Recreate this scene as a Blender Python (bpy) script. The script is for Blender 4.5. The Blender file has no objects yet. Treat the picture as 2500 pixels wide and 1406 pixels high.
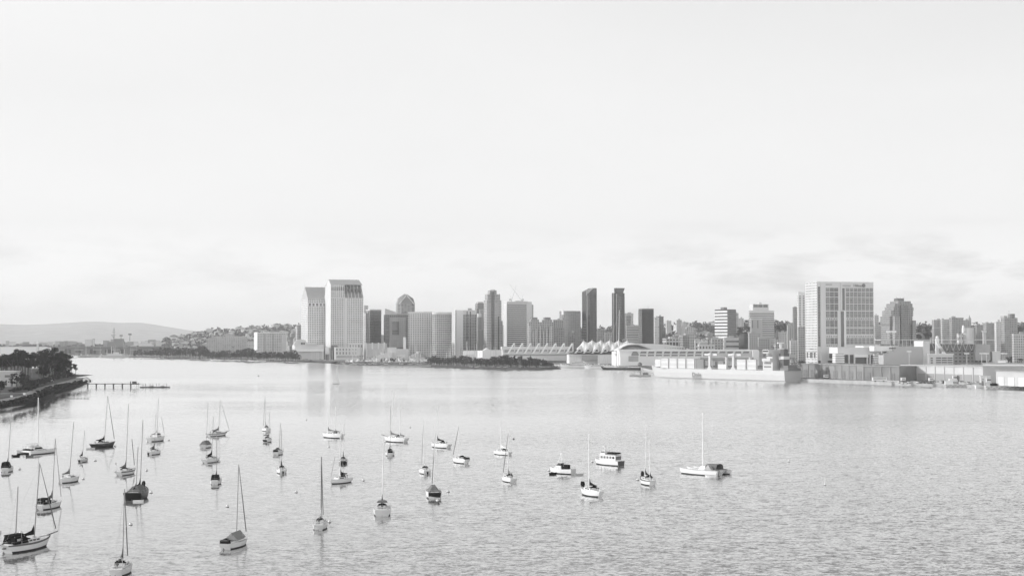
import bpy, math, random
from mathutils import Vector, Matrix
R = math.radians
S = bpy.context.scene
COL = S.collection
# ---------------------------------------------------------------- camera
F = 3470.0; HZ = 832.0; CX = 1250.0; CY = 703.0; CAMH = 40.0
PITCH = math.atan((HZ - CY) / F)
cam = bpy.data.cameras.new('camera')
cam.sensor_width = 36; cam.lens = F / 2500 * 36; cam.clip_start = 0.5; cam.clip_end = 120000
camo = bpy.data.objects.new('camera', cam); COL.objects.link(camo)
camo.location = (0, 0, CAMH); camo.rotation_euler = (R(90) + PITCH, 0, 0)
S.camera = camo
# ---------------------------------------------------------------- sky
SUN_EL = R(24); SUN_AZ = R(-84)          # azimuth from +Y, negative = left
W = bpy.data.worlds.new('World'); S.world = W; W.use_nodes = True
nt = W.node_tree; nt.nodes.clear()
def N(t, k, **kw):
    n = t.nodes.new(k)
    for a, b in kw.items():
        if a.startswith('i_'): n.inputs[a[2:].replace('_', ' ')].default_value = b
        else: setattr(n, a, b)
    return n
def M_(t, op, a, b=None, c=None):
    n = t.nodes.new('ShaderNodeMath'); n.operation = op
    for i, v in enumerate((a, b, c)):
        if v is None: continue
        if isinstance(v, (int, float)): n.inputs[i].default_value = v
        else: t.links.new(v, n.inputs[i])
    return n.outputs[0]
sky = N(nt, 'ShaderNodeTexSky', sky_type='NISHITA', sun_disc=False, sun_elevation=SUN_EL, sun_rotation=SUN_AZ,
        air_density=1.0, dust_density=2.5, ozone_density=1.0)
bw = N(nt, 'ShaderNodeRGBToBW'); nt.links.new(sky.outputs[0], bw.inputs[0])
tc = N(nt, 'ShaderNodeTexCoord'); sp = N(nt, 'ShaderNodeSeparateXYZ'); nt.links.new(tc.outputs['Generated'], sp.inputs[0])
# thin high overcast: veil plus soft streaks of grey cloud
az = M_(nt, 'ARCTAN2', sp.outputs[0], sp.outputs[1]); el = M_(nt, 'ARCSINE', sp.outputs[2])
cb = N(nt, 'ShaderNodeCombineXYZ')
nt.links.new(M_(nt, 'MULTIPLY', az, 7.0), cb.inputs[0]); nt.links.new(M_(nt, 'MULTIPLY', el, 22.0), cb.inputs[1])
n1 = N(nt, 'ShaderNodeTexNoise', i_Scale=1.7, i_Detail=8.0, i_Roughness=0.6, i_Distortion=0.15); nt.links.new(cb.outputs[0], n1.inputs['Vector'])
rmp = N(nt, 'ShaderNodeMapRange', i_From_Min=0.46, i_From_Max=0.66); nt.links.new(n1.outputs[0], rmp.inputs[0])
low = N(nt, 'ShaderNodeMapRange', i_From_Min=0.085, i_From_Max=0.055); nt.links.new(el, low.inputs[0])     # clouds sit low over the land
azc = N(nt, 'ShaderNodeMapRange', i_From_Min=0.02, i_From_Max=0.20, i_To_Min=0.42, i_To_Max=1.0); nt.links.new(az, azc.inputs[0])
cl = M_(nt, 'MULTIPLY', M_(nt, 'MULTIPLY', rmp.outputs[0], low.outputs[0]), M_(nt, 'MULTIPLY', azc.outputs[0], 0.30))
cb2 = N(nt, 'ShaderNodeCombineXYZ')
nt.links.new(M_(nt, 'MULTIPLY', az, 3.0), cb2.inputs[0]); nt.links.new(M_(nt, 'MULTIPLY', el, 7.0), cb2.inputs[1])
n2 = N(nt, 'ShaderNodeTexNoise', i_Scale=1.2, i_Detail=4.0); nt.links.new(cb2.outputs[0], n2.inputs['Vector'])
veil = M_(nt, 'MULTIPLY_ADD', n2.outputs[0], 0.8, SKY_BASE if 'SKY_BASE' in globals() else 7.0)
hi = N(nt, 'ShaderNodeMapRange', i_From_Min=0.235, i_From_Max=0.40, i_To_Min=1.0, i_To_Max=0.12); nt.links.new(el, hi.inputs[0])      # the veil thins out overhead
hi2 = N(nt, 'ShaderNodeMapRange', i_From_Min=0.10, i_From_Max=0.17, i_To_Min=1.0, i_To_Max=0.97); nt.links.new(el, hi2.inputs[0])
lowb = N(nt, 'ShaderNodeMapRange', i_From_Min=0.0, i_From_Max=0.08, i_To_Min=1.36, i_To_Max=1.0); nt.links.new(el, lowb.inputs[0])
azf = N(nt, 'ShaderNodeMapRange', i_From_Min=-0.6, i_From_Max=0.6, i_To_Min=1.22, i_To_Max=0.62); nt.links.new(az, azf.inputs[0])   # brighter towards the sun
azw = N(nt, 'ShaderNodeMapRange', i_From_Min=0.17, i_From_Max=0.34); nt.links.new(el, azw.inputs[0])
back = N(nt, 'ShaderNodeMapRange', i_From_Min=1.1, i_From_Max=2.2, i_To_Min=1.0, i_To_Max=3.3); nt.links.new(M_(nt, 'ABSOLUTE', az), back.inputs[0])   # unseen sky behind the viewer brightened, added as fill for the facades
azm = M_(nt, 'MULTIPLY_ADD', M_(nt, 'SUBTRACT', azf.outputs[0], 1.0), azw.outputs[0], 1.0)
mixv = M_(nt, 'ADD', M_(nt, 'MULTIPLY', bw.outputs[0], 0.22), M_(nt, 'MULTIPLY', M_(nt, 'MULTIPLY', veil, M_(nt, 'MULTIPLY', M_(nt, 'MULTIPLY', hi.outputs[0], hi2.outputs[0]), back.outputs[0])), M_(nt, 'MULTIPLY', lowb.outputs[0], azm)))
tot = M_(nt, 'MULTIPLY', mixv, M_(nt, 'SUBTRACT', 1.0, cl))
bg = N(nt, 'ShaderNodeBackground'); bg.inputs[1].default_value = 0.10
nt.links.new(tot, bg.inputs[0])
wo = N(nt, 'ShaderNodeOutputWorld'); nt.links.new(bg.outputs[0], wo.inputs[0])
# ---------------------------------------------------------------- sun
sl = bpy.data.lights.new('sun', 'SUN'); sl.energy = 2.7; sl.angle = R(1.2); sl.color = (1, 1, 1)
so = bpy.data.objects.new('sun', sl); COL.objects.link(so)
sd = Vector((math.sin(SUN_AZ) * math.cos(SUN_EL), math.cos(SUN_AZ) * math.cos(SUN_EL), math.sin(SUN_EL)))
so.rotation_euler = sd.to_track_quat('Z', 'Y').to_euler(); so.location = (-200, 0, 200)
S.view_settings.view_transform = 'Standard'; S.view_settings.look = 'None'
S.view_settings.gamma = 1; S.view_settings.exposure = 0.22
S.cycles.volume_bounces = 3; S.cycles.max_bounces = 7; S.cycles.diffuse_bounces = 2; S.cycles.glossy_bounces = 3
S.cycles.sample_clamp_indirect = 4
# ---------------------------------------------------------------- pixel helpers (2500 px wide photo)
def ray(px, py):
    u = (px - CX) / F; v = (CY - py) / F; c, s = math.cos(PITCH), math.sin(PITCH)
    return Vector((u, c - v * s, s + v * c))
def WZ(px, py, z=0.0):
    d = ray(px, py); k = (z - CAMH) / d.z
    return Vector((d.x * k, d.y * k, z))
def PY(px, py, Y):
    d = ray(px, py); k = Y / d.y
    return Vector((d.x * k, Y, CAMH + d.z * k))
def zat(py, D): return CAMH + (HZ - py) / F * D
def rr(px): return (px - CX) / F
# ---------------------------------------------------------------- materials
MATS = {}
def mat(name, g, rough=0.7, metal=0.0, var=0.0, scale=0.5, spec=0.5, bump=0.0):
    if name in MATS: return MATS[name]
    m = bpy.data.materials.new(name); m.use_nodes = True; t = m.node_tree; b = t.nodes['Principled BSDF']
    b.inputs['Base Color'].default_value = (g, g, g, 1); b.inputs['Roughness'].default_value = rough
    b.inputs['Metallic'].default_value = metal; b.inputs['Specular IOR Level'].default_value = spec
    if var or bump:
        tcn = N(t, 'ShaderNodeTexCoord'); n = N(t, 'ShaderNodeTexNoise', i_Scale=scale, i_Detail=5.0, i_Roughness=0.6)
        t.links.new(tcn.outputs['Object'], n.inputs['Vector'])
        if var:
            mr = N(t, 'ShaderNodeMapRange', i_From_Min=0.3, i_From_Max=0.7, i_To_Min=g * (1 - var), i_To_Max=g * (1 + var))
            t.links.new(n.outputs[0], mr.inputs[0]); t.links.new(mr.outputs[0], b.inputs['Base Color'])
        if bump:
            bp = N(t, 'ShaderNodeBump', i_Distance=bump); t.links.new(n.outputs[0], bp.inputs['Height']); t.links.new(bp.outputs[0], b.inputs['Normal'])
    MATS[name] = m; return m
def facade(wall, glass, sx, sz, fx, fz, ox=0.0, oz=0.0, rough=0.65, grough=0.12, jit=0.5, stripe=0):
    """wall with a regular grid of windows: sx, sz cell size in metres, fx, fz share of the cell that is glass"""
    key = ('fac', wall, glass, sx, sz, fx, fz, ox, oz, stripe)
    if key in MATS: return MATS[key]
    m = bpy.data.materials.new('facade'); m.use_nodes = True; t = m.node_tree; b = t.nodes['Principled BSDF']
    tcn = N(t, 'ShaderNodeTexCoord'); s = N(t, 'ShaderNodeSeparateXYZ'); t.links.new(tcn.outputs['Object'], s.inputs[0])
    sn = N(t, 'ShaderNodeSeparateXYZ'); t.links.new(tcn.outputs['Normal'], sn.inputs[0])
    ax = M_(t, 'ABSOLUTE', sn.outputs[0]); ay = M_(t, 'ABSOLUTE', sn.outputs[1])
    side = M_(t, 'GREATER_THAN', ax, ay)
    mx = N(t, 'ShaderNodeMix'); t.links.new(side, mx.inputs[0]); t.links.new(s.outputs[0], mx.inputs[2]); t.links.new(s.outputs[1], mx.inputs[3])
    u = M_(t, 'DIVIDE', M_(t, 'ADD', mx.outputs[0], 1000.0 * sx + ox), sx); w = M_(t, 'DIVIDE', M_(t, 'ADD', s.outputs[2], oz), sz)
    fu = M_(t, 'FRACT', u); fw = M_(t, 'FRACT', w)
    iu = M_(t, 'LESS_THAN', M_(t, 'ABSOLUTE', M_(t, 'SUBTRACT', fu, 0.5)), fx / 2)
    iw = M_(t, 'LESS_THAN', M_(t, 'ABSOLUTE', M_(t, 'SUBTRACT', fw, 0.5)), fz / 2)
    up = M_(t, 'LESS_THAN', M_(t, 'ABSOLUTE', sn.outputs[2]), 0.6)
    k = M_(t, 'MULTIPLY', M_(t, 'MULTIPLY', iu, iw), up)
    cbn = N(t, 'ShaderNodeCombineXYZ'); t.links.new(M_(t, 'FLOOR', u), cbn.inputs[0]); t.links.new(M_(t, 'FLOOR', w), cbn.inputs[1]); t.links.new(side, cbn.inputs[2])
    wn = N(t, 'ShaderNodeTexWhiteNoise', noise_dimensions='3D'); t.links.new(cbn.outputs[0], wn.inputs['Vector'])
    gv = N(t, 'ShaderNodeMapRange', i_To_Min=glass * (1 - jit), i_To_Max=glass * (1 + jit)); t.links.new(wn.outputs['Value'], gv.inputs[0])
    ns = N(t, 'ShaderNodeTexNoise', i_Scale=0.06, i_Detail=4.0); t.links.new(tcn.outputs['Object'], ns.inputs['Vector'])
    wv = N(t, 'ShaderNodeMapRange', i_From_Min=0.3, i_From_Max=0.7, i_To_Min=wall * 0.9, i_To_Max=wall * 1.1); t.links.new(ns.outputs[0], wv.inputs[0])
    cm = N(t, 'ShaderNodeMix'); t.links.new(k, cm.inputs[0]); t.links.new(wv.outputs[0], cm.inputs[2]); t.links.new(gv.outputs[0], cm.inputs[3])
    t.links.new(cm.outputs[0], b.inputs['Base Color'])
    rm = N(t, 'ShaderNodeMix'); t.links.new(k, rm.inputs[0]); rm.inputs[2].default_value = rough; rm.inputs[3].default_value = grough
    t.links.new(rm.outputs[0], b.inputs['Roughness'])
    MATS[key] = m; return m
WHITE = mat('white_paint', 0.80, 0.45, var=0.04, scale=0.3); CREAM = mat('pale_plaster', 0.66, 0.8, var=0.06, scale=0.05)
GREY = mat('grey_concrete', 0.42, 0.85, var=0.10, scale=0.08); DGREY = mat('dark_grey_panel', 0.18, 0.6, var=0.1, scale=0.1)
BLACK = mat('black_canvas', 0.018, 0.85, var=0.2, scale=2.0, spec=0.1); DGLASS = mat('dark_glass', 0.03, 0.08); GLASS = mat('grey_glass', 0.14, 0.08)
METAL = mat('pale_metal', 0.55, 0.35, 0.3); ROOFG = mat('grey_roof', 0.33, 0.8, var=0.12, scale=0.1); ROOFP = mat('pale_roof', 0.55, 0.7, var=0.08, scale=0.1)
# ---------------------------------------------------------------- mesh builder
class MB:
    def __init__(s): s.v = []; s.f = []; s.m = []; s.mi = 0; s.sm = False
    def add(s, vs, fs, mi=None):
        o = len(s.v); s.v += [tuple(p) for p in vs]; s.f += [tuple(i + o for i in f) for f in fs]; s.m += [s.mi if mi is None else mi] * len(fs); return s
    def box(s, x0, x1, y0, y1, z0, z1, mi=None):
        return s.add([(x0, y0, z0), (x1, y0, z0), (x1, y1, z0), (x0, y1, z0), (x0, y0, z1), (x1, y0, z1), (x1, y1, z1), (x0, y1, z1)],
                     [(0, 3, 2, 1), (4, 5, 6, 7), (0, 1, 5, 4), (1, 2, 6, 5), (2, 3, 7, 6), (3, 0, 4, 7)], mi)
    def frus(s, a, z0, b, z1, mi=None):   # a,b = (x0,x1,y0,y1)
        return s.add([(a[0], a[2], z0), (a[1], a[2], z0), (a[1], a[3], z0), (a[0], a[3], z0), (b[0], b[2], z1), (b[1], b[2], z1), (b[1], b[3], z1), (b[0], b[3], z1)],
                     [(0, 3, 2, 1), (4, 5, 6, 7), (0, 1, 5, 4), (1, 2, 6, 5), (2, 3, 7, 6), (3, 0, 4, 7)], mi)
    def prism(s, poly, z0, z1, mi=None, top=None):
        n = len(poly); q = top or poly
        return s.add([(p[0], p[1], z0) for p in poly] + [(p[0], p[1], z1) for p in q],
                     [tuple(range(n - 1, -1, -1)), tuple(range(n, 2 * n))] + [(i, (i + 1) % n, n + (i + 1) % n, n + i) for i in range(n)], mi)
    def ext(s, poly, y0, y1, mi=None):    # poly in xz, extruded along y
        n = len(poly)
        return s.add([(p[0], y0, p[1]) for p in poly] + [(p[0], y1, p[1]) for p in poly],
                     [tuple(range(n)), tuple(range(2 * n - 1, n - 1, -1))] + [(i, n + i, n + (i + 1) % n, (i + 1) % n) for i in range(n)], mi)
    def extx(s, poly, x0, x1, mi=None):   # poly in yz, extruded along x
        n = len(poly)
        return s.add([(x0, p[0], p[1]) for p in poly] + [(x1, p[0], p[1]) for p in poly],
                     [tuple(range(n - 1, -1, -1)), tuple(range(n, 2 * n))] + [(i, (i + 1) % n, n + (i + 1) % n, n + i) for i in range(n)], mi)
    def tube(s, p, q, r0, r1=None, n=6, mi=None):
        p = Vector(p); q = Vector(q); r1 = r0 if r1 is None else r1; d = (q - p)
        if d.length < 1e-6: return s
        d.normalize(); a = d.orthogonal().normalized(); b = d.cross(a)
        vs = [p + (a * math.cos(2 * math.pi * i / n) + b * math.sin(2 * math.pi * i / n)) * r0 for i in range(n)]
        vs += [q + (a * math.cos(2 * math.pi * i / n) + b * math.sin(2 * math.pi * i / n)) * r1 for i in range(n)]
        return s.add(vs, [tuple(range(n - 1, -1, -1)), tuple(range(n, 2 * n))] + [(i, (i + 1) % n, n + (i + 1) % n, n + i) for i in range(n)], mi)
    def grid(s, rows, mi=None, close=False):
        n = len(rows[0]); vs = [p for r in rows for p in r]; fs = []
        for i in range(len(rows) - 1):
            for j in range(n - (0 if close else 1)):
                k = (j + 1) % n; fs.append((i * n + j, i * n + k, (i + 1) * n + k, (i + 1) * n + j))
        return s.add(vs, fs, mi)
    def ball(s, c, r, n=8, mi=None, sz=1.0, h0=-1.0):
        rows = []
        for i in range(n // 2 + 1):
            a = -math.pi / 2 + math.pi * i / (n // 2); z = max(math.sin(a), h0)
            rows.append([(c[0] + r * math.cos(a) * math.cos(2 * math.pi * j / n), c[1] + r * math.cos(a) * math.sin(2 * math.pi * j / n), c[2] + r * z * sz) for j in range(n)])
        return s.grid(rows, mi, True)
    def build(s, name, m, parent=None, smooth=False, loc=None):
        me = bpy.data.meshes.new(name); me.from_pydata(s.v, [], s.f)
        ms = m if isinstance(m, (list, tuple)) else [m]
        for x in ms: me.materials.append(x)
        if len(ms) > 1: me.polygons.foreach_set('material_index', s.m)
        if smooth or s.sm: me.polygons.foreach_set('use_smooth', [True] * len(me.polygons))
        me.update()
        o = bpy.data.objects.new(name, me); COL.objects.link(o)
        if parent: o.parent = parent
        if loc is not None: o.location = loc
        return o
def tag(o, label, cat=None, group=None, kind=None):
    if label: o['label'] = label
    if cat: o['category'] = cat
    if group: o['group'] = group
    if kind: o['kind'] = kind
    return o
def thing(name, label, cat, loc=(0, 0, 0), rz=0.0, group=None):
    o = bpy.data.objects.new(name, None); COL.objects.link(o); o.location = loc; o.rotation_euler = (0, 0, rz)
    o.empty_display_size = 1.0
    return tag(o, label, cat, group)
def copy_tree(o, parent=None):
    c = o.copy(); COL.objects.link(c); c.parent = parent
    for ch in [x for x in KIDS(o)]: copy_tree(ch, c)
    return c
def KIDS(o): return list(o.children)
def struct(o): o['kind'] = 'structure'; return o
LAND = 3.0
# ---------------------------------------------------------------- water
def water_mat():
    m = bpy.data.materials.new('harbour_water'); m.use_nodes = True; t = m.node_tree; b = t.nodes['Principled BSDF']
    g = N(t, 'ShaderNodeTexCoord'); s = N(t, 'ShaderNodeSeparateXYZ'); t.links.new(g.outputs['Object'], s.inputs[0])
    # wind: water lies calmer in the lee of the headland (left) and ruffles towards the open right
    w = N(t, 'ShaderNodeMapRange', i_From_Min=-0.32, i_From_Max=0.36); t.links.new(M_(t, 'DIVIDE', s.outputs[0], M_(t, 'ADD', s.outputs[1], 60.0)), w.inputs[0])
    mp0 = N(t, 'ShaderNodeMapping'); mp0.inputs['Scale'].default_value = (0.0035, 0.008, 1); t.links.new(g.outputs['Object'], mp0.inputs[0])
    pn = N(t, 'ShaderNodeTexNoise', i_Scale=1.0, i_Detail=5.0, i_Distortion=0.6); t.links.new(mp0.outputs[0], pn.inputs['Vector'])
    patch = N(t, 'ShaderNodeMapRange', i_From_Min=0.35, i_From_Max=0.65, i_To_Min=-0.22, i_To_Max=0.22); t.links.new(pn.outputs[0], patch.inputs[0])
    wind = M_(t, 'MAXIMUM', M_(t, 'ADD', w.outputs[0], patch.outputs[0]), 0.0)
    def wave(sx, sy, det, rot):
        mp = N(t, 'ShaderNodeMapping'); mp.inputs['Scale'].default_value = (sx, sy, 1); mp.inputs['Rotation'].default_value = (0, 0, R(rot))
        t.links.new(g.outputs['Object'], mp.inputs[0])
        n = N(t, 'ShaderNodeTexNoise', i_Scale=1.0, i_Detail=det, i_Roughness=0.62, i_Distortion=0.4); t.links.new(mp.outputs[0], n.inputs['Vector'])
        v = N(t, 'ShaderNodeVectorMath', operation='SUBTRACT'); t.links.new(n.outputs['Color'], v.inputs[0]); v.inputs[1].default_value = (0.5, 0.5, 0.5)
        return v.outputs[0]
    va = N(t, 'ShaderNodeVectorMath', operation='ADD'); t.links.new(wave(0.40, 0.75, 4.0, 10), va.inputs[0]); t.links.new(wave(1.4, 1.9, 2.0, -14), va.inputs[1])
    amp = M_(t, 'MULTIPLY_ADD', wind, WV2, WV1)
    vs = N(t, 'ShaderNodeVectorMath', operation='SCALE'); t.links.new(va.outputs[0], vs.inputs[0]); t.links.new(amp, vs.inputs['Scale'])
    fl = N(t, 'ShaderNodeVectorMath', operation='MULTIPLY'); t.links.new(vs.outputs[0], fl.inputs[0]); fl.inputs[1].default_value = (0.8, 1, 0)
    # swell faces lean towards the bridge, except in the lee of the headland where the water lies flat
    dl = N(t, 'ShaderNodeVectorMath', operation='DISTANCE'); t.links.new(g.outputs['Object'], dl.inputs[0]); dl.inputs[1].default_value = (-400, 1120, 0)
    lee = N(t, 'ShaderNodeMapRange', i_From_Min=180.0, i_From_Max=420.0, i_To_Min=-0.008, i_To_Max=-0.055); 
    dm = N(t, 'ShaderNodeVectorMath', operation='DISTANCE'); t.links.new(g.outputs['Object'], dm.inputs[0]); dm.inputs[1].default_value = (-340, 860, 0)
    t.links.new(M_(t, 'MINIMUM', dl.outputs['Value'], dm.outputs['Value']), lee.inputs[0])
    cbn = N(t, 'ShaderNodeCombineXYZ'); t.links.new(lee.outputs[0], cbn.inputs[1]); cbn.inputs[2].default_value = 1.0
    up = N(t, 'ShaderNodeVectorMath', operation='ADD'); t.links.new(fl.outputs[0], up.inputs[0]); t.links.new(cbn.outputs[0], up.inputs[1])
    nm = N(t, 'ShaderNodeVectorMath', operation='NORMALIZE'); t.links.new(up.outputs[0], nm.inputs[0]); t.links.new(nm.outputs[0], b.inputs['Normal'])
    b.inputs['Base Color'].default_value = (WBASE, WBASE, WBASE, 1); b.inputs['Metallic'].default_value = WMET; b.inputs['IOR'].default_value = 2.2
    b.inputs['IOR'].default_value = WIOR; b.inputs['Coat Weight'].default_value = 1.0; b.inputs['Coat IOR'].default_value = 1.5; b.inputs['Coat Roughness'].default_value = 0.06; t.links.new(nm.outputs[0], b.inputs['Coat Normal'])
    t.links.new(M_(t, "MULTIPLY_ADD", wind, 0.06, 0.10), b.inputs['Roughness'])
    return m
WV1, WV2, WBASE, WMET, WIOR = 0.09, 0.38, 0.30, 0.0, 2.3
mb = MB(); FAR = 30000
mb.add([(-FAR, -3000, 0), (FAR, -3000, 0), (FAR, FAR, 0), (-FAR, FAR, 0)], [(0, 1, 2, 3)])
struct(mb.build('water', water_mat()))
# ---------------------------------------------------------------- haze
hz = bpy.data.materials.new('haze'); hz.use_nodes = True; t = hz.node_tree; t.nodes.clear()
pv = N(t, 'ShaderNodeVolumePrincipled'); pv.inputs['Color'].default_value = (1, 1, 1, 1); pv.inputs['Density'].default_value = 5.0e-5
pv.inputs['Anisotropy'].default_value = 0.0
ot = N(t, 'ShaderNodeOutputMaterial'); t.links.new(pv.outputs[0], ot.inputs['Volume'])
HAZE = hz
def make_haze():
    mb = MB(); mb.box(-FAR - 200, FAR + 200, -3200, FAR + 200, -8, 620); o = mb.build('haze', HAZE); o['kind'] = 'stuff'; o.display_type = 'WIRE'
# ---------------------------------------------------------------- land
GRASS = mat('park_grass', 0.13, 0.95, var=0.35, scale=0.02); SOIL = mat('scrub_soil', 0.10, 0.95, var=0.45, scale=0.08)
ROCK = mat('riprap_rock', 0.085, 0.95, var=0.5, scale=0.35, bump=0.6); CITYG = mat('city_ground', 0.20, 0.9, var=0.4, scale=0.006)
PATHM = mat('path_paving', 0.30, 0.9, var=0.15, scale=0.2); QUAY = mat('quay_concrete', 0.42, 0.9, var=0.2, scale=0.15)
random.seed(3)
def shore(px, poly_back, name, top, slope, zt, mtop, mside, seed=0, jag=1.2):
    """land sheet with a rocky bank: px = waterline pixels left to right; poly_back = far points"""
    rnd = random.Random(seed); pts = [WZ(*p) for p in px]; fine = []
    for a, b in zip(pts, pts[1:]):
        n = max(1, int((b - a).length / 9))
        for i in range(n): fine.append(a.lerp(b, i / n))
    fine.append(pts[-1])
    out, inn = [], []
    for i, p in enumerate(fine):
        q = fine[min(i + 1, len(fine) - 1)] - fine[max(i - 1, 0)]; q.normalize(); nrm = Vector((-q.y, q.x, 0))
        j = rnd.uniform(-jag, jag)
        out.append(p - nrm * j); inn.append(p + nrm * (slope + rnd.uniform(-.8, .8)))
    mb = MB(); n = len(fine); mid = [a.lerp(b, 0.5) + Vector((0, 0, zt * rnd.uniform(.42, .72))) for a, b in zip(out, inn)]
    mb.grid([[(p.x, p.y, -0.6) for p in out], [tuple(p) for p in mid], [(p.x, p.y, zt) for p in inn]], 1)
    back = [Vector(p) for p in poly_back]
    mb.add([(p.x, p.y, zt) for p in inn] + [(p[0], p[1], zt) for p in back], [tuple(range(n + len(back)))], 0)
    return struct(mb.build(name, [mtop, mside]))
r_ = WZ(2560, 951); l_ = WZ(-60, 866)
shore([(-80, 867), (200, 869), (440, 875), (600, 879), (720, 883.5), (805, 887)], [(-100, 5200, 0), (-2500, 5200, 0)], 'waterfront_park', 0, 9, 2.6, GRASS, ROCK, 1)
shore([(812, 888.5), (900, 892), (940, 893.5), (1050, 896.5), (1160, 901), (1262, 902.5), (1330, 902.5), (1372, 901)],
      [(WZ(1362, 897).x, WZ(1362, 897).y, 0), (WZ(1300, 893).x, WZ(1300, 893).y, 0), (WZ(1225, 890.5).x, WZ(1225, 890.5).y, 0), (WZ(1225, 884).x, WZ(1225, 884).y, 0), (WZ(840, 880).x, WZ(840, 880).y, 0)],
      'park_peninsula', 0, 8, 2.6, GRASS, ROCK, 2)
# city ground: one sheet from the quays back to the horizon
def city():
    fp = [(-200, 867), (200, 868.2), (440, 874), (700, 881), (812, 884), (1000, 888), (1225, 889.5), (1365, 894.5), (1470, 897), (1560, 900.5), (1610, 913), (1960, 932), (2110, 937), (2190, 940), (2330, 944.5), (2520, 951), (2700, 957)]
    p = [WZ(*q) for q in fp]; n = len(p); mb = MB()
    back = [(29000, 9000), (29000, 29500), (-29000, 29500), (-29000, 9000)]
    mb.grid([[(q.x, q.y, -0.6) for q in p], [(q.x, q.y, LAND - .004) for q in p]], 1)
    mb.add([(q.x, q.y, LAND - .004) for q in p] + [(q[0], q[1], LAND - .004) for q in back], [tuple(range(n + 4))], 0)
    struct(mb.build('ground', [CITYG, QUAY]))
city()
# ---------------------------------------------------------------- hills
def ridge(name, prof, D0, D1, m, seed, rough=0.02, nx=90, back=1.35, zb=LAND, noise=0.0):
    rnd = random.Random(seed); mb = MB(); rows = []
    x0, x1 = prof[0][0], prof[-1][0]
    def yt(x):
        for (a, ya), (b, yb) in zip(prof, prof[1:]):
            if a <= x <= b: return ya + (yb - ya) * (x - a) / (b - a)
        return prof[-1][1]
    ph = [rnd.uniform(0, 6) for _ in range(8)]
    def wob(x, k): return sum(math.sin(x * .013 * (i + 1) * 1.7 + ph[i] + k * 2.1 * i) / (i + 1.5) for i in range(8))
    ny = 12
    for j in range(ny + 4):
        f = j / ny; row = []
        for i in range(nx + 1):
            px = x0 + (x1 - x0) * i / nx
            H = zat(yt(px), D1) - zb
            if f <= 1:
                D = D0 + (D1 - D0) * f; h = zb + H * (f ** 1.15) * (1 + rough * 3 * wob(px, j * .7) * (1 - f) * f * 2) + (H * noise * rnd.uniform(-.5, .5) if f > 0 else 0)
            else:
                D = D1 + (D1 * (back - 1)) * (f - 1) / (3 / ny); h = zb + H * max(0, 1 - (f - 1) / (3 / ny)) - (2 if f > 1.2 else 0)
            row.append((rr(px) * D, D, h))
        rows.append(row)
    mb.grid(rows); o = struct(mb.build(name, m, smooth=True)); return yt
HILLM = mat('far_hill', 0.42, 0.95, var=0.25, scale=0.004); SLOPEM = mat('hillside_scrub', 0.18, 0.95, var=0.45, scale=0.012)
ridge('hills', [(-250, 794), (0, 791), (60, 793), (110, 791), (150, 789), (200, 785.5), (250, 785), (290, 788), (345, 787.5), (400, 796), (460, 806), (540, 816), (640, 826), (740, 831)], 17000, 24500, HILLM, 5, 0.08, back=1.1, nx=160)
LH = [(395, 831), (440, 826), (480, 815), (530, 808), (570, 809), (620, 801), (690, 798), (730, 798), (800, 800), (900, 812), (1000, 828)]
lh = ridge('hillside', LH, 4300, 5600, SLOPEM, 6, 0.03)
RH = [(1290, 831), (1400, 812), (1480, 806), (1560, 806), (1620, 800), (1700, 795), (1760, 790), (1850, 788), (1920, 790), (2000, 792), (2100, 796), (2250, 797), (2350, 800), (2450, 794), (2560, 792), (2700, 795)]
rh = ridge('hillside', RH, 3300, 4300, SLOPEM, 7, 0.03)
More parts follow.
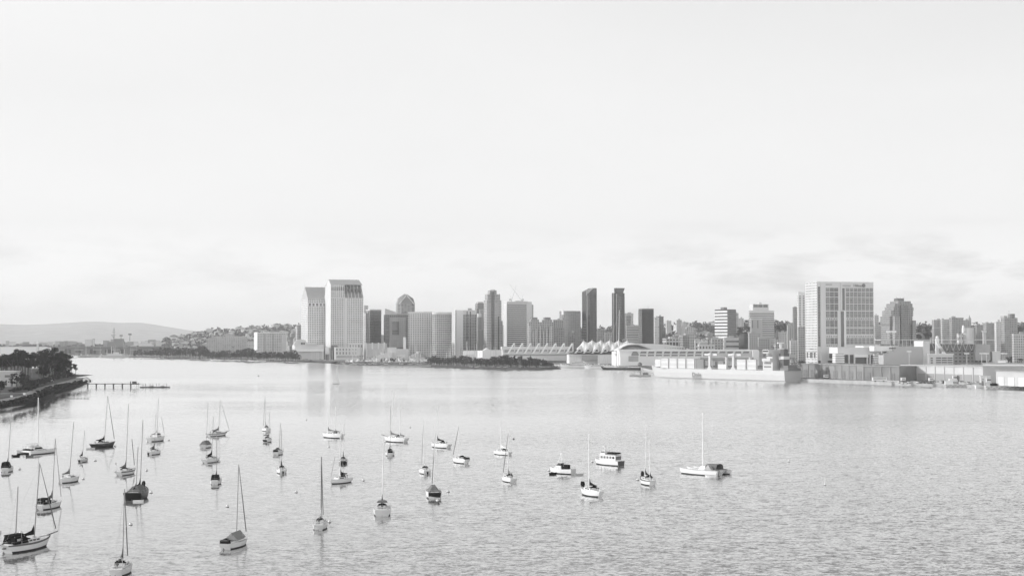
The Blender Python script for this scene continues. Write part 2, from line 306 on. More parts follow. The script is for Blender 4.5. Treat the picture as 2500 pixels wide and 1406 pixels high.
# ---------------------------------------------------------------- buildings
def ylerp(prof, x):
    for (a, ya), (b, yb) in zip(prof, prof[1:]):
        if a <= x <= b: return ya + (yb - ya) * (x - a) / (b - a)
    return prof[-1][1]
class Bld:
    """xl..xr the building's span in the photo, xm the corner where its left (or right) side meets its front; th the turn of its front"""
    def __init__(s, name, label, xl, xm, xr, ytop, D, th=14, cat='building', group=None, b=None, zb=LAND):
        D *= 1.14 if xm < 1240 else (1.12 if xm < 1500 else (1.04 if xm < 1560 else 1.0))
        th = R(th); s.D = D; u = Vector((math.cos(th), math.sin(th))); v = Vector((-math.sin(th), math.cos(th)))
        s.th = th; s.zb = zb; s.xm = xm
        C = Vector((rr(xm) * D, D))
        def ln(px, d):
            t = rr(px); return (t * C.y - C.x) / (d.x - t * d.y)
        if th >= 0:
            s.a = ln(xr, u); s.b = b or (ln(xl, v) if xl < xm - .5 else s.a * .7); O = C; s.fx0, s.fx1 = xm, xr
        else:
            s.a = ln(xl, -u); s.b = b or (ln(xr, v) if xr > xm + .5 else s.a * .7); O = C - u * s.a; s.fx0, s.fx1 = xl, xm
        s.h = zat(ytop, D) - zb; s.O = O
        s.root = thing(name, label, cat, (O.x, O.y, zb), th, group)
        s.u = u
    def Y(s, py): return zat(py, s.D) - s.zb
    def X(s, px):      # local x on the front plane for photo column px
        t = rr(px); return (t * s.O.y - s.O.x) / (s.u.x - t * s.u.y)
    def box(s, name, x0, x1, y0, y1, z0, z1, m):
        return MB().box(x0, x1, y0, y1, z0, z1).build(name, m, s.root)
    def body(s, m, z1=None, name='tower_body'): return s.box(name, 0, s.a, 0, s.b, 0, z1 or s.h, m)
    def pbox(s, name, px0, px1, pyt, pyb, m, y0=0, y1=None):   # box from photo columns and rows, y0..y1 depth behind the front plane
        return s.box(name, s.X(px0), s.X(px1), y0, s.b if y1 is None else y1, s.Y(pyb), s.Y(pyt), m)
    def parapet(s, m, h=1.6, t=.5):
        mb = MB(); a, b, z = s.a, s.b, s.h; e = .25
        mb.box(-e, a + e, -e, t, z, z + h); mb.box(-e, a + e, b - t, b + e, z, z + h); mb.box(-e, t, t, b - t, z, z + h); mb.box(a - t, a + e, t, b - t, z, z + h)
        return mb.build('parapet', m, s.root)
    def plant(s, n=1, seed=0, m=None):
        rnd = random.Random(seed + int(s.xm))
        for i in range(n):
            w = s.a * rnd.uniform(.18, .32); d = s.b * rnd.uniform(.3, .5); x = rnd.uniform(.08, .9) * (s.a - w); y = rnd.uniform(.2, .9) * (s.b - d)
            s.box('roof_plant', x, x + w, y, y + d, s.h, s.h + rnd.uniform(2.5, 4.5), m or GREY)
    def bands(s, n, z0, z1, m, frac=.45, x0=0, x1=None, out=.18, wrap=True, name='window_band'):
        x1 = s.a if x1 is None else x1; p = (z1 - z0) / n
        src = MB()
        if wrap: src.box(x0 - out, x1 + out, -out, s.b + out, 0, p * frac)
        else: src.box(x0, x1, -out, .3, 0, p * frac)
        o = src.build(name, m, s.root, loc=(0, 0, z0 + p * .3))
        for i in range(1, n):
            c = o.copy(); COL.objects.link(c); c.parent = s.root; c.location = (0, 0, z0 + p * (i + .3))
    def rep(s, o, offs):
        for d in offs:
            c = o.copy(); COL.objects.link(c); c.parent = o.parent; c.location = Vector(o.location) + Vector(d)
    def balcs(s, n, z0, z1, x0, x1, m, out=1.3, t=.45, name='balcony'):
        p = (z1 - z0) / n; o = MB().box(x0, x1, -out, 0, 0, t).build(name, m, s.root, loc=(0, 0, z0)); s.rep(o, [(0, 0, p * i) for i in range(1, n)])
    def ribs(s, n, z0, z1, m, w=.6, out=.6, x0=0, x1=None, name='rib'):
        x1 = s.a if x1 is None else x1
        o = MB().box(0, w, -out, 0, z0, z1).build(name, m, s.root, loc=(x0, 0, 0)); s.rep(o, [((x1 - x0 - w) * i / (n - 1), 0, 0) for i in range(1, n)])
# ---- the two slab hotel towers with sloping roofs
HW = .66
b = Bld('hotel_tower', 'shorter of the two tall slab towers with sloping roofs, left of its taller twin', 736, 752, 812, 729, 2560, 18, 'tower')
hf = facade(HW, .05, 3.6, 3.7, .50, .52)
b.body(hf); MB().box(-.5, .0, -.2, b.b + .5, 0, b.h).build('end_wall', facade(.60, .24, 3.2, 3.7, .4, .55), b.root)
b.box('upper_window_band', b.X(753), b.a, -.3, .2, b.Y(747), b.Y(741), facade(HW, .10, 7.5, 5, .55, .9))
zr = b.Y(699); ry = b.b * .5
MB().add([(-.6, -.6, b.h), (b.a, -.6, b.h), (b.a, b.b + .6, b.h), (-.6, b.b + .6, b.h), (1.2, ry, zr), (b.a, ry, zr), (0, ry, zr)],
         [(0, 1, 5, 6), (3, 6, 5, 2), (0, 6, 3), (1, 2, 5), (0, 3, 2, 1)]).build('roof', mat('slate_roof', .46, .6, var=.06, scale=.1), b.root)
MB().tube((0, ry, zr), (0, ry, zr + 9), .35, .1).build('antenna', METAL, b.root)
o = MB().ext([(0, b.Y(733)), (1.2, b.Y(733)), (1.2, b.Y(729)), (0, b.Y(729))], -.9, 0).build('dormer', GREY, b.root); b.rep(o, [((b.a - 2) * i / 9, 0, 0) for i in range(1, 10)])
b = Bld('hotel_tower', 'tallest slab tower with bright end wall and stepped slanting fins on its roof', 793, 808, 887, 727, 2500, 16, 'tower')
W1 = b.X(841)
b.box('tower_body', 0, b.a, 0, b.b, 0, b.Y(727), hf)
b.box('upper_body', 0, W1, 0, b.b, b.Y(727), b.Y(695), facade(HW, .10, 3.9, 4.0, .5, .55))
b.box('window_slot', .8, W1 - 1.5, -.25, .1, b.Y(709), b.Y(701), facade(HW, .06, 3.9, 60, .62, .98))
b.box('blank_strip', W1 - .4, b.X(848), -.35, .2, 0, b.Y(727), mat('hotel_plaster', HW, .8))
# roof: ridge along the front of the left part, sloping end walls
zr = b.Y(680.5); zs = b.Y(695); ry = b.b * .42
MB().add([(-.4, -.5, zs), (b.a * .97, -.5, zs), (b.a * .97, b.b, zs), (-.4, b.b, zs), (0, ry, zr), (b.a * .945, ry, zr)],
         [(0, 1, 5, 4), (3, 4, 5, 2), (0, 4, 3), (1, 2, 5), (0, 3, 2, 1)]).build('roof', mat('slate_roof', .46), b.root)
MB().add([(W1, 0, b.Y(727)), (b.a, 0, b.Y(727)), (b.a, b.b, b.Y(727)), (W1, b.b, b.Y(727)), (W1, b.b * .16, zs), (b.a * .965, b.b * .16, zs), (b.a * .965, b.b, zs), (W1, b.b, zs)],
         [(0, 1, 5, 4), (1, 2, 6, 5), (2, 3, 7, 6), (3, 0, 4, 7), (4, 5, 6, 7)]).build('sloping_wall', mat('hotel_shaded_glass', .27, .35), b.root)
fw = (b.a - W1)
for i in range(6):
    x = W1 + fw * i / 5.3 * .98; dx = -fw * .10
    MB().add([(x, -.9, b.Y(727)), (x + 1.3, -.9, b.Y(727)), (x + 1.3 + dx * .4, b.b * .14 - .9, zs), (x + dx * .4, b.b * .14 - .9, zs), (x, 1, b.Y(727)), (x + 1.3, 1, b.Y(727)), (x + 1.3 + dx * .4, b.b * .2, zs), (x + dx * .4, b.b * .2, zs)],
             [(0, 1, 2, 3), (4, 7, 6, 5), (0, 3, 7, 4), (1, 5, 6, 2), (3, 2, 6, 7)]).build('roof_fin', mat('hotel_plaster', HW, .8), b.root)
for i in range(5): b.box('dark_opening', W1 + fw * (i + .25) / 5.3, W1 + fw * (i + .75) / 5.3, -.2, 1.5 + b.b * .05, b.Y(713), b.Y(704), DGREY)
MB().add([(-.5, -.2, 0), (-.5, b.b, 0), (-.5, b.b, b.Y(720)), (-.5, b.b * .5, zr - 1), (-.5, ry, zr), (-.5, -.2, zs)] + [(.1, -.2, 0), (.1, b.b, 0), (.1, b.b, b.Y(720)), (.1, b.b * .5, zr - 1), (.1, ry, zr), (.1, -.2, zs)],
         [(0, 5, 4, 3, 2, 1), (6, 7, 8, 9, 10, 11), (0, 6, 11, 5), (1, 2, 8, 7), (2, 3, 9, 8), (3, 4, 10, 9), (4, 5, 11, 10)]).build('end_wall', mat('end_wall_plaster', .62, .8, var=.06, scale=.03), b.root)
b.box('base_recess', .2, b.X(825), -.3, .2, 0, b.Y(842), DGREY)
# hotel podiums
b = Bld('hotel_podium', 'white two storey block with square dark windows at the foot of the tallest tower', 817, 819, 880, 849, 2420, 10, 'building')
b.body(CREAM, name='wall'); b.parapet(WHITE, 1)
for k, (yt, yb) in enumerate(((851, 855.5), (859, 865))):
    o = b.pbox('window', 821.5, 824.5, yt, yb, DGREY, -.25, .1); b.rep(o, [((b.a - 5) * i / 7.1, 0, 0) for i in range(1, 7)])
b.pbox('ground_opening', 822, 876, 868, 873, GREY, -.3, .1)
b = Bld('hotel_podium', 'pale arcaded wing with five dark openings behind the white two storey block', 846, 850, 894, 838, 2500, 10, 'building')
b.body(CREAM, name='wall')
o = b.pbox('window', 853.5, 857, 841.5, 848, mat('shaded_opening', .2, .7), -.25, .1); b.rep(o, [((b.a) * i / 6.3, 0, 0) for i in range(1, 5)])
b = Bld('hotel_annex', 'long pale grey annex with buttresses right of the tallest hotel tower', 886, 890, 945, 838, 2440, 8, 'building')
b.body(mat('annex_wall', .50, .85, var=.08, scale=.05), name='wall')
for i in range(4): b.box('buttress', b.a * (.05 + .27 * i), b.a * (.11 + .27 * i), -2.5, 0, 0, b.h + 1.5, CREAM)
b.box('lower_wing', b.a * .1, b.a * 1.0, -14, -2.6, 0, b.Y(852), mat('annex_wall', .50))
b = Bld('hotel_podium', 'domed pale podium with arched end left of the shorter slab tower', 714, 720, 792, 842, 2480, 12, 'building')
b.body(CREAM, name='wall')
def arch(bb, name, xc, w, z0, z1, y0, y1, m, n=10):
    pts = [(xc + w / 2 * math.cos(math.pi * i / n), z0 + (z1 - z0) * math.sin(math.pi * i / n)) for i in range(n + 1)]
    return MB().ext(pts, y0, y1).build(name, m, bb.root)
arch(b, 'arched_gable', b.X(735), b.X(752) - b.X(718), b.Y(842.5), b.Y(828), -2, 18, CREAM)
for k in range(3): b.pbox('window', 735 + k * 3.4, 737.2 + k * 3.4, 836, 841, BLACK, -2.6, -1.8)
arch(b, 'arched_gable', b.X(762), b.X(774) - b.X(750), b.Y(842.5), b.Y(836), -4, 10, CREAM)
b.pbox('terrace_wall', 714, 790, 852, 858, WHITE, -10, -.2); b.pbox('gate_tower', 793.5, 802.5, 847.5, 864, WHITE, -16, -10)
for i in range(9):
    xx = b.X(760 + i * 5.5); MB().tube((xx, -22, 0), (xx, -22, b.Y(856)), .3, .25).build('column', WHITE, b.root)
# ---- left of the hotels
b = Bld('apartment_tower', 'small narrow tower with dotted windows just left of the shorter slab tower', 722, 726, 737, 795, 2750, 16, 'tower')
b.body(facade(.45, .10, 3.3, 3.6, .5, .5)); b.plant(1)
b = Bld('hotel_block', 'white square hotel block with bright end wall and dotted windows behind the shore trees', 621, 629, 699, 813, 2800, 18, 'building')
b.body(facade(.62, .14, 3.9, 3.6, .42, .45)); b.parapet(WHITE); b.plant(2); b.box('dark_bay', b.a * .22, b.a * .29, -.3, .2, 2, b.h - 2, GREY); b.box('dark_bay', b.a * .52, b.a * .56, -.3, .2, 2, b.h - 2, GREY)
b.box('end_wall', -.4, 0, -.2, b.b, 0, b.h + 2, WHITE); b.box('stair_wing', b.a * .83, b.a + .4, -3, 6, 0, b.h - 3, CREAM)
b = Bld('office_block', 'flat pale grey long block with faint window rows left of the white square hotel', 505, 508, 606, 826, 3500, 8, 'building')
b.body(facade(.40, .22, 6, 3.5, .6, .4)); b.box('upper_storey', b.a * .12, b.a * .97, 4, b.b, b.h, b.h + 6, facade(.42, .3, 5, 4, .5, .5)); b.plant(2)
b = Bld('office_block', 'low pale block with window strips between the long grey block and the white hotel', 604, 606, 640, 834, 3450, 8, 'building')
b.body(facade(.55, .2, 4, 4, .6, .45)); b.plant(1)
for k, (xl, xr, yt, D) in enumerate(((698, 712, 822, 3300), (708, 724, 814, 3350), (700, 716, 833, 3100), (716, 730, 826, 3050), (704, 718, 844, 2900))):
    b = Bld('apartment_block', ['grey stepped block behind the shore trees between white hotel and slab towers', 'taller grey block in the gap left of the shorter slab tower', 'squat grey block right of the white square hotel', 'grey block directly below the narrow dotted tower', 'low dark windowed block nearest the shore trees right of the white hotel'][k], xl, xl + 3, xr, yt, D, 12)
    b.body(facade(.34 + .04 * k, .12, 4, 3.6, .6, .5)); b.plant(1, k)
# ---- right of the hotels
b = Bld('condo_tower', 'thin pale tower squeezed against the right side of the tallest slab tower', 887, 889, 899, 747, 2750, 12, 'tower')
b.body(facade(.62, .3, 3, 3.4, .5, .5)); b.parapet(CREAM)
b = Bld('condo_tower', 'dark glass tower with pale roof edge right of the tallest slab tower', 893, 903, 931, 758, 2700, 20, 'tower')
b.body(facade(.20, .06, 2.6, 3.3, .62, .7)); b.parapet(CREAM, 2.5); b.balcs(24, 8, b.h - 4, 0, b.a * .25, GREY); b.box('lower_wing', b.a * .35, b.a * .95, -5, 0, 0, b.Y(784), facade(.17, .05, 2.6, 3.3, .7, .8)); b.plant(1)
b = Bld('condo_tower', 'pale slim block with grey windows behind the left edge of the dark glass tower', 889, 893, 902, 764, 2680, 20, 'tower')
b.body(facade(.5, .15, 3.2, 3.3, .5, .6)); b.plant(1)
b = Bld('office_tower', 'grey block with slanted white roof edge and pale front panel holding a dark inset', 937, 940, 998, 768, 2600, 12, 'tower')
b.body(facade(.24, .12, 4.5, 3.5, .7, .6))
MB().ext([(0, b.h), (b.X(968), b.h), (b.X(968), b.Y(762)), (0, b.Y(753))], 0, 1.2).build('slanted_parapet', CREAM, b.root)
b.pbox('front_panel', 951, 990, 775, 848, facade(.46, .12, 4.2, 4.2, .35, .42), -1.0, 0); b.pbox('glass_inset', 957.5, 974, 785.5, 817, facade(.16, .1, 14, 4.6, .96, .8), -1.4, -1.05)
b.pbox('roof_screen', 942, 996, 765, 768, GREY, 4, 16); b.bands(7, b.Y(850), b.Y(775), mat('dark_spandrel', .14, .3), .7, x0=.5, x1=b.X(950), wrap=False)
b = Bld('office_tower', 'tall tower with faceted diamond crown behind the block with slanted roof edge', 968, 971, 1014, 745, 3400, 12, 'tower')
gm = facade(.30, .16, 8.5, 3.8, .8, .85); w = b.a; d = w
def octo(x0, x1, y0, y1, c): return [(x0 + c, y0), (x1 - c, y0), (x1, y0 + c), (x1, y1 - c), (x1 - c, y1), (x0 + c, y1), (x0, y1 - c), (x0, y0 + c)]
MB().prism(octo(0, w, 0, d, w * .22), 0, b.Y(741)).build('tower_body', gm, b.root)
MB().prism(octo(0, w, 0, d, w * .22), b.Y(741), b.Y(728), top=octo(w * .08, w * .92, w * .08, w * .92, w * .2)).build('crown', mat('crown_glass', .25, .2), b.root)
MB().prism(octo(w * .08, w * .92, w * .08, w * .92, w * .2), b.Y(728), b.Y(717.5), top=octo(w * .40, w * .58, w * .4, w * .6, w * .05)).build('crown_cap', mat('crown_cap_metal', .30, .3), b.root)
for s_ in (0, 1):
    MB().ext([(w * (.05 if not s_ else .95), b.Y(742)), (w * (.12 if not s_ else .88), b.Y(742)), (w * .5, b.Y(721)), (w * .5, b.Y(718))], -.6, .8).build('crown_edge', CREAM, b.root)
# the curved twin hotel blocks (rounded plan)
def rounded(nm, lab, xl, xr, yt, D, m, depth, plant=True, sq=2.6, group=None):
    b = Bld(nm, lab, xl, xl, xr, yt, D, 6, 'tower', group); a = b.a; n = 28; pts = []
    for i in range(n):
        t_ = 2 * math.pi * i / n; c, s_ = math.cos(t_), math.sin(t_)
        pts.append((a / 2 + a / 2 * math.copysign(abs(c) ** (2 / sq), c), depth / 2 + depth / 2 * math.copysign(abs(s_) ** (2 / sq), s_)))
    b.b = depth; b.pts = pts
    MB().prism(pts, 0, b.h).build('tower_body', m, b.root)
    q = [((p[0] - a / 2) * 1.01 + a / 2, (p[1] - depth / 2) * 1.02 + depth / 2) for p in pts]
    MB().prism(q, b.h, b.h + 4).build('roof_band', CREAM, b.root)
    # floor slabs that catch the light
    sl = MB().prism([((p[0] - a / 2) * 1.012 + a / 2, (p[1] - depth / 2) * 1.03 + depth / 2) for p in pts], 0, .5).build('balcony_ring', CREAM, b.root, loc=(0, 0, 6))
    b.rep(sl, [(0, 0, 3.6 * i) for i in range(1, int((b.h - 8) / 3.6))])
    if plant: b.plant(1)
    return b
rounded('hotel_tower', 'wide white curved block with rounded left corner and rows of dark windows', 996, 1062, 766, 2520, facade(.62, .12, 4.6, 3.6, .55, .45, oz=-6), 26)
rounded('hotel_tower', 'curved darker twin block with balconies overlapping the right of the white curved block', 1056, 1104, 767, 2440, facade(.42, .08, 3.8, 3.6, .68, .6, oz=-6), 30)
b = Bld('condo_tower', 'slender bright white blank slab tower beside a dark windowed face', 1110, 1112, 1131, 757, 2650, 12, 'tower')
b.body(mat('bright_wall', .82, .7)); b.box('edge_strip', -.3, 1.5, -.3, .2, 0, b.h, DGREY)
b = Bld('condo_tower', 'tower with black window columns and white balcony strips right of the bright white slab', 1129, 1130, 1166, 757, 2700, 12, 'tower')
b.body(facade(.42, .04, 5.0, 3.4, .7, .62)); b.pbox('blank_top', 1130, 1163, 757, 768, CREAM, -.3, .2)
for x in (1139, 1147): b.pbox('dark_column', x, x + 2.6, 760, 856, mat('dark_glass', .03), -.5, -.1)
b.balcs(28, 8, b.Y(770), b.X(1134), b.X(1158), CREAM, 1.0, .4); b.plant(1)
b = Bld('condo_tower', 'small white turret tower between the bright slab and the black columned tower', 1124, 1125, 1131, 822, 2500, 10, 'tower')
b.body(facade(.7, .3, 2, 3.5, .3, .4)); MB().ball((b.a / 2, b.b / 2, b.h), b.a * .5, 8, h0=0).build('dome', WHITE, b.root)
b = Bld('condo_tower', 'dark rounded-top tower peeking out behind, left of the crowned condo tower', 1160, 1166, 1181, 741, 2950, 14, 'tower')
b.body(facade(.26, .10, 3, 3.6, .7, .6)); b.box('stepped_top', b.a * .1, b.a, b.b * .1, b.b * .9, b.h, b.Y(737), GREY); b.box('dark_corner', -2, 3, -2, 4, 0, b.h - 12, DGREY)
b = Bld('office_tower', 'ribbed grey tower with pale cap right of the black columned tower', 1164, 1166, 1184, 774, 2560, 12, 'tower')
b.body(facade(.34, .24, 1.9, 60, .5, .97)); b.ribs(9, 0, b.h, mat('rib_concrete', .40, .8), .5, .5); b.pbox('cap', 1168, 1176, 765, 774, CREAM, 2, 14)
b = Bld('condo_tower', 'tan stepped tower behind the ribbed grey tower', 1170, 1171, 1185, 757, 2800, 12, 'tower'); b.body(facade(.4, .15, 3, 3.4, .5, .5)); b.parapet(GREY)
# crowned condo tower
b = Bld('condo_tower', 'tallest tan condo tower with rounded stepped crown left of the banded office slab', 1183, 1189, 1224, 733, 2480, 16, 'tower')
hm = facade(.42, .12, 3.0, 3.2, .55, .6); a = b.a; d = b.b = a * .85
b.body(hm); b.box('upper_stage', a * .06, a * .93, d * .05, d * .95, b.h, b.Y(718), hm); b.box('upper_stage', a * .24, a * .72, d * .2, d * .8, b.Y(718), b.Y(709), hm)
MB().ext([(a * .24 + a * .48 * i / 8, b.Y(709) + (b.Y(706) - b.Y(709)) * math.sin(math.pi * i / 8)) for i in range(9)], d * .2, d * .8).build('crown', CREAM, b.root)
b.box('dark_column', a * .30, a * .50, -1.1, 0, 0, b.Y(712), facade(.15, .05, 2.5, 3.2, .8, .8)); b.box('dark_column', a * .74, a * .84, -.8, 0, 0, b.Y(772), facade(.15, .05, 2.5, 3.2, .8, .8))
b.balcs(32, 8, b.Y(738), 0, a * .28, CREAM, 1.4, .5); b.balcs(32, 8, b.Y(738), a * .52, a * .73, CREAM, 1.4, .5); b.balcs(20, 8, b.Y(772), a * .86, a * 1.02, GREY, 1.4, .5)
b.box('side_wing', a, a * 1.14, d * .2, d * .9, 0, b.Y(783), hm)
b = Bld('office_block', 'pale block with square dark windows between the crowned tower and the banded slab', 1226, 1227, 1240, 795, 2620, 10); b.body(facade(.5, .10, 4, 4.4, .5, .5)); b.parapet(CREAM)
b = Bld('hotel_tower', 'office slab with dark horizontal window bands below two cranes', 1230, 1238, 1298, 738, 2580, 14, 'tower')
b.body(mat('banded_wall', .55, .8, var=.05, scale=.03)); b.bands(24, b.Y(862), b.Y(743), mat('band_window', .10, .15, var=.3, scale=.2), .48, x0=b.X(1239), x1=b.X(1285), wrap=False)
b.box('blank_core', b.X(1286), b.X(1298), -1.2, 0, 0, b.h + 1, CREAM); b.box('left_core', -.8, 1.5, 0, b.b, 0, b.h - 2, CREAM)
b.pbox('right_wing', 1298, 1303, 743, 862, facade(.5, .1, 6, 3.6, .5, .5), 3, 20); b.parapet(CREAM, 1.5); b.plant(2)
# cranes
for k, (x0, y0, x1, y1, lab) in enumerate(((1249, 733, 1261, 697, 'crane over the banded slab, jib leaning right'), (1273, 733, 1244, 694, 'crane over the banded slab, jib leaning left'))):
    D = 3300; p = PY(x0, y0, D); q = PY(x1, y1, D)
    c = thing('tower_crane', lab, 'crane', (p.x, D, LAND)); z0 = p.z - LAND
    MB().tube((0, 0, 0), (0, 0, z0), 1.1, 1.1, 4).build('mast', METAL, c)
    MB().tube((0, 0, z0), (q.x - p.x, 0, q.z - LAND), .7, .35, 4).build('jib', METAL, c)
    sx = -1 if q.x > p.x else 1
    MB().box(-2.5 + sx * 3, 2.5 + sx * 3, -2, 2, z0 - 1, z0 + 3.5).build('counterweight', CREAM, c)
    MB().tube((0, 0, z0), (sx * 4, 0, z0 + 14), .4, .2, 4).tube((sx * 4, 0, z0 + 14), (q.x - p.x, 0, q.z - LAND), .12, .12, 3).build('stay_frame', METAL, c)
# twin topped condo block
b = Bld('condo_block', 'twin topped condo block with two rounded humps and many bays', 1287, 1291, 1352, 786, 2420, 10, 'building')
cm = facade(.38, .10, 3.4, 3.3, .55, .6); b.body(cm); a = b.a; d = b.b = 30
for c_ in (.27, .80):
    b.box('stepped_top', a * (c_ - .17), a * (c_ + .15), 3, d - 3, b.h, b.Y(780), cm); b.box('stepped_top', a * (c_ - .12), a * (c_ + .10), 6, d - 6, b.Y(780), b.Y(774.5), mat('dark_hip_roof', .2, .7))
for k, (f0, f1, yt) in enumerate(((0, .09, 795), (.13, .20, 809), (.24, .33, 802), (.40, .48, 796), (.55, .62, 808), (.66, .75, 802), (.80, .93, 797))):
    b.box('projecting_bay', a * f0, a * f1, -3.5, 0, 0, b.Y(yt), facade(.5, .12, 3.1, 3.3, .5, .6))
b = Bld('office_block', 'grey block with grid windows between the twin topped block and the glass tower', 1350, 1351, 1376, 782, 2560, 10); b.body(facade(.30, .12, 3.6, 3.5, .6, .6)); b.parapet(GREY); b.plant(1)
b.ribs(6, b.Y(800), b.h, GREY, .8, .6)
# glass hotel
b = Bld('hotel_tower', 'smooth pale glass tower with bright left top corner', 1366, 1376, 1417, 759, 2650, 18, 'tower')
b.body(facade(.42, .26, 4.0, 3.6, .9, .9, jit=.12, rough=.3)); b.box('bright_sign_block', -1, b.X(1377), -.5, b.b * .4, b.h - 8, b.h + 1.5, WHITE); b.box('dark_edge', b.a - .4, b.a + .4, -.3, b.b, 0, b.h - 2, DGREY)
b = Bld('office_block', 'dark boxy block in front of the smooth pale glass tower', 1386, 1387, 1403, 812, 2560, 10); b.body(facade(.20, .12, 3.6, 3.5, .7, .7)); b.plant(1)
# dark twin condo towers
def dark_tower(lab, xl, xm, xr, yt, D, slant):
    b = Bld('condo_tower', lab, xl, xm, xr, yt + 12, D, 22, 'tower'); dm = facade(.075, .025, 3.2, 3.3, .78, .72, grough=.3); b.body(dm); a, d = b.a, b.b
    if slant:
        MB().ext([(0, b.h), (a, b.h), (a, b.Y(yt)), (a * .65, b.Y(yt)), (0, b.Y(yt + 9))], -.1, d).build('slanted_top', mat('dark_glass', .03), b.root)
        MB().ext([(-.6, b.h - 6), (.9, b.h - 3), (a * .68, b.Y(yt)), (a * .58, b.Y(yt) + .6), (-.8, b.h + 5)], -.9, -.1).build('edge_fin', mat('fin_metal', .45, .4), b.root)
        b.box('edge_fin', a * .02, a * .08, -.9, 0, 0, b.h - 4, mat('fin_metal', .45)); b.box('dark_column', a * .1, a * .28, -.5, 0, 0, b.h - 3, mat('dark_glass', .03))
        b.balcs(30, 8, b.h - 8, a * .6, a * .95, mat('balcony_grey', .18, .6), 1.2, .5)
        o = MB().box(-1.2, 0, 1, d - 1, 0, .5).build('balcony', CREAM, b.root, loc=(0, 0, 8)); b.rep(o, [(0, 0, 3.3 * i) for i in range(1, 22)])
    else:
        MB().frus((a * .25, a * .85, 0, d), b.h, (a * .22, a * 1.02, 0, d), b.Y(yt)).build('flared_top', mat('dark_glass', .03), b.root)
        b.box('edge_fin', a * .16, a * .23, -1.2, 0, 0, b.h - 2, mat('fin_metal', .45)); b.box('curved_bay', a * .25, a * .62, -2.2, 0, 0, b.h - 6, facade(.16, .05, 3, 3.3, .8, .7))
        b.balcs(30, 8, b.h - 6, a * .66, a * 1.02, mat('balcony_grey', .26), 1.2, .5)
        o = MB().box(-1.0, 0, 1, d - 1, 0, .5).build('balcony', mat('balcony_grey', .26), b.root, loc=(0, 0, 8)); b.rep(o, [(0, 0, 3.3 * i) for i in range(1, 30)])
        b.box('side_fin', -.6, .2, d * .2, d * .3, 0, b.h, mat('fin_metal', .45))
dark_tower('dark condo tower with slanted top, left one of the dark twins', 1421, 1432, 1457, 703, 2650, True)
dark_tower('dark condo tower with flared top and pale vertical fin, right one of the dark twins', 1494, 1500, 1525, 703, 2750, False)
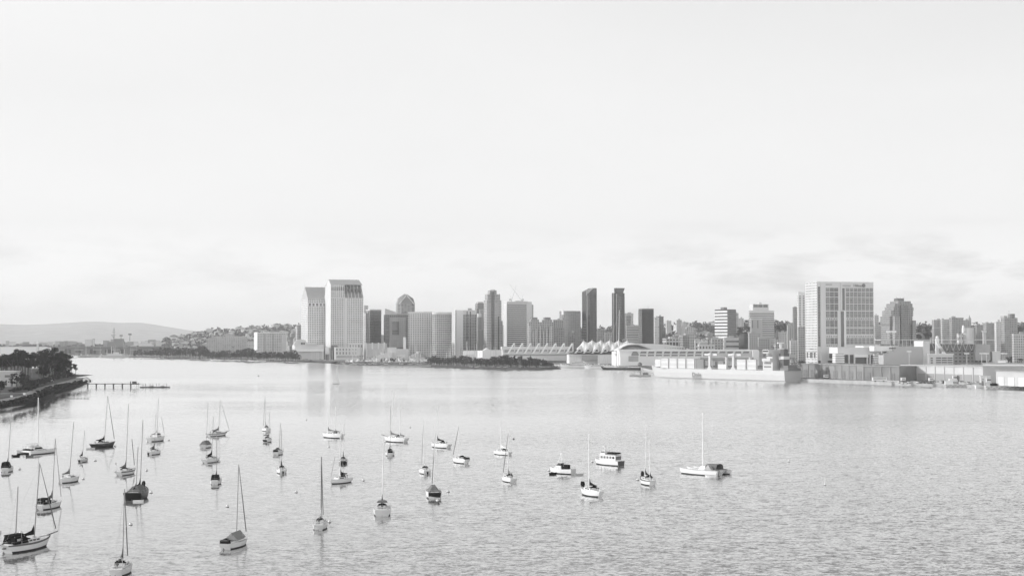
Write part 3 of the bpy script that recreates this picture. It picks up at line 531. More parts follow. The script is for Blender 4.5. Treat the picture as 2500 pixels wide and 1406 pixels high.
# blocks behind and right
GEN = [ # xl, xm, xr, ytop, D, wall, glass, sx, sz, fx, fz, label, extras
 (1457, 1458, 1480, 806, 2800, .40, .15, 4, 3.6, .6, .5, 'low pale grey block between the dark twin towers, nearer the left one'),
 (1476, 1477, 1497, 813, 2700, .46, .2, 5, 4, .5, .4, 'low pale block against the left side of the flared dark tower'),
 (1524, 1525, 1546, 766, 2950, .5, .3, 4, 3.6, .5, .5, 'pale tower half hidden behind the flared dark tower'),
 (1528, 1529, 1540, 772, 2900, .28, .15, 4, 3.6, .7, .6, 'grey tower just right of the flared dark tower'),
 (1529, 1530, 1562, 797, 2600, .36, .2, 60, 4.6, .98, .45, 'mid height banded block left of the darkest broad tower'),
 (1596, 1598, 1609, 776, 2650, .55, .45, 5, 5, .4, .4, 'blank pale slab right of the darkest broad tower'),
 (1606, 1607, 1620, 774, 2680, .14, .07, 3, 70, .6, .98, 'narrow dark ribbed tower right of the blank pale slab'),
 (1625, 1628, 1639, 784, 3900, .5, .3, 4, 3.4, .5, .5, 'hazy pale tower on the skyline right of the narrow dark tower'),
 (1651, 1653, 1664, 782, 3800, .42, .22, 4, 3.4, .5, .5, 'taller hazy tower on the hillside skyline'),
 (1664, 1666, 1676, 787, 3900, .5, .3, 4, 3.4, .5, .5, 'faint pale tower right of the taller hazy tower'),
 (1644, 1651, 1652, 794, 3300, .6, .4, 8, 8, .3, .3, 'bright slim block in front of the taller hazy tower'),
 (1673, 1676, 1695, 800, 3300, .55, .2, 5, 4, .5, .5, 'white flat roofed block on the hillside with a bright corner'),
 (1617, 1626, 1660, 828, 2300, .5, .10, 5.5, 12, .7, .8, 'pale block with dark tall window bays behind the long convention hall'),
 (1657, 1667, 1682, 820, 2350, .30, .12, 4, 4, .6, .5, 'grey blank sided block right of the pale block with tall bays'),
 (1667, 1669, 1700, 817, 2600, .44, .16, 4, 5, .5, .5, 'wide grey brick block behind the long convention hall'),
 (1695, 1696, 1728, 832, 2250, .60, .12, 6, 7, .4, .6, 'pale block with narrow dark windows above the hall roof'),
 (1703, 1706, 1745, 843, 2150, .58, .14, 5, 6, .45, .6, 'low pale arcaded block peeking over the hall roof'),
 (1735, 1737, 1768, 827, 2350, .46, .18, 5, 4.4, .5, .5, 'grey two part block below the striped tower'),
 (1765, 1768, 1803, 826, 2300, .48, .14, 60, 8, .9, .35, 'pale block with long dark window slot left of the dark tree clump'),
 (1795, 1796, 1803, 766, 2900, .4, .3, 5, 4, .5, .5, 'thin grey slab against the right of the striped tower'),
 (1801, 1803, 1816, 778, 3300, .56, .35, 4, 70, .4, .97, 'pale hazy ribbed tower right of the striped tower'),
 (1826, 1829, 1857, 815, 2400, .42, .14, 4, 3.6, .5, .5, 'grey windowed block below the crowned pale building'),
 (1850, 1852, 1880, 826, 2300, .36, .1, 3.6, 3.6, .5, .5, 'brown grey block with arched openings left of the ship superstructure'),
 (1935, 1937, 1948, 751, 2700, .28, .15, 60, 3.5, .95, .4, 'grey striped tower behind the white dotted tower'),
 (1921, 1923, 1940, 795, 2500, .40, .3, 3.4, 60, .3, .97, 'grey fluted block left of the wide white hotel'),
 (1927, 1930, 1948, 833, 2250, .55, .25, 4, 3.8, .5, .5, 'pale apartment block left of the wide white hotel near the white dotted tower'),
 (1947, 1949, 1968, 800, 2150, .40, .16, 3.2, 3.4, .7, .45, 'grey finely windowed block against the left edge of the wide white hotel'),
 (1900, 1903, 1929, 812, 2700, .5, .3, 5, 4, .4, .4, 'pale stepped block between the tree clump and the fluted block'),
 (1874, 1876, 1905, 830, 2450, .45, .12, 4, 4, .5, .5, 'mixed grey block behind the ship funnel'),
 (2134, 2136, 2145, 771, 2500, .46, .2, 3.4, 3.6, .5, .5, 'narrow grey tower touching the right of the wide white hotel'),
 (2140, 2143, 2162, 797, 2600, .42, .3, 5, 5, .3, .3, 'blank grey block between the wide white hotel and the stepped tower'),
 (2275, 2280, 2300, 782, 2500, .40, .18, 2.6, 60, .5, .97, 'ribbed grey tower with small dark penthouse right of the stepped tower'),
 (2296, 2300, 2318, 781, 2450, .48, .2, 2.8, 3.4, .6, .5, 'pale finely windowed tower joined to the ribbed grey tower'),
 (2317, 2324, 2352, 777, 2550, .34, .14, 3.4, 3.4, .6, .6, 'grey glass tower with bright roof units left of the church like spire'),
 (2350, 2352, 2370, 783, 2650, .36, .2, 4, 4, .5, .5, 'grey block below the small spire'),
 (2381, 2384, 2402, 795, 2500, .28, .16, 4, 4, .4, .4, 'plain dark block right of the round white tank building'),
 (2400, 2408, 2430, 790, 2400, .34, .14, 2.6, 3.4, .6, .5, 'rounded grey apartment tower left of the tower with roof masts'),
 (2427, 2432, 2443, 787, 2350, .62, .3, 3.2, 3.4, .4, .5, 'pale strip tower against the tower with roof masts'),
 (2470, 2474, 2502, 817, 1950, .52, .16, 3.6, 3.4, .55, .55, 'pale balconied block at the right edge of the picture'),
 (2340, 2342, 2384, 806, 2600, .30, .12, 4, 3.6, .6, .6, 'dark grey block behind the round white tank building'),
]
for g in GEN:
    xl, xm, xr, yt, D, wl, gl, sx, sz, fx, fz, lab = g
    b = Bld('city_building', lab, xl, xm, xr, yt, D, 16 if xm - xl > 2 else 8, 'building')
    b.body(facade(wl, gl, sx, sz, fx, fz), name='wall'); b.parapet(mat('parapet%.1f' % wl, wl * 1.1, .8), 1.2); b.plant(2 if b.a > 18 else 1)
    if b.a > 14 and fz < .9:
        b.box('ground_storey', -.3, b.a + .3, -.5, 0, 0, 5, GREY)
b = Bld('office_tower', 'darkest broad tower right of the dark twins', 1559, 1568, 1596, 756, 2500, 20, 'tower')
b.body(facade(.05, .022, 2.4, 3.4, .8, .7, grough=.35)); b.parapet(DGREY, 2); b.box('black_panel', b.a * .05, b.a * .8, -.6, 0, 4, b.Y(762), facade(.03, .018, 2.2, 3.4, .8, .8, grough=.4)); b.box('side_grid', -.5, 0, .5, b.b, 0, b.h - 1, facade(.16, .06, 2.6, 3.4, .6, .6)); MB().tube((b.a * .6, 4, b.h), (b.a * .6, 4, b.h + 6), .4).build('antenna', METAL, b.root)
b = Bld('office_tower', 'striped office tower with bright banded left side and dark right side', 1745, 1776, 1797, 755, 2700, 35, 'tower')
b.body(facade(.20, .12, 3.2, 3.6, .6, .5)); n = 15; p_ = (b.h - 6) / n
o = MB().box(-.5, 0, 0, b.b, 0, p_ * .58).build('pale_band', mat('bright_band', .75, .7), b.root, loc=(0, 0, 6)); b.rep(o, [(0, 0, p_ * i) for i in range(1, n)])
o = MB().box(-.2, 0, 0, b.b, 0, p_ * .4).build('window_band', mat('band_window', .10), b.root, loc=(0, 0, 6 + p_ * .59)); b.rep(o, [(0, 0, p_ * i) for i in range(1, n)])
b.box('roof_plant', 2, b.a * .4, b.b * .3, b.b * .6, b.h, b.h + 4, DGREY)
b = Bld('office_tower', 'pale broad tower topped by a narrower block with three dark openings', 1828, 1830, 1890, 758, 3000, 10, 'tower')
b.body(facade(.52, .16, 60, 4.6, .98, .42)); b.pbox('penthouse', 1841, 1879, 742, 758, CREAM, 6, 30)
for x in (1842, 1853.5, 1866): b.pbox('dark_opening', x, x + 10.5, 743.5, 750, DGREY, 5.3, 6.1)
arch(b, 'roof_arch', b.X(1860), b.X(1864) - b.X(1856), b.Y(742), b.Y(737.5), 10, 20, CREAM); b.pbox('blank_top', 1829, 1890, 758, 764, CREAM, -.4, 0)
b = Bld('office_tower', 'blank pale slab with two thin window columns in front of the crowned pale tower', 1832, 1834, 1861, 779, 2750, 10, 'tower')
b.body(mat('blank_slab', .48, .8, var=.04, scale=.02)); b.parapet(CREAM)
for x in (1836, 1849): b.pbox('window_column', x, x + 2, 782, 801, DGREY, -.3, 0)
b = Bld('condo_tower', 'white tower with slanted cap and dotted windows left of the wide white hotel', 1946, 1949, 1969, 722, 2350, 14, 'tower')
b.body(facade(.76, .10, 6.5, 3.9, .42, .5)); MB().ext([(0, b.h), (b.a, b.h), (b.a, b.Y(714.5)), (0, b.Y(712))], 0, 2).build('slanted_parapet', WHITE, b.root); b.plant(1)
# stepped tower on the right
b = Bld('condo_tower', 'tan stepped pyramid-like tower with small crown right of the wide white hotel', 2164, 2172, 2232, 775, 2250, 16, 'tower')
sm = facade(.33, .12, 3.0, 3.3, .55, .6); a = b.a; d = b.b = a * .6; b.body(sm, b.Y(790))
for f0, f1, yt, k in ((-.03, .9, 772, 0), (.03, .92, 758, 1), (.12, .93, 750, 2), (.16, .88, 741, 3), (.30, .80, 735, 4)):
    b.box('stepped_stage', a * f0, a * f1, -2 - k * .6, d - k * 1.5, b.Y(792 if k == 0 else (772, 758, 750, 741)[k - 1]), b.Y(yt), sm)
b.box('penthouse', a * .36, a * .62, 2, d * .5, b.Y(735), b.Y(728), mat('dark_spandrel', .14))
for f in (.38, .49, .60): MB().tube((a * f, 4, b.Y(728)), (a * (.49 + (f - .49) * 1.6), 4, b.Y(725)), .5).build('crown_fin', CREAM, b.root)
b.box('front_wing', a * .08, a * .30, -9, -2, 0, b.Y(772), facade(.38, .14, 3.0, 3.3, .5, .5)); b.box('front_bay', a * .38, a * .66, -6, -2, 0, b.Y(745), facade(.25, .10, 2.4, 3.3, .6, .6)); b.box('right_wing', a * .86, a * 1.0, -5, d - 4, 0, b.Y(782), sm)
b = Bld('condo_tower', 'grey apartment tower with masts and dark penthouse on its roof near the right edge', 2443, 2452, 2484, 776, 2250, 16, 'tower')
b.body(facade(.36, .14, 3.2, 3.4, .6, .55)); b.box('penthouse', b.a * .62, b.a * .86, 2, 12, b.h, b.Y(766), DGREY); b.box('roof_plant', 1, b.a * .28, 2, 12, b.h, b.Y(771), GREY)
MB().tube((b.a * .5, 5, b.h), (b.a * .5, 5, b.Y(758)), .5).build('antenna', METAL, b.root); b.balcs(22, 6, b.h - 4, b.a * .05, b.a * .3, GREY)
b = Bld('church_spire', 'tiny pointed spire on the skyline left of the rounded apartment tower', 2364, 2365, 2371, 780, 3000, 5, 'spire')
b.body(GREY, name='tower_base'); MB().prism([(0, 0), (b.a, 0), (b.a, b.a), (0, b.a)], b.h, b.Y(769), top=[(b.a * .48, b.a * .48), (b.a * .52, b.a * .48), (b.a * .52, b.a * .52), (b.a * .48, b.a * .52)]).build('spire', GREY, b.root)
c = PY(2368, 800, 2300)
b = Bld('stadium_building', 'round white cylinder building with pointed left edge behind the ballpark', 2353, 2354, 2382, 800, 2300, 4, 'building')
MB().prism([(b.a / 2 + b.a / 2 * math.cos(2 * math.pi * i / 20), b.a / 2 + b.a / 2 * math.sin(2 * math.pi * i / 20)) for i in range(20)], 0, b.h).build('wall', mat('tank_white', .72, .6), b.root)
MB().ext([(-1, b.h - 8), (2.5, b.h - 6), (.5, b.h + 4), (-.6, b.h + 4)], 2, 8).build('pointed_edge', WHITE, b.root); b.box('side_tower', -9, -2, 1, 10, 0, b.h - 9, facade(.6, .2, 5, 9, .5, .6))
b = Bld('stadium_building', 'small white flared tower right of the round white cylinder building', 2398, 2400, 2408, 812, 2280, 4, 'building')
b.body(facade(.7, .3, 3, 60, .3, .95), name='wall'); MB().frus((0, b.a, 0, b.b), b.h, (-2.5, b.a, -1, b.b), b.h + 3.5).build('flared_top', WHITE, b.root)
# ---------------------------------------------------------------- wide white waterfront hotel
HM = mat('hotel_white', .70, .7, var=.03, scale=.03); HB = mat('hotel_bright', .84, .7)
b = Bld('hotel_tower', 'wide white gridded hotel, the biggest building on the right', 1967, 1996, 2133, 690, 1880, 14, 'tower'); a, d = b.a, b.b
b.body(HM); MB().box(-.6, 0, -.3, d, 0, b.h + 1.5).build('end_wall', facade(.62, .20, 4.2, 3.5, .5, .5), b.root); b.parapet(HM, 1.5)
pg = facade(.34, .16, 2.0, 3.3, .62, .66); pd = facade(.22, .10, 2.0, 3.3, .62, .66)
X = b.X; Y = b.Y
b.box('core_strip', X(2003), X(2015), -1.3, 0, 0, b.h + 1, HM)
b.box('window_column', .6, X(2002), -.35, .1, Y(846), Y(700), pd)
b.box('core_strip', X(2052), X(2063), -1.6, 0, Y(758), b.h + 1.2, HM); b.box('core_strip', X(2060), X(2064.5), -1.4, 0, Y(860), Y(758), HB)
b.box('core_strip', X(2044), X(2051.5), -1.2, 0, Y(860), Y(758), HM)
b.box('glass_strip', X(2051.8), X(2059.5), -.5, .1, Y(846), Y(760), mat('dark_glass_strip', .10, .15)); b.box('glass_strip', X(2055.5), X(2061), -1.9, -1.6, Y(757), Y(703), mat('dark_glass_strip', .10, .15))
rows = [(702.5, 711.5), (713, 724.5), (726, 740.5), (742, 757.5), (759.5, 775), (781, 798.5), (801, 816), (824.5, 840)]
cols = [X(2064.5) + (X(2132.6) - X(2064.5)) * i / 7 for i in range(8)]
for (t0, t1) in rows:
    for i in range(7): b.box('window', cols[i] + .55, cols[i + 1] - .55, -.45, .1, Y(t1), Y(t0), pg)
    for i in range(3):
        x0 = X(2015.6) + (X(2047) - X(2015.6)) * i / 3; x1 = X(2015.6) + (X(2047) - X(2015.6)) * (i + 1) / 3
        b.box('window', x0 + .5, x1 - .5, -.45, .1, Y(t1), Y(t0), pd if i else pg)
for yy in (777, 820):
    b.box('window_row', X(2065), X(2132), -.4, .1, Y(yy + 2.6), Y(yy - .6), facade(.6, .16, 2.6, 40, .5, .97)); b.box('window_row', X(2016), X(2047), -.4, .1, Y(yy + 2.6), Y(yy - .6), facade(.6, .12, 2.6, 40, .5, .97))
b.box('window_row', X(2016), X(2047), -.4, .1, Y(845), Y(842.5), facade(.6, .12, 2.6, 40, .5, .97))
for (x0, x1, y0, y1) in ((2004, 2012, 860, 876), (2024, 2031, 860, 874), (2024, 2046, 851, 853), (1997, 2002, 880, 892), (2005, 2013, 882, 892), (2020, 2032, 880, 891)):
    b.pbox('base_opening', x0, x1, y0, y1, GLASS, -.5, .1)
for (f0, f1, z0, z1) in ((.15, .3, 860, 874), (.4, .62, 860, 874), (.78, .9, 860, 874), (.35, .65, 886, 891), (.35, .65, 851, 853)):
    MB().box(-.8, -.6, d * f0, d * f1, Y(z1), Y(z0)).build('base_opening', GLASS, b.root)
def text(body, size, m, parent, loc, rot=(R(90), 0, 0), name='lettering', ext=.05, space=1.0):
    c = bpy.data.curves.new(name, 'FONT'); c.body = body; c.size = size; c.extrude = ext; c.space_character = space
    o = bpy.data.objects.new('tmp_text', c); COL.objects.link(o); dg = bpy.context.evaluated_depsgraph_get()
    me = bpy.data.meshes.new_from_object(o.evaluated_get(dg)); me.materials.clear(); me.materials.append(m); bpy.data.objects.remove(o)
    r = bpy.data.objects.new(name, me); COL.objects.link(r); r.parent = parent; r.location = loc; r.rotation_euler = rot; return r
text('Hilton', 5.2, DGREY, b.root, (X(2084), -.3, Y(699.5)), ext=.2)
MB().prism([(2.6 * math.cos(i * .5236), 2.6 * math.sin(i * .5236)) for i in range(12)], 0, .3).build('emblem', DGREY, b.root, loc=(X(2109), -.1, Y(696))).rotation_euler = (R(90), 0, 0)
b.box('sign_plate', X(2014), X(2032), -.3, .1, Y(696), Y(693), mat('faint_lettering', .45, .7)); b.box('sign_plate', X(2056), X(2076), -1.8, -1.55, Y(699), Y(695), mat('faint_lettering', .45))
# hotel podium and terraces
b = Bld('hotel_podium', 'white hotel podium with tall columned openings below the wide white hotel', 2034, 2036, 2152, 866, 1810, 6, 'building'); X = b.X; Y = b.Y
b.pbox('wall', 2056, 2128, 862, 895, mat('open_gallery', .16, .7), 3, 30); b.pbox('roof_slab', 2045, 2155, 848, 863, HM, 1, 34); b.pbox('upper_terrace', 2110, 2195, 845, 853, HB, 4, 34)
b.pbox('beam', 2050, 2132, 862, 866, HM, -1, 2); b.pbox('portal_frame', 2083, 2117, 866, 872, HB, -3, 0)
for x in (2069.5, 2083, 2114, 2121): b.pbox('column', x, x + 3, 866, 893, HM, -2, 1)
for xs, xe in ((2035, 2057), (2129, 2153)):
    for k in range(6):
        z = 896 - k * 5.6; b.pbox('terrace_balcony', xs, xe, z - 3.6, z, HB, -6, 6); b.pbox('terrace_gap', xs + 1, xe - 1, z - 5.6, z - 3.6, GREY, -4, 6)
b.pbox('right_block', 2128, 2226, 852, 860, HB, 6, 30)
b = Bld('parking_wall', 'large blank pale grey stepped wall block right of the white hotel podium', 2153, 2155, 2268, 846, 1790, 5, 'building'); X = b.X
gm = mat('blank_grey_wall', .48, .85, var=.05, scale=.03); b.pbox('wall', 2156, 2268, 862, 897, gm, 0, 50); b.pbox('upper_wall', 2166, 2268, 856, 862, gm, 0, 50); b.pbox('upper_wall', 2181, 2252, 846, 856, gm, 0, 50)
b.pbox('corner_tower', 2252, 2268, 832, 896, CREAM, -1.5, 30); b.pbox('side_vent', 2170, 2186, 848, 851.5, DGREY, -.4, 0); b.pbox('white_top', 2135, 2180, 845, 857, HB, 3, 20)
b = Bld('parking_structure', 'open parking structure with rows of dark slots right of the blank grey wall', 2264, 2265, 2326, 866, 1760, 8, 'building')
b.body(CREAM, name='wall'); b.box('parapet', -.5, b.a + .5, -.8, 1, b.h, b.h + 1.4, WHITE)
for k in range(4):
    for i in range(3):
        y = 872.5 + 5.4 * k; b.pbox('dark_slot', 2284 + i * 14, 2296 + i * 14, y, y + 2.4, mat('slot_shade', .07, .9), -.4, .1)
    if k < 3: b.pbox('dark_slot', 2271, 2276, 873 + 5.4 * k, 875.6 + 5.4 * k, mat('slot_shade', .07), -.4, .1)
MB().box(0, b.a, -4, -.5, 0, 2.5).build('ground_wall', GREY, b.root)
# chute / escalator truss
p = PY(2288, 834, 1850); q = PY(2308, 866, 1772)
c = thing('escalator_truss', 'long pale slanted truss sloping down to the parking structure', 'structure', (p.x, p.y, LAND))
v = q - p; MB().add([(-1.4, 0, p.z - 3), (1.4, 0, p.z - 3), (1.4, 0, p.z - 6), (-1.4, 0, p.z - 6), (v.x - 2, v.y, q.z - 3), (v.x + 2, v.y, q.z - 3), (v.x + 2, v.y, q.z - 7), (v.x - 2, v.y, q.z - 7)],
    [(0, 3, 2, 1), (4, 5, 6, 7), (0, 1, 5, 4), (1, 2, 6, 5), (2, 3, 7, 6), (3, 0, 4, 7)]).build('covered_ramp', CREAM, c)
MB().box(-2, 2, -2, 2, 0, p.z + 1).build('support_tower', WHITE, c); MB().ball((0, 0, p.z + 2.5), 2.2, 8).build('rounded_cap', WHITE, c)
# ballpark
b = Bld('ballpark', 'ballpark stand with long truss roof behind the parking structure', 2150, 2152, 2432, 829, 2050, 3, 'stadium', b=90); X = b.X; Y = b.Y
tm = mat('stand_wall', .30, .8, var=.12, scale=.03)
b.pbox('stand', 2268, 2412, 853, 892, facade(.28, .12, 6, 5, .6, .5), 6, 60); b.pbox('stand', 2268, 2300, 838, 870, tm, 3, 40); b.pbox('upper_deck', 2150, 2254, 840, 850, facade(.36, .22, 5, 5, .7, .6), 4, 40)
b.pbox('roof_beam', 2150, 2430, 828.5, 830.2, CREAM, -1, 30); b.pbox('roof_beam', 2152, 2254, 846, 847.5, CREAM, -.5, 1); b.pbox('lower_beam', 2275, 2380, 838, 839, METAL, -.6, .4)
for x in range(2162, 2256, 10): b.pbox('column', x, x + 1, 830, 848, METAL, -.6, .2)
for i in range(7):
    x = 2275 + i * 15; mb = MB(); z1, z0 = Y(839), Y(856); mb.tube((X(x), 0, z1), (X(x + 6), 0, z0), .35, n=4); mb.tube((X(x + 12), 0, z1), (X(x + 6), 0, z0), .35, n=4); mb.build('v_brace', METAL, b.root)
b.pbox('shaded_deck', 2268, 2390, 840, 856, DGREY, 3, 8); b.pbox('pale_block', 2378, 2414, 840, 880, GREY, -4, 30); b.pbox('entry_building', 2418, 2436, 858, 884, CREAM, -6, 8)
# light towers
def lightpole(px, pyt, pyb, D, lab, heads=2, cat='light pole', group=None):
    p = PY(px, pyb, D); z = zat(pyt, D); c = thing('light_pole', lab, cat, (p.x, D, LAND), 0, group)
    MB().tube((0, 0, 0), (0, 0, z - LAND), .35, .22).build('pole', CREAM, c); MB().box(-2.4, 2.4, -.5, .5, z - LAND - 1, z - LAND + .4).build('lamp_head', WHITE, c)
lightpole(2220, 857, 895, 1560, 'tall pale quay light pole in front of the blank grey wall'); lightpole(2361, 862, 900, 1500, 'thick pale quay light pole right of the parking structure')
lightpole(2397, 862, 895, 1700, 'pale quay light pole with twin heads, farther of the pair near the ballpark'); lightpole(2409, 862, 902, 1480, 'thick quay light pole right of the twin headed one')
lightpole(2449, 862, 895, 1700, 'pale light pole nearest the masted apartment tower, farther one'); lightpole(2454, 862, 902, 1480, 'thick quay light pole nearest the right edge')
p = PY(2168, 812, 2090); c = thing('ballpark_light_tower', 'lattice light tower standing above the ballpark upper deck', 'light tower', (p.x, 2090, LAND))
mb = MB(); z1 = zat(812, 2090) - LAND; z0 = zat(830, 2090) - LAND
for sx in (0, 10): mb.tube((sx, 0, 0), (sx, 0, z1), .5, n=4)
for i in range(3): mb.tube((0, 0, z0 + (z1 - z0) * i / 3), (10, 0, z0 + (z1 - z0) * (i + 1) / 3), .3, n=4); mb.tube((10, 0, z0 + (z1 - z0) * i / 3), (0, 0, z0 + (z1 - z0) * (i + 1) / 3), .3, n=4)
mb.build('lattice', CREAM, c); MB().box(-2, 12, -1, 1, z1, z1 + 3).build('lamp_bank', WHITE, c)
# ---------------------------------------------------------------- warehouses and terminal
def shed(lab, pl, pr, ztop, depth, wall, doors, dm, roof=ROOFG, zb=LAND, dh=.7, dw=.5, panel=0, name='warehouse'):
    """pl, pr: (px,py) ground pixels of the front corners"""
    a = WZ(*pl, zb); c = WZ(*pr, zb); v = c - a; L = v.length; th = math.atan2(v.y, v.x); t = thing(name, lab, 'warehouse', (a.x, a.y, zb), th); H = ztop
    MB().box(0, L, 0, depth, 0, H).build('wall', wall, t)
    MB().ext([(-.6, H), (L + .6, H), (L + .6, H + .8), (-.6, H + .8)], -.8, depth + .6).build('roof', roof, t)
    if doors:
        w = L / doors
        for i in range(doors): MB().box(w * (i + .5 - dw / 2), w * (i + .5 + dw / 2), -.3, .1, 0, H * dh).build('door', dm, t)
    if panel:
        for i in range(panel): MB().box(L * (i + .02) / panel - .3, L * (i + .02) / panel + .3, -.6, 0, 0, H).build('pilaster', roof, t)
    return t, L, H
WH1 = mat('old_shed_wall', .27, .85, var=.2, scale=.06); WH2 = mat('pale_shed_wall', .58, .8, var=.1, scale=.04)
shed('dark grey transit shed with pale door panels right of the ship stern', (1958, 921), (2108, 928), 13.5, 40, WH1, 8, mat('shed_door', .20, .8, var=.2), dh=.6, panel=9)
shed('brown grey shed with one framed door, middle one of the quay sheds', (2108, 928), (2196, 930), 13.0, 40, mat('brown_shed_wall', .23, .85, var=.2, scale=.06), 3, mat('shed_door', .20), dh=.55, dw=.25, panel=4)
shed('long pale warehouse with shaded lower wall behind the right quay', (2196, 927), (2400, 934), 13.5, 60, WH2, 9, mat('pale_shed_door', .36, .8), roof=ROOFP, dh=.5, dw=.8, panel=9)
shed('pale warehouse with loading doors at the far right', (2400, 926), (2520, 930), 15, 70, mat('white_shed_wall', .66, .8, var=.06, scale=.04), 6, mat('pale_shed_door', .36), roof=ROOFG, dh=.5)
shed('nearest white shed with dark eaves strip at the lower right edge', (2432, 941), (2560, 946), 12, 26, mat('near_shed_wall', .52, .8, var=.08, scale=.08), 5, CREAM, roof=ROOFG, dh=.6, dw=.6)
shed('low light roofed shed far behind the pale warehouses', (2345, 902), (2440, 905), 6, 40, CREAM, 6, GREY, roof=ROOFP, zb=LAND)
shed('low sunlit shed at the right edge below the balconied block', (2436, 896), (2540, 898), 9, 50, CREAM, 6, GREY, roof=ROOFP)
# roof ventilators on the sheds
for i, (px, py) in enumerate(((2153, 896), (2176, 895.5), (2188, 895), (2200, 893), (2271, 893), (1998, 894), (2028, 896), (2076, 897), (2104, 897), (2424, 894), (2310, 897), (2380, 898))):
    D = 1530; p = PY(px, py, D); t = thing('roof_ventilator', 'small white dome ventilator on a quay shed roof', 'ventilator', (p.x, D, p.z - 1.5), 0, 'dome ventilators on the quay sheds')
    MB().ball((0, 0, 1.2), 1.5, 8, h0=0).build('dome', WHITE, t); MB().tube((0, 0, -1), (0, 0, 1.2), .7).build('neck', METAL, t)
# quay fenders / pale bulkhead barge line
a_ = WZ(2112, 935.5); c_ = WZ(2325, 944); v = c_ - a_; t = thing('bulkhead_wharf', 'pale concrete wharf front with zigzag bracing and dark gaps on the right quay', 'wharf', (a_.x, a_.y - 2, 0), math.atan2(v.y, v.x)); L = v.length
MB().box(0, L, 0, 4, .4, 3.4).build('wharf_face', CREAM, t); mb = MB()
for i in range(18): x = L * i / 18; w = L / 18; mb.tube((x, -.15, .8), (x + w / 2, -.15, 3), .22, n=4); mb.tube((x + w / 2, -.15, 3), (x + w, -.15, .8), .22, n=4)
mb.build('zigzag_brace', GREY, t)
for f in (.2, .5, .8): MB().box(L * f, L * f + 9, -.5, 0, 0, 2.6).build('dark_fender', BLACK, t)
# parked containers and small vehicles on the quay
def truck(px, py, L, lab, rz=.05):
    p = WZ(px, py, LAND); t = thing('parked_trailer', lab, 'trailer', (p.x, p.y, LAND), rz)
    MB().box(-L / 2, L / 2, -1.3, 1.3, 1.0, 4.0).build('body', WHITE, t); MB().box(-L / 2 + .6, L / 2 - .6, -1.35, -1.3, 2.4, 3.2).build('window_strip', DGREY, t)
    for x in (-L * .3, L * .3): MB().tube((x, -1.3, .5), (x, 1.3, .5), .5, n=8).build('wheel', BLACK, t)
truck(2147, 931.5, 13, 'long white trailer parked on the quay in front of the brown grey shed'); truck(2018, 924, 6, 'small white trailer in front of the dark grey transit shed'); truck(2273, 933, 4, 'small pale trailer in front of the long pale warehouse'); truck(2205, 932, 4, 'pale trailer near the left end of the long pale warehouse')
# ---------------------------------------------------------------- convention centre
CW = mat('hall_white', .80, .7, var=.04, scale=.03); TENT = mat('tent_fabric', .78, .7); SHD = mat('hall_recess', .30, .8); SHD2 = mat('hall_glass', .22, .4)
b = Bld('convention_hall', 'long white waterfront hall with sloped bays and glazed openings behind the ship', 1512, 1514, 1852, 853.5, 1980, 2, 'convention centre', b=70); X = b.X; Y = b.Y
b.pbox('wall', 1514, 1850, 871, 893, CW, 0, 70); b.pbox('upper_wall', 1514, 1850, 857, 871, CW, 5, 70); b.pbox('roof_edge', 1512, 1852, 853.5, 857.5, HB, 2, 70)
n = 14
for i in range(n):
    x0 = 1563 + (1833 - 1563) * i / n; x1 = x0 + 15
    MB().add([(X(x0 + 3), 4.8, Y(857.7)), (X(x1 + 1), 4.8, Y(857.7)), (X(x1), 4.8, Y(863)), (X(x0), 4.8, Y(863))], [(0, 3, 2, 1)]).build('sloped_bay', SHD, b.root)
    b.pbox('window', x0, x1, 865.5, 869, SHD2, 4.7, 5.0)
    MB().ext([(X(x0 + 16.4), Y(871)), (X(x0 + 18.4), Y(871)), (X(x0 + 19.6), Y(857)), (X(x0 + 17.8), Y(857))], 2.5, 5).build('pier', HB, b.root)
arch(b, 'arched_window', X(1551), X(1560) - X(1542), Y(868), Y(857), 4, 5.1, SHD)
b.pbox('stair_recess', 1534, 1558, 869, 882, GREY, -.5, 0); b.pbox('canopy', 1705, 1836, 872, 877, mat('canopy_grey', .42, .7), -9, -.2); b.pbox('end_glass', 1853, 1880, 858, 872, GREY, 0, 40); b.pbox('dark_doorway', 1863, 1875, 865, 870, DGREY, -.5, .1)
b.pbox('end_wall', 1836, 1852, 856, 893, HB, -3, 1); b.pbox('low_wing', 1852, 1902, 872, 893, CREAM, 4, 40)
for i in range(9): b.pbox('loading_door', 1600 + i * 24, 1612 + i * 24, 884, 893, CREAM, -.3, .1)
# vault roof
t = thing('vault_roof_hall', 'long low shell roof rising behind the left end of the white waterfront hall', 'convention centre', (0, 0, LAND)); rows = []
VP = [(1498, 866), (1508, 857), (1518, 846), (1530, 840), (1550, 838.5), (1590, 839), (1630, 841), (1660, 845), (1680, 850), (1694, 857)]
for j in range(9):
    f = j / 8; row = []; D = 2100 + 95 * f
    for i in range(46):
        px = 1498 + 196 * i / 45; zt = zat(ylerp(VP, px), 2148); z0 = zat(858, 2148) - 4
        row.append((rr(px) * D, D, (z0 + max(0, zt - z0) * math.sin(math.pi * (.08 + .84 * f)) ** .7) - LAND))
    rows.append(row)
MB().grid(rows).build('shell_roof', mat('shell_roof', .62, .6), t, smooth=True)
mb = MB(); rows = [[(rr(1500 + 100 * i / 20) * (2098), 2098, zat(857 - 17 * math.sin(min(1, i / 9) * 1.57) * (1 - max(0, (i - 9) / 11) ** 1.4), 2110) - LAND + k * .1) for i in range(21)] for k in range(2)]
rows2 = [[(x, 2098 + 30 * j / 5, (z - 12) * (1 + .1 * j / 5) + 12) for (x, y, z) in rows[0]] for j in range(6)]
mb.grid(rows2).build('front_shell', HB, t, smooth=True)
o = MB().box(0, 3.0, -1, 1, 0, 3.4)
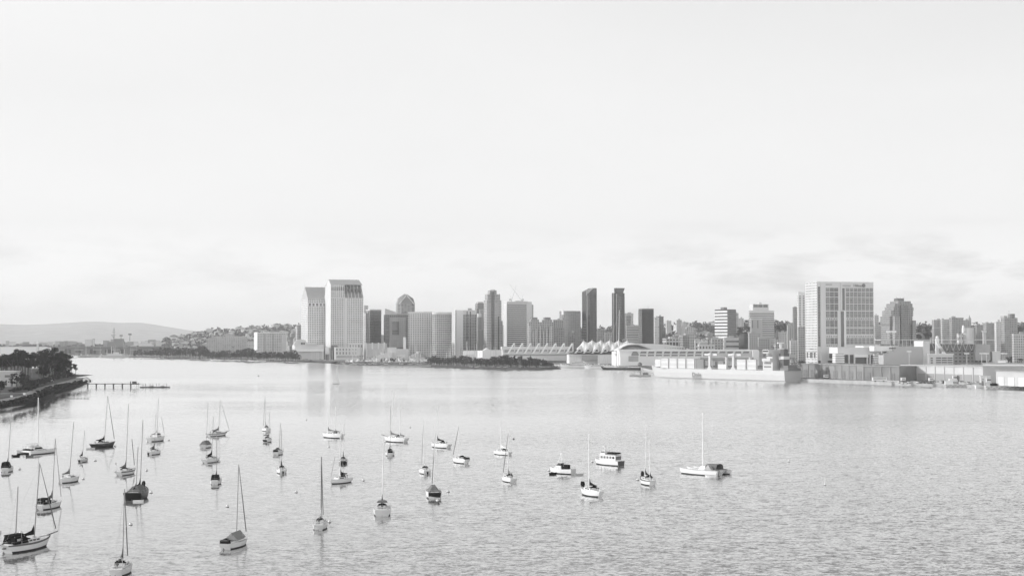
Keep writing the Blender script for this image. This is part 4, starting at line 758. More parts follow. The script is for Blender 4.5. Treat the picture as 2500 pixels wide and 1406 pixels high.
for i in range(9): p = PY(1622 + i * 6.2, 852 - abs(4 - i) * .3, 2112); MB().box(0, 2.6, 0, 2, 0, 4).build('roof_opening', DGREY, t, loc=(p.x, p.y, p.z - LAND - 2.5))
MB().box(rr(1500) * 2130, rr(1690) * 2130, 2105, 2190, 0, zat(858, 2130) - LAND).build('hall_base', CW, t)
# tent roof with five peaks
t = thing('tent_roof', 'white tensile tent roof with a row of peaks above the convention terrace', 'tent roof', (0, 0, LAND)); rows = []
NP = 6; nx = 84; ny = 10
for j in range(ny + 1):
    f = j / ny; D = 2310 + 85 * f; row = []
    for i in range(nx + 1):
        px = 1396 + (1548 - 1396) * i / nx; s_ = (px - 1424) / 21.5; k = abs(s_ - round(s_)) * 2
        if s_ < -.5 or s_ > NP - .5: k = 1 if s_ < 0 else 1
        k = min(1, k); peak = 829.5 + 7 * k ** .6
        edge = max(0, (1426 - px) / 30) * 22 + max(0, (px - 1530) / 18) * 12
        ytop = peak + min(edge, 26); sag = math.sin(math.pi * f) ** .55 if f < .5 else 1
        base = 853 + 5 * (1 - k)
        yy = base + (ytop - base) * (min(1, f * 2) ** (1.3 if k < .5 else .9))
        if ytop > 850: yy = ytop + 2
        row.append((rr(px) * D, D, zat(yy, D) - LAND))
    rows.append(row)
MB().grid(rows).build('fabric_canopy', TENT, t, smooth=True)
for i in range(NP): p = PY(1424 + 21.5 * i, 829, 2352); MB().tube((p.x, p.y, 20), (p.x, p.y, p.z - LAND + 1), .5, .3).build('mast', CREAM, t)
b = Bld('convention_terrace', 'white terrace building with dark arched bays under the tent roof', 1388, 1390, 1520, 866, 2070, 2, 'building', b=60); X = b.X; Y = b.Y
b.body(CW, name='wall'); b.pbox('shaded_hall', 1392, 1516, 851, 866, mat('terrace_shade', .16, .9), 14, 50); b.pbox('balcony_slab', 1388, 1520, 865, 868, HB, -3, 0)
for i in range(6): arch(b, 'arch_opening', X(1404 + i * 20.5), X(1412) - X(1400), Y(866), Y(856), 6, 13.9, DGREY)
b.pbox('ramp_wall', 1420, 1458, 867, 879, mat('ramp_grey', .38, .85), -8, -3.2); b.pbox('white_block', 1458, 1533, 866, 893, CW, -12, -3.2)
b = Bld('convention_hall', 'older white hall with flat roof left of the tent roof, lined with triangular fins', 1226, 1228, 1404, 853, 2150, 3, 'building', b=70); X = b.X; Y = b.Y
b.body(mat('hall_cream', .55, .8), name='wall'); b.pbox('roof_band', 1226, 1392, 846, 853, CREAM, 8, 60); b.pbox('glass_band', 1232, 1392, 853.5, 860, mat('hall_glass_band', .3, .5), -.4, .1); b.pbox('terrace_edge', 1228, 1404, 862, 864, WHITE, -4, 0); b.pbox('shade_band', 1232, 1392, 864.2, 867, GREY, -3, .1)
b.pbox('low_terrace', 1236, 1380, 868, 880, CW, -12, -4)
finp = [1255.5 + 20.3 * i for i in range(8)]
for i, px in enumerate(finp + [1398, 1419, 1440, 1461, 1482]):
    D = 2390 if i < 8 else 2300; yt = 837.5 if i < 9 else 844; yb = 862; w = 15
    p = PY(px, yb, D); s_ = D / F; t = thing('roof_buttress', 'white triangular buttress fin in the row along the convention halls', 'buttress', (p.x, D, p.z), 0, 'buttress fins along the convention halls')
    H = (yb - yt) * s_; mb = MB(); wd = w * s_
    mb.ext([(-wd - 1.5, 0), (-wd + 1.8, 0), (1.2, H), (-1.6, H)], -1.2, 1.2); mb.build('slanted_leg', HB, t)
    MB().ext([(-.5, 2), (1.6, 2), (1.2, H * .97), (-.2, H * .97)], -1.1, 1.1).build('vertical_leg', CREAM, t); MB().box(-wd * .8, .2, -.8, .8, 1.5, 3).build('tie_beam', CREAM, t)
b = Bld('shore_pavilion', 'white windowless block with gabled side roof above the shore trees', 1166, 1178, 1226, 856, 2280, 14, 'building')
b.body(HB, name='wall'); b.pbox('right_wing', 1190, 1226, 854, 862, CREAM, 4, 20); MB().ext([(b.a * .05, b.h), (b.a * .45, b.h), (b.a * .25, b.h + 5)], 1, 14).build('gable', WHITE, b.root)
b = Bld('shore_pavilion', 'low long white building behind the trees right of the bright white slab tower', 1132, 1133, 1172, 857, 2320, 8, 'building'); b.body(HB, name='wall'); b.parapet(WHITE, 1); b.box('canopy', 2, b.a * .6, -3, 0, b.h * .55, b.h * .62, CREAM)
b = Bld('shore_pavilion', 'round low pavilion with wide conical roof in front of the white curved block', 992, 993, 1048, 872, 2330, 2, 'pavilion')
r0 = b.a / 2; MB().prism([(r0 + r0 * .8 * math.cos(i * .4488), r0 + r0 * .8 * math.sin(i * .4488)) for i in range(14)], 0, b.h).build('wall', CREAM, b.root)
MB().prism([(r0 + r0 * math.cos(i * .4488), r0 + r0 * math.sin(i * .4488)) for i in range(14)], b.h, b.Y(861), top=[(r0 + r0 * .2 * math.cos(i * .4488), r0 + r0 * .2 * math.sin(i * .4488)) for i in range(14)]).build('roof', mat('pavilion_roof', .34, .7), b.root)
MB().prism([(r0 + r0 * .18 * math.cos(i * .8976), r0 + r0 * .18 * math.sin(i * .8976)) for i in range(7)], b.Y(861), b.Y(858)).build('cupola', CREAM, b.root)
b = Bld('shore_pavilion', 'sloping white roofed marina building left of the round pavilion', 905, 907, 958, 868, 2380, 4, 'pavilion')
MB().ext([(0, 0), (b.a, 0), (b.a, b.Y(860)), (b.a * .7, b.Y(861)), (0, b.Y(872))], 0, 18).build('wall', CREAM, b.root); MB().prism([(b.a * .55 + 4 * math.cos(i), b.a * .2 + 4 * math.sin(i)) for i in range(6)], 0, b.Y(857)).build('round_tower', GREY, b.root); b.box('upper_block', b.a * .75, b.a * 1.2, 6, 20, 0, b.Y(848), CREAM)
b = Bld('shore_pavilion', 'white stepped building group in front of the grey block with slanted roof edge', 955, 957, 998, 852, 2420, 6, 'building'); b.body(CREAM, name='wall'); b.pbox('tall_slot', 985, 991, 823, 852, WHITE, 2, 9); b.box('porch', 3, b.a * .8, -4, 0, 0, b.h * .5, WHITE)
# ---------------------------------------------------------------- cargo ship
A = WZ(1594, 920); B_ = WZ(1958, 933.5)
A = Vector((rr(1590) * 1560, 1560, 0)); B_ = Vector((rr(1935) * 1395, 1395, 0))
v = A - B_; L = v.length; th = math.atan2(v.y, v.x)
ship = thing('cargo_ship', 'large white container ship moored bow to the left along the quay', 'ship', (B_.x, B_.y, 0), th)
# local +x = bow; port side faces the viewer (local +y side after turning), beam 26
SHW = mat('ship_white', .60, .5, var=.03, scale=.05); bm = 13.5; HH = 10.8
def hull_rows(L, bm, H, stern=.92, n=24, rake=9, flare=2.2):
    rows = []
    for i in range(n + 1):
        t = i / n; f = min(1, stern + (1 - stern) * t / .18) if t < .18 else (1 if t < .72 else max(.0, math.cos((t - .72) / .28 * math.pi / 2)) ** .8)
        sh = H + (max(0, t - .86) / .14) ** 1.5 * 2.6
        r = []
        for k, (zf, wf, xo) in enumerate(((-.08, .80, -1), (0.02, .86, -.85), (.12, .93, -.6), (.6, .99, -.25), (1, 1, 0))):
            y = bm * f * (wf if t < .7 else wf - (t - .7) * (1 - zf) * .5); x = L * t + xo * rake * (t ** 6); r.append((x, max(y, .15), sh * zf))
        rows.append(r)
    return rows
rows = hull_rows(L, bm, HH)
mb = MB(); full = [[(x, y, z) for x, y, z in r] + [(x, -y, z) for x, y, z in reversed(r)] for r in rows]
mb.grid([[p for p in q] for q in full], 0)
mb.add(full[0], [tuple(range(len(full[0])))], 2); o_ = mb
mb.add([(r[-1][0], r[-1][1], r[-1][2] - .9) for r in rows] + [(r[-1][0], -r[-1][1], r[-1][2] - .9) for r in reversed(rows)], [tuple(range(2 * len(rows)))], 1)
hull = mb.build('hull', [SHW, mat('ship_deck', .30, .8), mat('ship_stern', .5, .6)], ship)
mb = MB(); mb.grid([[(r[0][0] * 1.0, r[0][1] * 1.01, -.5), (r[1][0], r[1][1] + .08, .7)] for r in rows]); mb.build('boot_stripe', mat('ship_boot', .12, .7), ship)
x_d = L * ((1935 - 1707) / (1935 - 1590))
side = bm
tx = text('Dole', 6.6, mat('ship_letter', .13, .6), ship, (L * .655 - 7, bm + .22, 2.6), (R(90), 0, R(180)), ext=.05, space=1.05)
MB().box(L * .655 - 21, L * .655 - 6.5, bm + .1, bm + .2, 1.5, 1.9).build('lettering_underline', mat('ship_letter', .42), ship)
# superstructure near the stern
sx = L * .085
MB().box(sx, sx + 13, -10, 10, HH - .9, HH + 9).box(sx + 1, sx + 12, -12.5, 12.5, HH + 9, HH + 12).box(sx + 2, sx + 10, -8, 8, HH + 12, HH + 17).box(sx + 2.5, sx + 10.5, -13, 13, HH + 17, HH + 20.5).build('superstructure', SHW, ship)
for z in (HH + 3, HH + 6.3, HH + 13.6): MB().box(sx + 2, sx + 11.5, 10.0 if z < HH + 9 else 8.0, (10.0 if z < HH + 9 else 8.0) + .15, z, z + 1.4).build('window_strip', DGREY, ship)
MB().box(sx + 3, sx + 10, 13.0, 13.15, HH + 18.3, HH + 19.6).build('bridge_window', BLACK, ship)
MB().box(sx - 9, sx - 3, -4, 4, HH - .9, HH + 17).box(sx - 8.4, sx - 3.6, -3, 3, HH + 17, HH + 21).build('funnel', mat('funnel_dark', .10, .6), ship); MB().box(sx - 9.2, sx - 2.8, -4.2, 4.2, HH + 11, HH + 14).build('funnel_band', SHW, ship)
mb = MB(); mb.tube((sx + 6, 0, HH + 20), (sx + 6, 0, HH + 31), .5, .2); mb.tube((sx + 6, -3, HH + 26), (sx + 6, 3, HH + 26), .2); mb.tube((sx + 4.5, 0, HH + 24), (sx + 8, 0, HH + 24), .25); mb.build('radar_mast', SHW, ship)
mb = MB(); mb.box(-2, 9, -9, 9, HH, HH + 2.5); mb.box(1, 7, -6, 6, HH + 2.5, HH + 5); mb.build('aft_house', DGREY, ship)
mb = MB(); mb.tube((L * .955, 0, HH + 1), (L * .955, 0, HH + 12), .4, .15); mb.tube((L * .955, -2, HH + 8), (L * .955, 2, HH + 8), .15); mb.build('bow_mast', SHW, ship)
MB().box(L * .93, L * .97, -3, 3, HH, HH + 3.2).build('windlass', GREY, ship)
# gantry hatch cranes on deck
for f, lab in ((.335, ''), (.50, '')):
    cx_ = L * f; mb = MB()
    for sy in (-12, 12): mb.frus((cx_ - 4.5, cx_ + 4.5, sy - 1, sy + 1), HH - 1, (cx_ - 1.2, cx_ + 1.2, sy - 1, sy + 1), HH + 3); mb.box(cx_ - 1.2, cx_ + 1.2, sy - 1, sy + 1, HH + 3, HH + 15)
    mb.box(cx_ - 1.6, cx_ + 1.6, -13, 13, HH + 13.5, HH + 16.5); mb.box(cx_ - 9, cx_ + 9, 8, 11, HH + 14, HH + 16); mb.build('deck_crane', SHW, ship)
mb = MB()
for r_1, r_2 in zip(rows[:-2], rows[1:-1]): mb.tube((r_1[-1][0], r_1[-1][1] - .3, r_1[-1][2] + 1), (r_2[-1][0], r_2[-1][1] - .3, r_2[-1][2] + 1), .12, n=3)
mb.build('deck_rail', SHW, ship)
# lashing frames
for f in (.60, .665, .73, .795, .86):
    mb = MB(); mb.box(L * f - .5, L * f + .5, -12.6, -11.8, HH, HH + 10).box(L * f - .5, L * f + .5, 11.8, 12.6, HH, HH + 10).box(L * f - .5, L * f + .5, -12.6, 12.6, HH + 9.4, HH + 10); mb.build('lashing_frame', GREY, ship)
# containers: long stacks, each box a thing of its own
CM = [mat('container_white', .68, .55), mat('container_cream', .58, .6), mat('container_grey', .24, .7)]
def cont(x, y, z, mi, lab, grp):
    w = ship.matrix_basis @ Vector((x, y, z)); t = thing('shipping_container', lab, 'container', (w.x, w.y, w.z), th, grp)
    mb = MB(); mb.box(0, 12.0, -1.22, 1.22, 0, 2.5); mb.build('body', CM[mi], t)
    mb = MB()
    for px_ in (0.0, 11.85): mb.box(px_ - .03, px_ + .2, -1.27, 1.27, 0, 2.55)
    mb.build('corner_frame', CM[1 if mi != 2 else 2], t)
th = ship.rotation_euler.z; bpy.context.view_layer.update()
for k, f in enumerate((.605, .67, .735, .80)):
    for lv in range(4):
        cont(L * f + 1.0, 11.3, HH + .2 + lv * 2.6, lv % 2, 'white container in the four stacks toward the ship bow, outer row', 'outer row containers on the ship bow half')
    for lv in range(4): cont(L * f + 1.0, 8.5, HH + .2 + lv * 2.6, 0, 'white container in the four stacks toward the ship bow, second row', 'second row containers on the ship bow half')
for lv in range(3): cont(L * .862 + 1, 7.5, HH + 1.5 + lv * 2.6, 0, 'white container in the foremost stack behind the ship bow', 'foremost containers on the ship')
for lv in range(4): cont(L * .54 + 1, 11.0, HH + .2 + lv * 2.4, 2, 'dark container in the stack between the bow stacks and the deck crane', 'dark containers amidships')
for k, f in enumerate((.175, .245)):
    for lv in range(4): cont(L * f + 1.5, 11.3, HH + .2 + lv * 2.6, lv % 2, 'white container stacked just in front of the ship superstructure', 'white containers by the ship superstructure')
for lv in range(2): cont(L * .385, 10.8, HH + .2 + lv * 2.6, 0, 'white container between the two deck cranes', 'white containers between the deck cranes')
for lv in range(3): cont(L * .43, 6, HH + .2 + lv * 2.6, 2, 'dark container in the shaded bay between the deck cranes', 'dark containers between the deck cranes')
# shore crane base and warehouse gable by the stern
b = Bld('gabled_shed', 'tall white gabled shed rising behind the ship stern', 1921, 1924, 1951, 862, 1560, -14, 'building')
MB().ext([(0, 0), (b.a, 0), (b.a, b.h * .86), (b.a * .5, b.h * 1.02), (0, b.h * .86)], 0, 30).build('wall', facade(.40, .2, 5, 6, .4, .3), b.root); MB().ext([(-.8, b.h * .86), (b.a + .8, b.h * .86), (b.a * .5, b.h * 1.05)], -.8, 31).build('gable', CREAM, b.root)
p = PY(1934, 890, 1500); t = thing('quay_crane', 'dark lattice quay crane beside the gabled shed at the ship stern', 'crane', (p.x, 1500, LAND)); mb = MB()
for (a0, a1) in (((-9, 0, 0), (0, 0, 22)), ((9, 0, 0), (0, 0, 22)), ((-9, 9, 0), (0, 4, 22)), ((9, 9, 0), (0, 4, 22)), ((-5, 0, 9), (5, 0, 9)), ((-5, 0, 9), (3, 0, 15)), ((5, 0, 9), (-3, 0, 15)), ((0, 0, 22), (12, -3, 6))): mb.tube(a0, a1, .45, n=4)
mb.build('lattice_frame', mat('crane_grey', .22, .6), t); MB().box(-3, 3, -1, 4, 19, 23).build('cab', GREY, t)
for k, (px, D, h, lab) in enumerate(((1888, 1600, 30, 'dark slim quay mast with platforms left of the gabled shed'), (1905, 1600, 34, 'white domed quay tower behind the ship superstructure'))):
    t = thing('quay_tower', lab, 'tower', (rr(px) * D, D, LAND)); MB().tube((0, 0, 0), (0, 0, h), 2.2 - k, 1.6, n=8).build('column', [DGREY, WHITE][k], t)
    for z in (h * .6, h * .8, h): MB().box(-3.5, 3.5, -3, 3, z, z + 1.2).build('platform', [DGREY, WHITE][k], t)
# floating barge by the bow
def barge(lab, px, py, Lb, H, items, name='work_barge', rz=.0, dark=False):
    p = WZ(px, py); t = thing(name, lab, 'barge', (p.x, p.y, 0), rz)
    MB().box(-Lb / 2, Lb / 2, 0, 9, -.4, H).build('hull', GREY if not dark else BLACK, t); MB().box(-Lb / 2 - .2, Lb / 2 + .2, -.2, 9.2, H, H + .3).build('deck', CREAM, t); mb = MB(); n = int(Lb / 4)
    for i in range(n): x = -Lb / 2 + Lb * i / n; w = Lb / n; mb.tube((x, -.1, .3), (x + w / 2, -.1, H), .2, n=4); mb.tube((x + w / 2, -.1, H), (x + w, -.1, .3), .2, n=4)
    mb.build('side_brace', WHITE, t)
    for (x, w, h, m) in items: MB().box(x - w / 2, x + w / 2, 2, 7, H + .3, H + .3 + h).build('deck_house', m, t)
    return t
barge('low pale barge with small deck houses floating off the ship bow', 1563, 919, 24, 1.7, ((-3, 5, 2.6, WHITE), (0, 2.4, 4.2, GREY), (6, 6, 2.2, DGREY), (-8, 3, 1.4, CREAM)), rz=-.1)
barge('long white flat barge lying against the right quay', 2356, 945.5, 32, 2.2, ((-14, 4, 3.0, WHITE), (-11, 3, 5.0, WHITE), (0, 8, 1.5, WHITE), (8, 8, 1.5, CREAM)), rz=-.12)
barge('grey low barge carrying dark scrap at the lower right edge', 2466, 950.5, 38, 2.4, ((-12, 5, 2, BLACK), (-4, 6, 2.6, DGREY), (4, 6, 1.6, GREY), (12, 8, 2.2, DGREY)), rz=-.12, dark=False)
def tug(px, py, lab, Lt=14, rz=-.1):
    p = WZ(px, py); t = thing('tugboat', lab, 'tugboat', (p.x, p.y, 0), rz); rows = hull_rows(Lt, 3, 2.2, n=10, rake=1.2); f = [[(x - Lt / 2, y, z) for x, y, z in r] + [(x - Lt / 2, -y, z) for x, y, z in reversed(r)] for r in rows]
    mb = MB(); mb.grid(f, 0); mb.add(f[0], [tuple(range(len(f[0])))], 0); mb.add([r[4] for r in f] + [r[5] for r in reversed(f)], [tuple(range(2 * len(f)))], 1); mb.build('hull', [WHITE, GREY], t)
    MB().box(-2, 4, -2, 2, 2, 5).build('deck_house', WHITE, t); MB().box(0, 3.4, -1.6, 1.6, 5, 8.5).box(-.3, 3.8, -1.9, 1.9, 8.5, 8.9).build('wheelhouse', WHITE, t); MB().box(.4, 3.45, -1.65, 1.65, 6.4, 7.5).build('window_band', DGREY, t)
    MB().tube((-3, 0, 2), (-3, 0, 6), .8, .7, 8).build('funnel', DGREY, t); MB().tube((1, 0, 8.9), (1, 0, 14), .15, .1).build('mast', METAL, t)
tug(2408, 947, 'white tugboat with tall wheelhouse at the right quay between the two barges', 18); tug(2326, 940, 'small white workboat left of the long white flat barge', 9)
b = Bld('quay_office', 'white two storey quay office standing behind the tugboat', 2390, 2392, 2416, 919, 1255, 5, 'building'); b.body(WHITE, name='wall'); b.parapet(WHITE, .8); b.pbox('window', 2396, 2400, 924, 927, GREY, -.2, .05); b.pbox('window', 2405, 2409, 926, 929, GREY, -.2, .05)
# ---------------------------------------------------------------- yachts and the black schooner
def motor_yacht(px, py, Ly, heading, lab, hullm=WHITE, decks=3, group=None):
    p = WZ(px, py); t = thing('motor_yacht', lab, 'yacht', (p.x, p.y, 0), R(heading), group); B = Ly * .10; H = Ly * .085
    rows = hull_rows(Ly, B, H, n=14, rake=Ly * .06); f = [[(x - Ly / 2, y, z) for x, y, z in r] + [(x - Ly / 2, -y, z) for x, y, z in reversed(r)] for r in rows]
    mb = MB(); mb.grid(f, 0); mb.add(f[0], [tuple(range(len(f[0])))], 0); mb.add([r[4] for r in f] + [r[5] for r in reversed(f)], [tuple(range(2 * len(f)))], 1); mb.build('hull', [hullm, CREAM], t)
    z = H; a, c = -.38, .22; w = B * .85
    for k in range(decks):
        mb = MB(); mb.frus((Ly * a, Ly * c, -w, w), z, (Ly * a, Ly * (c - .045), -w * .92, w * .92), z + Ly * .045); mb.build('deck_house', WHITE, t)
        MB().frus((Ly * (a + .03), Ly * (c - .012), -w * 1.005, w * 1.005), z + Ly * .014, (Ly * (a + .03), Ly * (c - .026), -w * .97, w * .97), z + Ly * .03).build('window_band', mat('dark_glass', .03), t)
        z += Ly * .046; a += .05; c -= .09; w *= .84
    MB().frus((Ly * -.14, Ly * -.08, -w * .8, w * .8), z, (Ly * -.17, Ly * -.13, -w * .6, w * .6), z + Ly * .05).build('radar_arch', WHITE, t); MB().tube((Ly * -.13, 0, z), (Ly * -.14, 0, z + Ly * .12), .15, .08).build('mast', METAL, t)
motor_yacht(1405, 898.2, 46, 176, 'largest white motor yacht with stacked decks in front of the tent roof', decks=3)
motor_yacht(1455, 899.5, 34, 172, 'white motor yacht between the largest yacht and the black schooner', decks=2)
motor_yacht(1372, 897.5, 20, 170, 'small white motor yacht near the tip of the tree covered park', decks=2)
motor_yacht(1432, 896.0, 24, 168, 'white yacht partly behind the largest motor yacht', decks=2)
motor_yacht(1540, 898.5, 22, 175, 'white yacht behind the right end of the black schooner', decks=2)
motor_yacht(1478, 896.5, 20, 170, 'white yacht behind the left end of the black schooner', decks=2)
motor_yacht(522, 879.8, 16, 165, 'bright white boat on the far shoreline left of the hotels', decks=2); motor_yacht(638, 882.4, 18, 178, 'white boat lying along the shore below the white square hotel', decks=1)
p = WZ(1515, 902.5); t = thing('sailing_superyacht', 'black hulled sailing yacht with one very tall white mast before the convention hall', 'yacht', (p.x, p.y, 0), R(174)); Ly = 56
rows = hull_rows(Ly, 4.6, 3.0, stern=.6, n=18, rake=5); f = [[(x - Ly / 2, y, z) for x, y, z in r] + [(x - Ly / 2, -y, z) for x, y, z in reversed(r)] for r in rows]
mb = MB(); mb.grid(f, 0); mb.add(f[0], [tuple(range(len(f[0])))], 0); mb.add([r[4] for r in f] + [r[5] for r in reversed(f)], [tuple(range(2 * len(f)))], 1); mb.build('hull', [mat('black_hull', .025, .25), CREAM], t)
MB().frus((-12, 8, -2.6, 2.6), 3, (-11, 6, -2.2, 2.2), 4.8).build('deck_house', WHITE, t); MB().frus((-10, 5, -2.65, 2.65), 3.6, (-10, 4.6, -2.45, 2.45), 4.3).build('window_band', DGREY, t)
zt = zat(757, p.y); MB().tube((3, 0, 3), (1.5, 0, zt), .62, .25, 8).build('mast', WHITE, t); MB().tube((2.6, 0, 6), (-17, 0, 6.4), .5, .4).build('boom', WHITE, t)
MB().tube((Ly * .48, 0, 3.6), (1.6, 0, zt - 3), .12, n=3).tube((-Ly * .48, 0, 3.4), (1.6, 0, zt - 1), .05, n=3).build('rigging', METAL, t)
p = PY(1562, 890, 1960); t = thing('dark_sphere_sculpture', 'dark round object on the quay just right of the black hulled yacht', 'sculpture', (p.x, 1960, LAND)); MB().ball((0, 0, 4.6), 3.2, 12).build('ball', DGREY, t, smooth=True); MB().box(-2, 2, -2, 2, 0, 2).build('base', GREY, t)
# ---------------------------------------------------------------- vegetation
LEAF = mat('dark_foliage', 0.05, 0.8, var=0.45, scale=0.25); LEAFL = mat('olive_foliage', 0.085, 0.8, var=0.4, scale=0.25); LEAFN = mat('headland_foliage', 0.04, 0.9, var=0.5, scale=0.2, spec=0.1)
BARK = mat('bark', 0.10, 0.9, var=0.2, scale=1.0); BARKP = mat('pale_bark', 0.42, 0.9, var=0.2, scale=1.0)
def leaves(mb, c, rad, n, size, rnd, flat=.7):
    for _ in range(n):
        d = Vector((rnd.gauss(0, 1), rnd.gauss(0, 1), rnd.gauss(0, 1))); d.normalize(); p = Vector(c) + Vector((d.x * rad, d.y * rad, d.z * rad * flat)) * (rnd.random() ** .4)
        a = Vector((rnd.uniform(-1, 1), rnd.uniform(-1, 1), rnd.uniform(-.7, .7))).normalized() * size * rnd.uniform(.6, 1.3); b_ = a.orthogonal().normalized() * size * rnd.uniform(.5, 1.0)
        mb.add([p - a, p - b_ * .7, p + a, p + b_], [(0, 1, 2, 3)])
def tree_proto(kind, seed, H, m, bark):
    rnd = random.Random(seed); t = bpy.data.objects.new('proto', None); mb = MB(); tk = MB()
    if kind == 'round':
        for i in range(15):
            a = rnd.uniform(0, 6.28); r = rnd.uniform(.05, .38) * H; z = rnd.uniform(.28, .86) * H; leaves(mb, (r * math.cos(a), r * math.sin(a), z), H * rnd.uniform(.13, .2), 20, H * .06, rnd)
        tk.tube((0, 0, -.3), (0, 0, H * .6), H * .035, H * .02, 6)
        for i in range(4): a = rnd.uniform(0, 6.28); tk.tube((0, 0, H * .3), (H * .22 * math.cos(a), H * .22 * math.sin(a), H * .6), H * .018, H * .008, 5)
    elif kind == 'tall':
        for i in range(12):
            z = rnd.uniform(.25, .95) * H; r = rnd.uniform(0, .24) * H * (1.2 - z / H); a = rnd.uniform(0, 6.28); leaves(mb, (r * math.cos(a), r * math.sin(a), z), H * rnd.uniform(.09, .14), 20, H * .05, rnd, 1.2)
        tk.tube((0, 0, -.3), (0, 0, H * .8), H * .03, H * .01, 6)
        for i in range(3): a = rnd.uniform(0, 6.28); tk.tube((0, 0, H * .4), (H * .12 * math.cos(a), H * .12 * math.sin(a), H * .62), H * .014, H * .006, 5)
    elif kind == 'palm':
        for i in range(16):
            a = i * .3927 + rnd.uniform(-.1, .1); e = rnd.uniform(-.1, .7); L_ = H * .2; p0 = Vector((0, 0, H)); p1 = p0 + Vector((math.cos(a) * L_ * .6, math.sin(a) * L_ * .6, L_ * .45 * e + .2)); p2 = p0 + Vector((math.cos(a) * L_, math.sin(a) * L_, -L_ * (.35 - .3 * e)))
            s_ = Vector((-math.sin(a), math.cos(a), 0)) * H * .028; mb.add([p0, p1 - s_, p2, p1 + s_], [(0, 1, 2, 3)])
        tk.tube((0, 0, -.3), (H * .02, 0, H), H * .022, H * .014, 6)
    else:   # pine: bare tall trunk forks, flat topped clumps
        lean = rnd.uniform(-.08, .08); n = rnd.randint(5, 7); top = []
        tk.tube((0, 0, -.5), (lean * H * .5, 0, H * .55), H * .022, H * .016, 7)
        for i in range(n):
            a = rnd.uniform(0, 6.28); r = rnd.uniform(.06, .30) * H; z = H * rnd.uniform(.60, .95); e = (lean * H + r * math.cos(a), r * math.sin(a), z); tk.tube((lean * H * .5, 0, H * rnd.uniform(.4, .55)), e, H * .012, H * .005, 5); top.append(e)
        for e in top:
            for k in range(4): leaves(mb, (e[0] + rnd.uniform(-.07, .07) * H, e[1] + rnd.uniform(-.07, .07) * H, e[2] + rnd.uniform(-.05, .04) * H), H * rnd.uniform(.08, .12), 26, H * .03, rnd, .6)
        for k in range(6): leaves(mb, (lean * H + rnd.uniform(-.12, .12) * H, rnd.uniform(-.1, .1) * H, H * rnd.uniform(.55, .7)), H * .07, 22, H * .02, rnd, .6)
    me = mb.build('crown', m); mt = tk.build('trunk', bark); meshes = (me.data, mt.data); bpy.data.objects.remove(me); bpy.data.objects.remove(mt); bpy.data.objects.remove(t)
    return meshes
PR = {'round': [tree_proto('round', s_, 10, LEAF, BARK) for s_ in range(5)] + [tree_proto('round', 20 + s_, 10, LEAFL, BARKP) for s_ in range(2)],
      'tall': [tree_proto('tall', s_, 10, [LEAF, LEAFL][s_ % 2], BARKP) for s_ in range(4)], 'palm': [tree_proto('palm', s_, 10, LEAF, BARK) for s_ in range(3)],
      'pine': [tree_proto('pine', s_, 10, LEAFN, BARK) for s_ in range(8)], 'dark': [tree_proto('round', 40 + s_, 10, LEAFN, BARK) for s_ in range(4)]}
TN = {'round': 'park_tree', 'tall': 'eucalyptus_tree', 'palm': 'palm_tree', 'pine': 'pine_tree', 'dark': 'broadleaf_tree'}
def tree(kind, x, y, z, H, rnd, label, group):
    i = rnd.randrange(len(PR[kind])); cr, tk = PR[kind][i]; s_ = H / 10
    t = thing(TN[kind], label, 'palm tree' if kind == 'palm' else 'tree', (x, y, z), rnd.uniform(0, 6.28), group); w = s_ * rnd.uniform(.9, 1.2); t.scale = (w, w, s_)
    for n_, me in (('crown', cr), ('trunk', tk)):
        o = bpy.data.objects.new(n_, me); COL.objects.link(o); o.parent = t
rnd = random.Random(11)
def grove(n, x0, x1, base, top, kinds, label, group, jit=1.2, z=2.6, dy=0):
    """trees between photo columns x0..x1; base(x), top(x) photo rows"""
    for i in range(n):
        px = x0 + (x1 - x0) * (i + rnd.uniform(.1, .9)) / n; by = base(px) - rnd.uniform(0, jit) ; p = WZ(px, by, z)
        H = max(4, (by - top(px)) * p.y / F * rnd.uniform(.72, 1.08)); tree(rnd.choice(kinds), p.x, p.y, z, H, rnd, label, group)
P_ = lambda pts: (lambda x: ylerp(pts, x))
grove(34, 398, 520, P_([(398, 871), (520, 876)]), P_([(398, 846), (430, 847), (455, 844), (500, 846), (520, 855)]), ['tall', 'round', 'round'], 'tree in the loose grey green grove on the shore left of the long grey block', 'trees on the left shore', 2.5)
grove(34, 505, 640, P_([(505, 876), (640, 880)]), P_([(505, 860), (530, 856), (550, 853), (560, 860), (585, 855), (595, 850), (612, 847), (620, 856), (640, 858)]), ['round'], 'dark rounded tree on the shore below the long grey block', 'dark trees below the long grey block', 3)
grove(26, 630, 730, P_([(630, 879), (730, 882)]), P_([(630, 858), (660, 857), (700, 858), (715, 853), (730, 862)]), ['round', 'round', 'tall'], 'dark tree on the shore below the white square hotel', 'trees below the white square hotel', 3)
grove(5, 743, 764, P_([(743, 876), (764, 876)]), P_([(743, 859), (753, 856), (764, 860)]), ['round'], 'wide dark umbrella shaped tree group before the domed podium', 'trees before the domed podium', 1)
grove(16, 866, 990, P_([(866, 884), (990, 885)]), P_([(866, 868), (930, 872), (990, 872)]), ['round', 'palm'], 'small tree by the pale annex and marina building', 'trees by the marina building', 2)
grove(40, 1046, 1190, P_([(1046, 891), (1190, 896)]), P_([(1046, 868), (1060, 866), (1100, 873), (1110, 868), (1150, 868), (1190, 874)]), ['tall', 'round', 'tall', 'round'], 'tree on the park peninsula, left half of its long tree line', 'trees on the left half of the park peninsula', 3)
